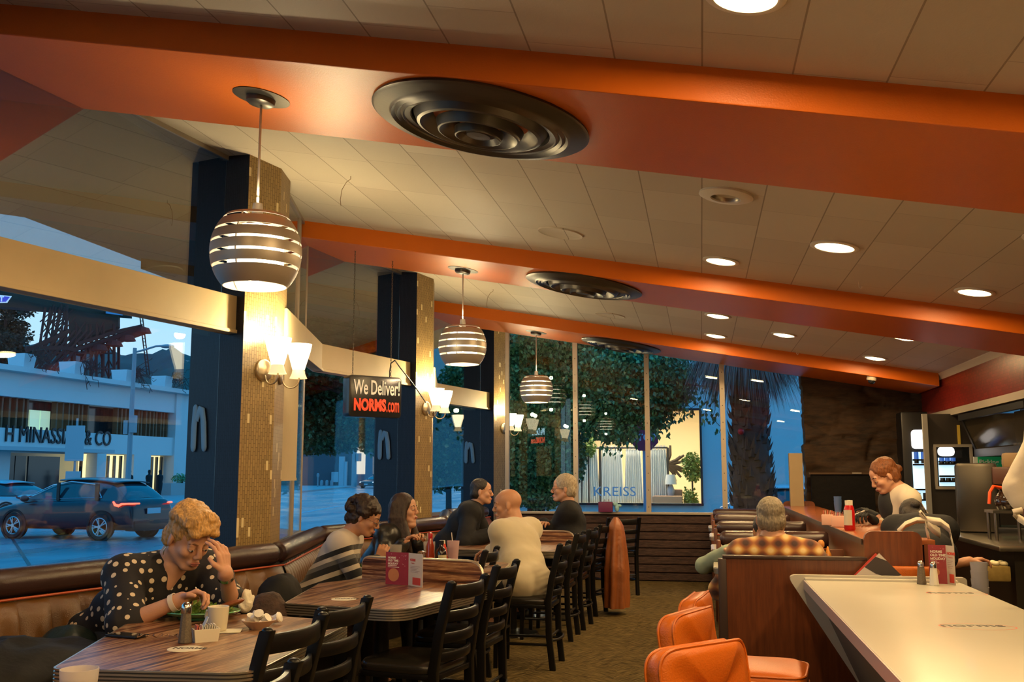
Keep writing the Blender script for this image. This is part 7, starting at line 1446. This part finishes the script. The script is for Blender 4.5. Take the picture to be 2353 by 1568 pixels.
m_blk = mat('black_jacket_cloth', (.010, .010, .012), .75, spec=.25, var=.3, bump=.3, bs=20); m_lea = mat('black_leather_jacket', (.012, .012, .013), .32, spec=.5, bump=.4, bs=16); m_crmsh = mat('oatmeal_pullover', (.50, .43, .30), .9, sheen=.3, var=.06, vs=3, bump=.25, bs=9)
m_whs = mat('white_work_shirt', (.62, .54, .42), .8, bump=.3, bs=10); m_sage = mat('sage_sleeve', (.26, .32, .24), .9, bump=.3, bs=14); m_vest = mat('beige_vest', (.36, .23, .09), .9, bump=.5, bs=30, var=.2); m_apr = mat('black_apron', (.008, .008, .009), .8)
cr_ax = V((cos(YAW), sin(YAW), 0))
# 1 woman in polka dots
hb = hair_mat('blonde_hair', (.50, .27, .08), 50)
def pomp(B, d):
    q = d['hq']
    for i in range(9):
        a = -1 + 2 * i / 8; B.cone(q(a * .055, -.05, .105 - .02 * a * a), q(a * .050, .045, .120 - .022 * a * a), .034, .032); B.cone(q(a * .050, .045, .118 - .02 * a * a), q(a * .046, .088, .088 - .016 * a * a), .030, .019)
    B.ell(q(0, -.03, .085), V((.072, .085, .062)), d['T3'])
def vneck(B, k):
    N, C, f, up = k['N'], k['C'], k['f'], k['up']; a = N + f * .050 + up * .0; b_ = C + f * .128 - up * .01; B.cone(a, b_, .050, .022); B.cone(a + k['r'] * .03, b_, .035, .02); B.cone(a - k['r'] * .03, b_, .035, .02); B.cone(N + up * .01, N + f * .05 - up * .02, .065, .055); B.ell(k['N'] + f * .07 + up * .045, V((.045, .045, .03)))
Hd = at(433, 1238, y=4.22)
def w1_cloth(B, d):
    for E, S, W in ((d['ER'], d['SR'], d['WR']), (d['EL'], d['SL'], d['WL'])): B.cone(S, E, .085, .080); B.cone(E, E + (W - E) * .10, .082, .064)
    B.ell(d['C'] + d['f'] * .055 - d['up'] * .05, V((.15, .10, .10)), d['Tb']); B.ell(d['Bl'] + d['f'] * .04, V((.19, .16, .16)), d['Tb'])
ha_L = at(500, 1290, y=4.17) 
W1 = person('woman in a black polka dot blouse with short blonde hair, eating salad', Hd, 118, 30, (-2.69, 4.33, .60), 126, at(418, 1378, y=3.98), at(518, 1316, y=4.12), m_skin1, s=1.0, hs=1.13, vox=.0045, build=1.22, top=('blouse', m_polka, .024), hair=cap_hair(hb, extra=pomp, disp=.006, ds=38),
    polR=V((-.3, -1.0, -1.3)), polL=V((.5, .2, -1)), curlR=.75, curlL=.35, handR=(V((1.0, .25, .35)), V((.2, -.4, -.9))), handL=(V((-.18, -.02, 1)), V((-1, .3, .1))), sleeves=(.12, .04), extra=dict(skin=vneck, cloth=w1_cloth), eyes=mat('brow_brown', (.16, .07, .03), .7), male=False, shd=.19, neck_r=1.15)
q, loc = W1['hq'], W1['loc']; MB().tube([loc(q(.078, -.010, -.04)), loc(q(.083, -.012, -.055)), loc(q(.080, -.010, -.075))], .0022, 6).build('earring', mat('gold_earring', (.6, .5, .35), .2, 1), W1['t'])
def ringb(p, ax, r, w, m_, nm, par, base):
    ax = V(ax).normalized(); rot = ax.to_track_quat('Z', 'Y').to_matrix(); return MB().lathe([(r, -w / 2), (r + .003, -w / 2), (r + .003, w / 2), (r, w / 2), (r, -w / 2)], 28, c=V(p) - base, T=rot).build(nm, m_, par)
ringb(W1['WL'] + (W1['EL'] - W1['WL']) * .10, W1['EL'] - W1['WL'], .034, .018, mat('silver_bracelet', (.55, .52, .48), .2, 1), 'bracelet', W1['t'], W1['base'])
ringb(W1['WR'] + (W1['ER'] - W1['WR']) * .14, W1['ER'] - W1['WR'], .036, .022, mat('paper_wristband', (.65, .55, .45), .6), 'wristband', W1['t'], W1['base'])
fk = W1['WR'] + V((.085, .01, -.01)); o = MB(); tip = at(492, 1398, y=4.05); o.tube([fk + V((-.03, 0, .06)), fk, fk.lerp(tip, .6)], [.003, .003, .002], 6); 
for k in (-1.5, -.5, .5, 1.5): o.tube([fk.lerp(tip, .6), fk.lerp(tip, .72) + cr_ax * k * .005, tip + cr_ax * k * .005], .0012, 5)
o = o.build('fork', mat('fork_steel', (.6, .57, .5), .2, 1)); tag(o, 'steel fork held over the salad by the woman in polka dots', 'fork')
# 2 woman in striped knit
hd_ = hair_mat('dark_curly_hair', (.022, .010, .007), 30)
def curls(B, d):
    rg = random.Random(4); q = d['hq']
    for _ in range(70):
        a = rg.uniform(0, 2 * pi); e = rg.uniform(-.35, 1.35); p = V((.083 * cos(a) * cos(e), -.028 + .098 * sin(a) * cos(e), .030 + .085 * sin(e)))
        if p.y > .040 and p.z < .055: continue
        B.ell(q(*p), V((.022, .022, .022)))
    B.ell(q(0, -.075, -.04), V((.060, .040, .045)), d['T3'])
W2 = person('older woman in a black and white striped sweater with dark curly hair', at(838, 1188, y=6.15), 82, 26, (-2.42, 6.08, .57), 84, at(868, 1287, y=6.2), at(880, 1300, y=6.5), m_skin2, s=.92, hs=1.02, build=1.08, top=('sweater', m_stripe, .018), hair=cap_hair(hd_, extra=curls, disp=.006, ds=50), polR=V((.1, -.6, -1)), polL=V((.0, .4, -1)), curlR=.8, handR=(V((.45, .1, .9)), V((-.2, .9, .2))), sleeves=(.92, .92), male=False); specs(W2)
# 3 long haired woman
hl = hair_mat('long_brown_hair', (.030, .014, .009), 30)
def longh(B, d):
    q = d['hq']; hs = d['hs']
    for sg in (-1, 1):
        for k in range(5): B.cone(q(sg * (.045 + .008 * k), .03 - .022 * k, .045), q(sg * (.075 + .004 * k), .012 - .02 * k, -.06), .024, .026); B.cone(q(sg * (.075 + .004 * k), .012 - .02 * k, -.06), q(sg * (.085 + .005 * k), .05 - .03 * k, -.20), .026, .030); B.cone(q(sg * (.085 + .005 * k), .05 - .03 * k, -.20), q(sg * (.07 + .005 * k), .085 - .03 * k, -.36), .030, .014)
    B.cone(q(0, -.07, .02), q(0, -.09, -.25), .06, .05); B.ell(q(0, -.03, .045), V((.078, .088, .082)), d['T3'])
W3 = person('young woman with long dark hair in a black leather jacket', at(930, 1172, y=7.25), 96, -2, (-2.44, 7.15, .58), 98, at(925, 1252, y=6.95), at(960, 1248, y=7.2), m_skin1, s=.92, hs=.98, top=('leather_jacket', m_lea, .026), hair=cap_hair(hl, extra=longh, disp=.003, ds=30, sides=False), polR=V((.2, -.7, -1)), polL=V((0, .5, -1)), male=False, sleeves=(1, 1), extra=dict(skin=vneck))
# 4 man in black hoodie
hk = hair_mat('short_dark_hair', (.018, .012, .009), 60)
def hood(B, d): B.ell(d['N'] - d['f'] * .075 - d['up'] * .01, V((.11, .075, .07)), d['Tb']); B.cone(d['N'] - d['r'] * .07 + d['f'] * .03, d['N'] + d['r'] * .07 + d['f'] * .03, .035, .035)
W4 = person('man in a black hooded jacket with short dark hair, facing right', at(1106, 1131, y=8.95), 82, 2, (-2.36, 8.85, .58), 82, at(1128, 1228, y=8.75), at(1150, 1215, y=9.0), m_skin1, s=1.06, hs=1.0, top=('hooded_jacket', m_blk, .03), hair=cap_hair(hk, r=(.078, .090, .082), disp=.002), polR=V((.1, -.6, -1)), polL=V((0, .5, -1)), extra=dict(cloth=hood), curlR=.7)
# 5 bald man
W5 = person('bald man in an oatmeal pullover leaning over the table with his back to us', at(1166, 1162, y=7.62), -98, 6, (-1.26, 7.28, .57), -62, at(1150, 1262, y=8.1), at(1130, 1266, y=7.62), m_skin2, s=1.08, hs=1.07, vox=.005, build=1.12, top=('pullover', m_crmsh, .022), polR=V((.3, .4, -1)), polL=V((.5, -1.2, -1)), curlR=.5, curlL=.5, male=True, handL=(V((-1, .3, -.15)), V((0, 0, -1))), feet=((-1.75, 7.75), (-1.62, 7.05)), neck_r=1.18)
B = Blob(); q = W5['hq']
B.ell(q(0, .062, -.075), V((.036, .024, .026)), W5['T3']); B.cone(q(-.045, .01, -.06), q(-.01, .062, -.088), .018, .018); B.cone(q(.045, .01, -.06), q(.01, .062, -.088), .018, .018)
B.melt('beard', mat('short_beard', (.16, .09, .055), .9, bump=.5, bs=200), .005, W5['t'], 3, off=W5['base'])
# 6 white haired man
hw = hair_mat('white_grey_hair', (.42, .34, .24), 50)
def collar(B, d): pass
W6 = person('white haired man with glasses in a black jacket at the far table', at(1296, 1124, y=9.75), -100, 0, (-1.22, 9.62, .58), -92, at(1262, 1212, y=9.6), at(1250, 1205, y=9.9), m_skin1, s=1.1, hs=1.16, build=1.15, top=('black_jacket', m_blk, .03), hair=cap_hair(hw, r=(.081, .096, .090), disp=.004), polR=V((.2, .5, -1)), polL=V((0, -.6, -1)), eyes=mat('brow_grey', (.3, .25, .2), .8)); specs(W6)
ringb(W6['N'] + V((0, 0, .03)), (W6['hq'](0, 0, 0) - W6['N']), .058, .05, mat('grey_collar', (.08, .09, .09), .8), 'shirt_collar', W6['t'], W6['base'])
# 7 man in plaid, from behind
hg = hair_mat('salt_pepper_hair', (.20, .16, .11), 50)
W7 = person('grey haired man in a brown plaid shirt seen from behind in the booth', at(1771, 1194, y=6.86), -2, 8, (.50, 6.84, .58), 0, (.78, 7.05, .78), (.22, 7.16, .78), m_skin2, s=1.16, hs=1.16, build=1.1, top=('plaid_shirt', m_plaid, .022), hair=cap_hair(hg, r=(.079, .092, .088), disp=.003, ds=60), polR=V((.6, -.3, -1)), polL=V((-.6, -.3, -1)), shd=.18, eyes=True)
ringb(W7['N'] + V((0, 0, .025)), V((0, .15, 1)), .068, .05, m_plaid, 'shirt_collar', W7['t'], W7['base'])
# 8 person opposite
W8 = person('person in a beige vest with sage sleeves, almost hidden behind the man in plaid', at(1757, 1222, y=7.55), 178, 12, (.46, 7.70, .58), 180, (.16, 7.28, .82), (.76, 7.28, .82), m_skin2, s=1.05, top=('sage_shirt', m_sage, .016), hair=cap_hair(hk, disp=.003), polR=V((-1, .2, -.5)), polL=V((1, .2, -.5)), shd=.20)
B = Blob(); W8['torso'](B, .032); B.melt('vest', m_vest, .009, W8['t'], 5, disp=.008, dscale=14, off=W8['base'])
# 9 waitress
hr = hair_mat('auburn_hair', (.20, .065, .018), 60)
def bun(B, d): B.ell(d['hq'](0, -.115, .0), V((.030, .026, .030)), d['T3']); B.cone(d['hq'](0, -.08, .02), d['hq'](0, -.105, .0), .035, .02); B.ell(d['hq'](0, -.03, .06), V((.072, .08, .065)), d['T3'])
Hh_ = at(2032, 1095, y=8.25)
W9 = person('waitress in a white shirt and black apron with auburn hair in a bun', Hh_, -102, 28, (1.60, 8.33, .98), -100, at(1998, 1190, y=8.15), at(2000, 1180, y=8.45), m_skin1, s=.97, hs=1.12, legs='stand', build=1.0, top=('white_shirt', m_whs, .022), hair=cap_hair(hr, extra=bun, disp=.004), polR=V((.4, .4, -1)), polL=V((.3, -.5, -1)), sleeves=(.25, .25), curlR=.7, curlL=.7, pants=m_apr, male=False)
B = Blob(); d = W9; B.ell(d['C'] + d['f'] * .085 - d['up'] * .05, V((.120, .105, .17)), d['Tb']); B.ell(d['P'] + d['f'] * .05, V((.165, .12, .16)), d['Tb']); B.cone(d['P'] + d['f'] * .03, d['P'] + V((0, 0, -.35)), .14, .16); B.melt('apron', m_apr, .009, d['t'], 4, off=d['base'])
mb = MB(); mb.tube([d['loc'](d['N'] + d['r'] * s_ * .058 + d['f'] * .0 + V((0, 0, .0))) for s_ in (-1, 1)], .004, 6) if 0 else None
for W, E, sg in ((d['WL'], d['EL'], 1), (d['WR'], d['ER'], -1)):
    G = Blob(); G.cone(E + (W - E) * .72, W, .036, .031); hand(G, W, W - E, (0, 0, -1), sg, .7, 1.08); G.melt('glove', m_apr, .0055, d['t'], 3, off=d['base'])
o = MB().box((0, 0, 0), (.10, .07, .008), mt=M.Rotation(R(-25), 4, 'Y')).build('order_pad', mat('order_paper', (.6, .55, .48), .7), bevel=.002); o.location = d['WL'] + V((-.09, .0, .0)); tag(o, 'white order slip in the gloved hand of the waitress', 'paper')
# 10 bending server
W10 = person('server in black bending down behind the counter, white apron strings tied at the back', at(2122, 1196, y=7.1), 20, 75, (1.46, 6.80, .88), 15, at(2243, 1302, y=7.15), at(2090, 1240, y=7.3), m_skin2, s=1.0, legs='stand', build=1.15, top=('black_top', m_blk, .03), hair=cap_hair(hk, extra=bun, disp=.003), sleeves=(.15, .9), pants=m_blk, eyes=False, curlR=.6) if 0 else None
Hx = at(2098, 1192, y=7.25)
W10 = person('server in black bending down behind the counter, white apron strings tied at the back', Hx, -5, 55, (1.37, 6.74, .86), 4, at(2228, 1290, y=7.0), at(2080, 1262, y=7.2), m_skin2, s=.96, hs=1.0, legs='stand', build=1.0, top=('black_top', m_blk, .035), hair=cap_hair(hk, extra=bun, disp=.003), sleeves=(.10, .9), pants=m_blk, eyes=False, curlR=.6, polR=V((.3, -.3, -1)), polL=V((-.3, 0, -1)), shd=.15)
m_tie = mat('white_apron_string', (.55, .48, .38), .8, bump=.4, bs=30); d = W10; lp = d['loc']; mb = MB(); bk = lambda px, py: lp(at(px, py, y=6.50))
rb = lambda pts, w: mb.grid([[p + V((0, 0, w / 2)), p + V((.002, -.012, 0)), p - V((0, 0, w / 2))] for p in pts])
rb([bk(2062, 1224), bk(2080, 1206), bk(2105, 1196), bk(2128, 1196)], .035); rb([bk(2128, 1196), bk(2160, 1200), bk(2180, 1215), bk(2184, 1228)], .045); rb([bk(2128, 1196), bk(2112, 1180), bk(2116, 1176), bk(2132, 1198)], .018); rb([bk(2130, 1200), bk(2142, 1214), bk(2160, 1226)], .06); rb([bk(2125, 1200), bk(2130, 1225), bk(2135, 1236)], .05); rb([bk(2182, 1225), bk(2190, 1255), bk(2194, 1290)], .014)
mb.build('apron_string', m_tie, d['t'], solid=.006)
# 11 man at the right edge
W11 = person('man in a white shirt and black trousers cut off by the right edge', at(2495, 905, y=5.5), 60, 15, (2.02, 5.45, 1.02), 60, at(2410, 1240, y=5.35), at(2392, 1238, y=5.6), m_skin3, s=1.10, hs=1.05, legs='stand', build=1.12, top=('white_shirt', m_whs, .028), hair=cap_hair(hk), polR=V((-.2, -.3, -1)), polL=V((-.3, .0, -1)), sleeves=(.22, .22), pants=m_apr, shd=.20)
d = W11; B = Blob(); B.ell(d['P'], V((.205, .165, .13)), d['Tb']); B.cone(d['P'], d['P'] - V((0, 0, .4)), .19, .20); B.melt('apron', m_apr, .01, d['t'], 4, off=d['base'])
mb = MB(); a = d['loc'](at(2336, 1188, y=5.22)); rb([a, a + V((.04, -.01, -.03)), a + V((.05, -.02, -.07))], .035); rb([a, a + V((-.02, -.01, .02)), a + V((.02, -.02, .03))], .03); mb.build('apron_string', m_tie, d['t'], solid=.006)
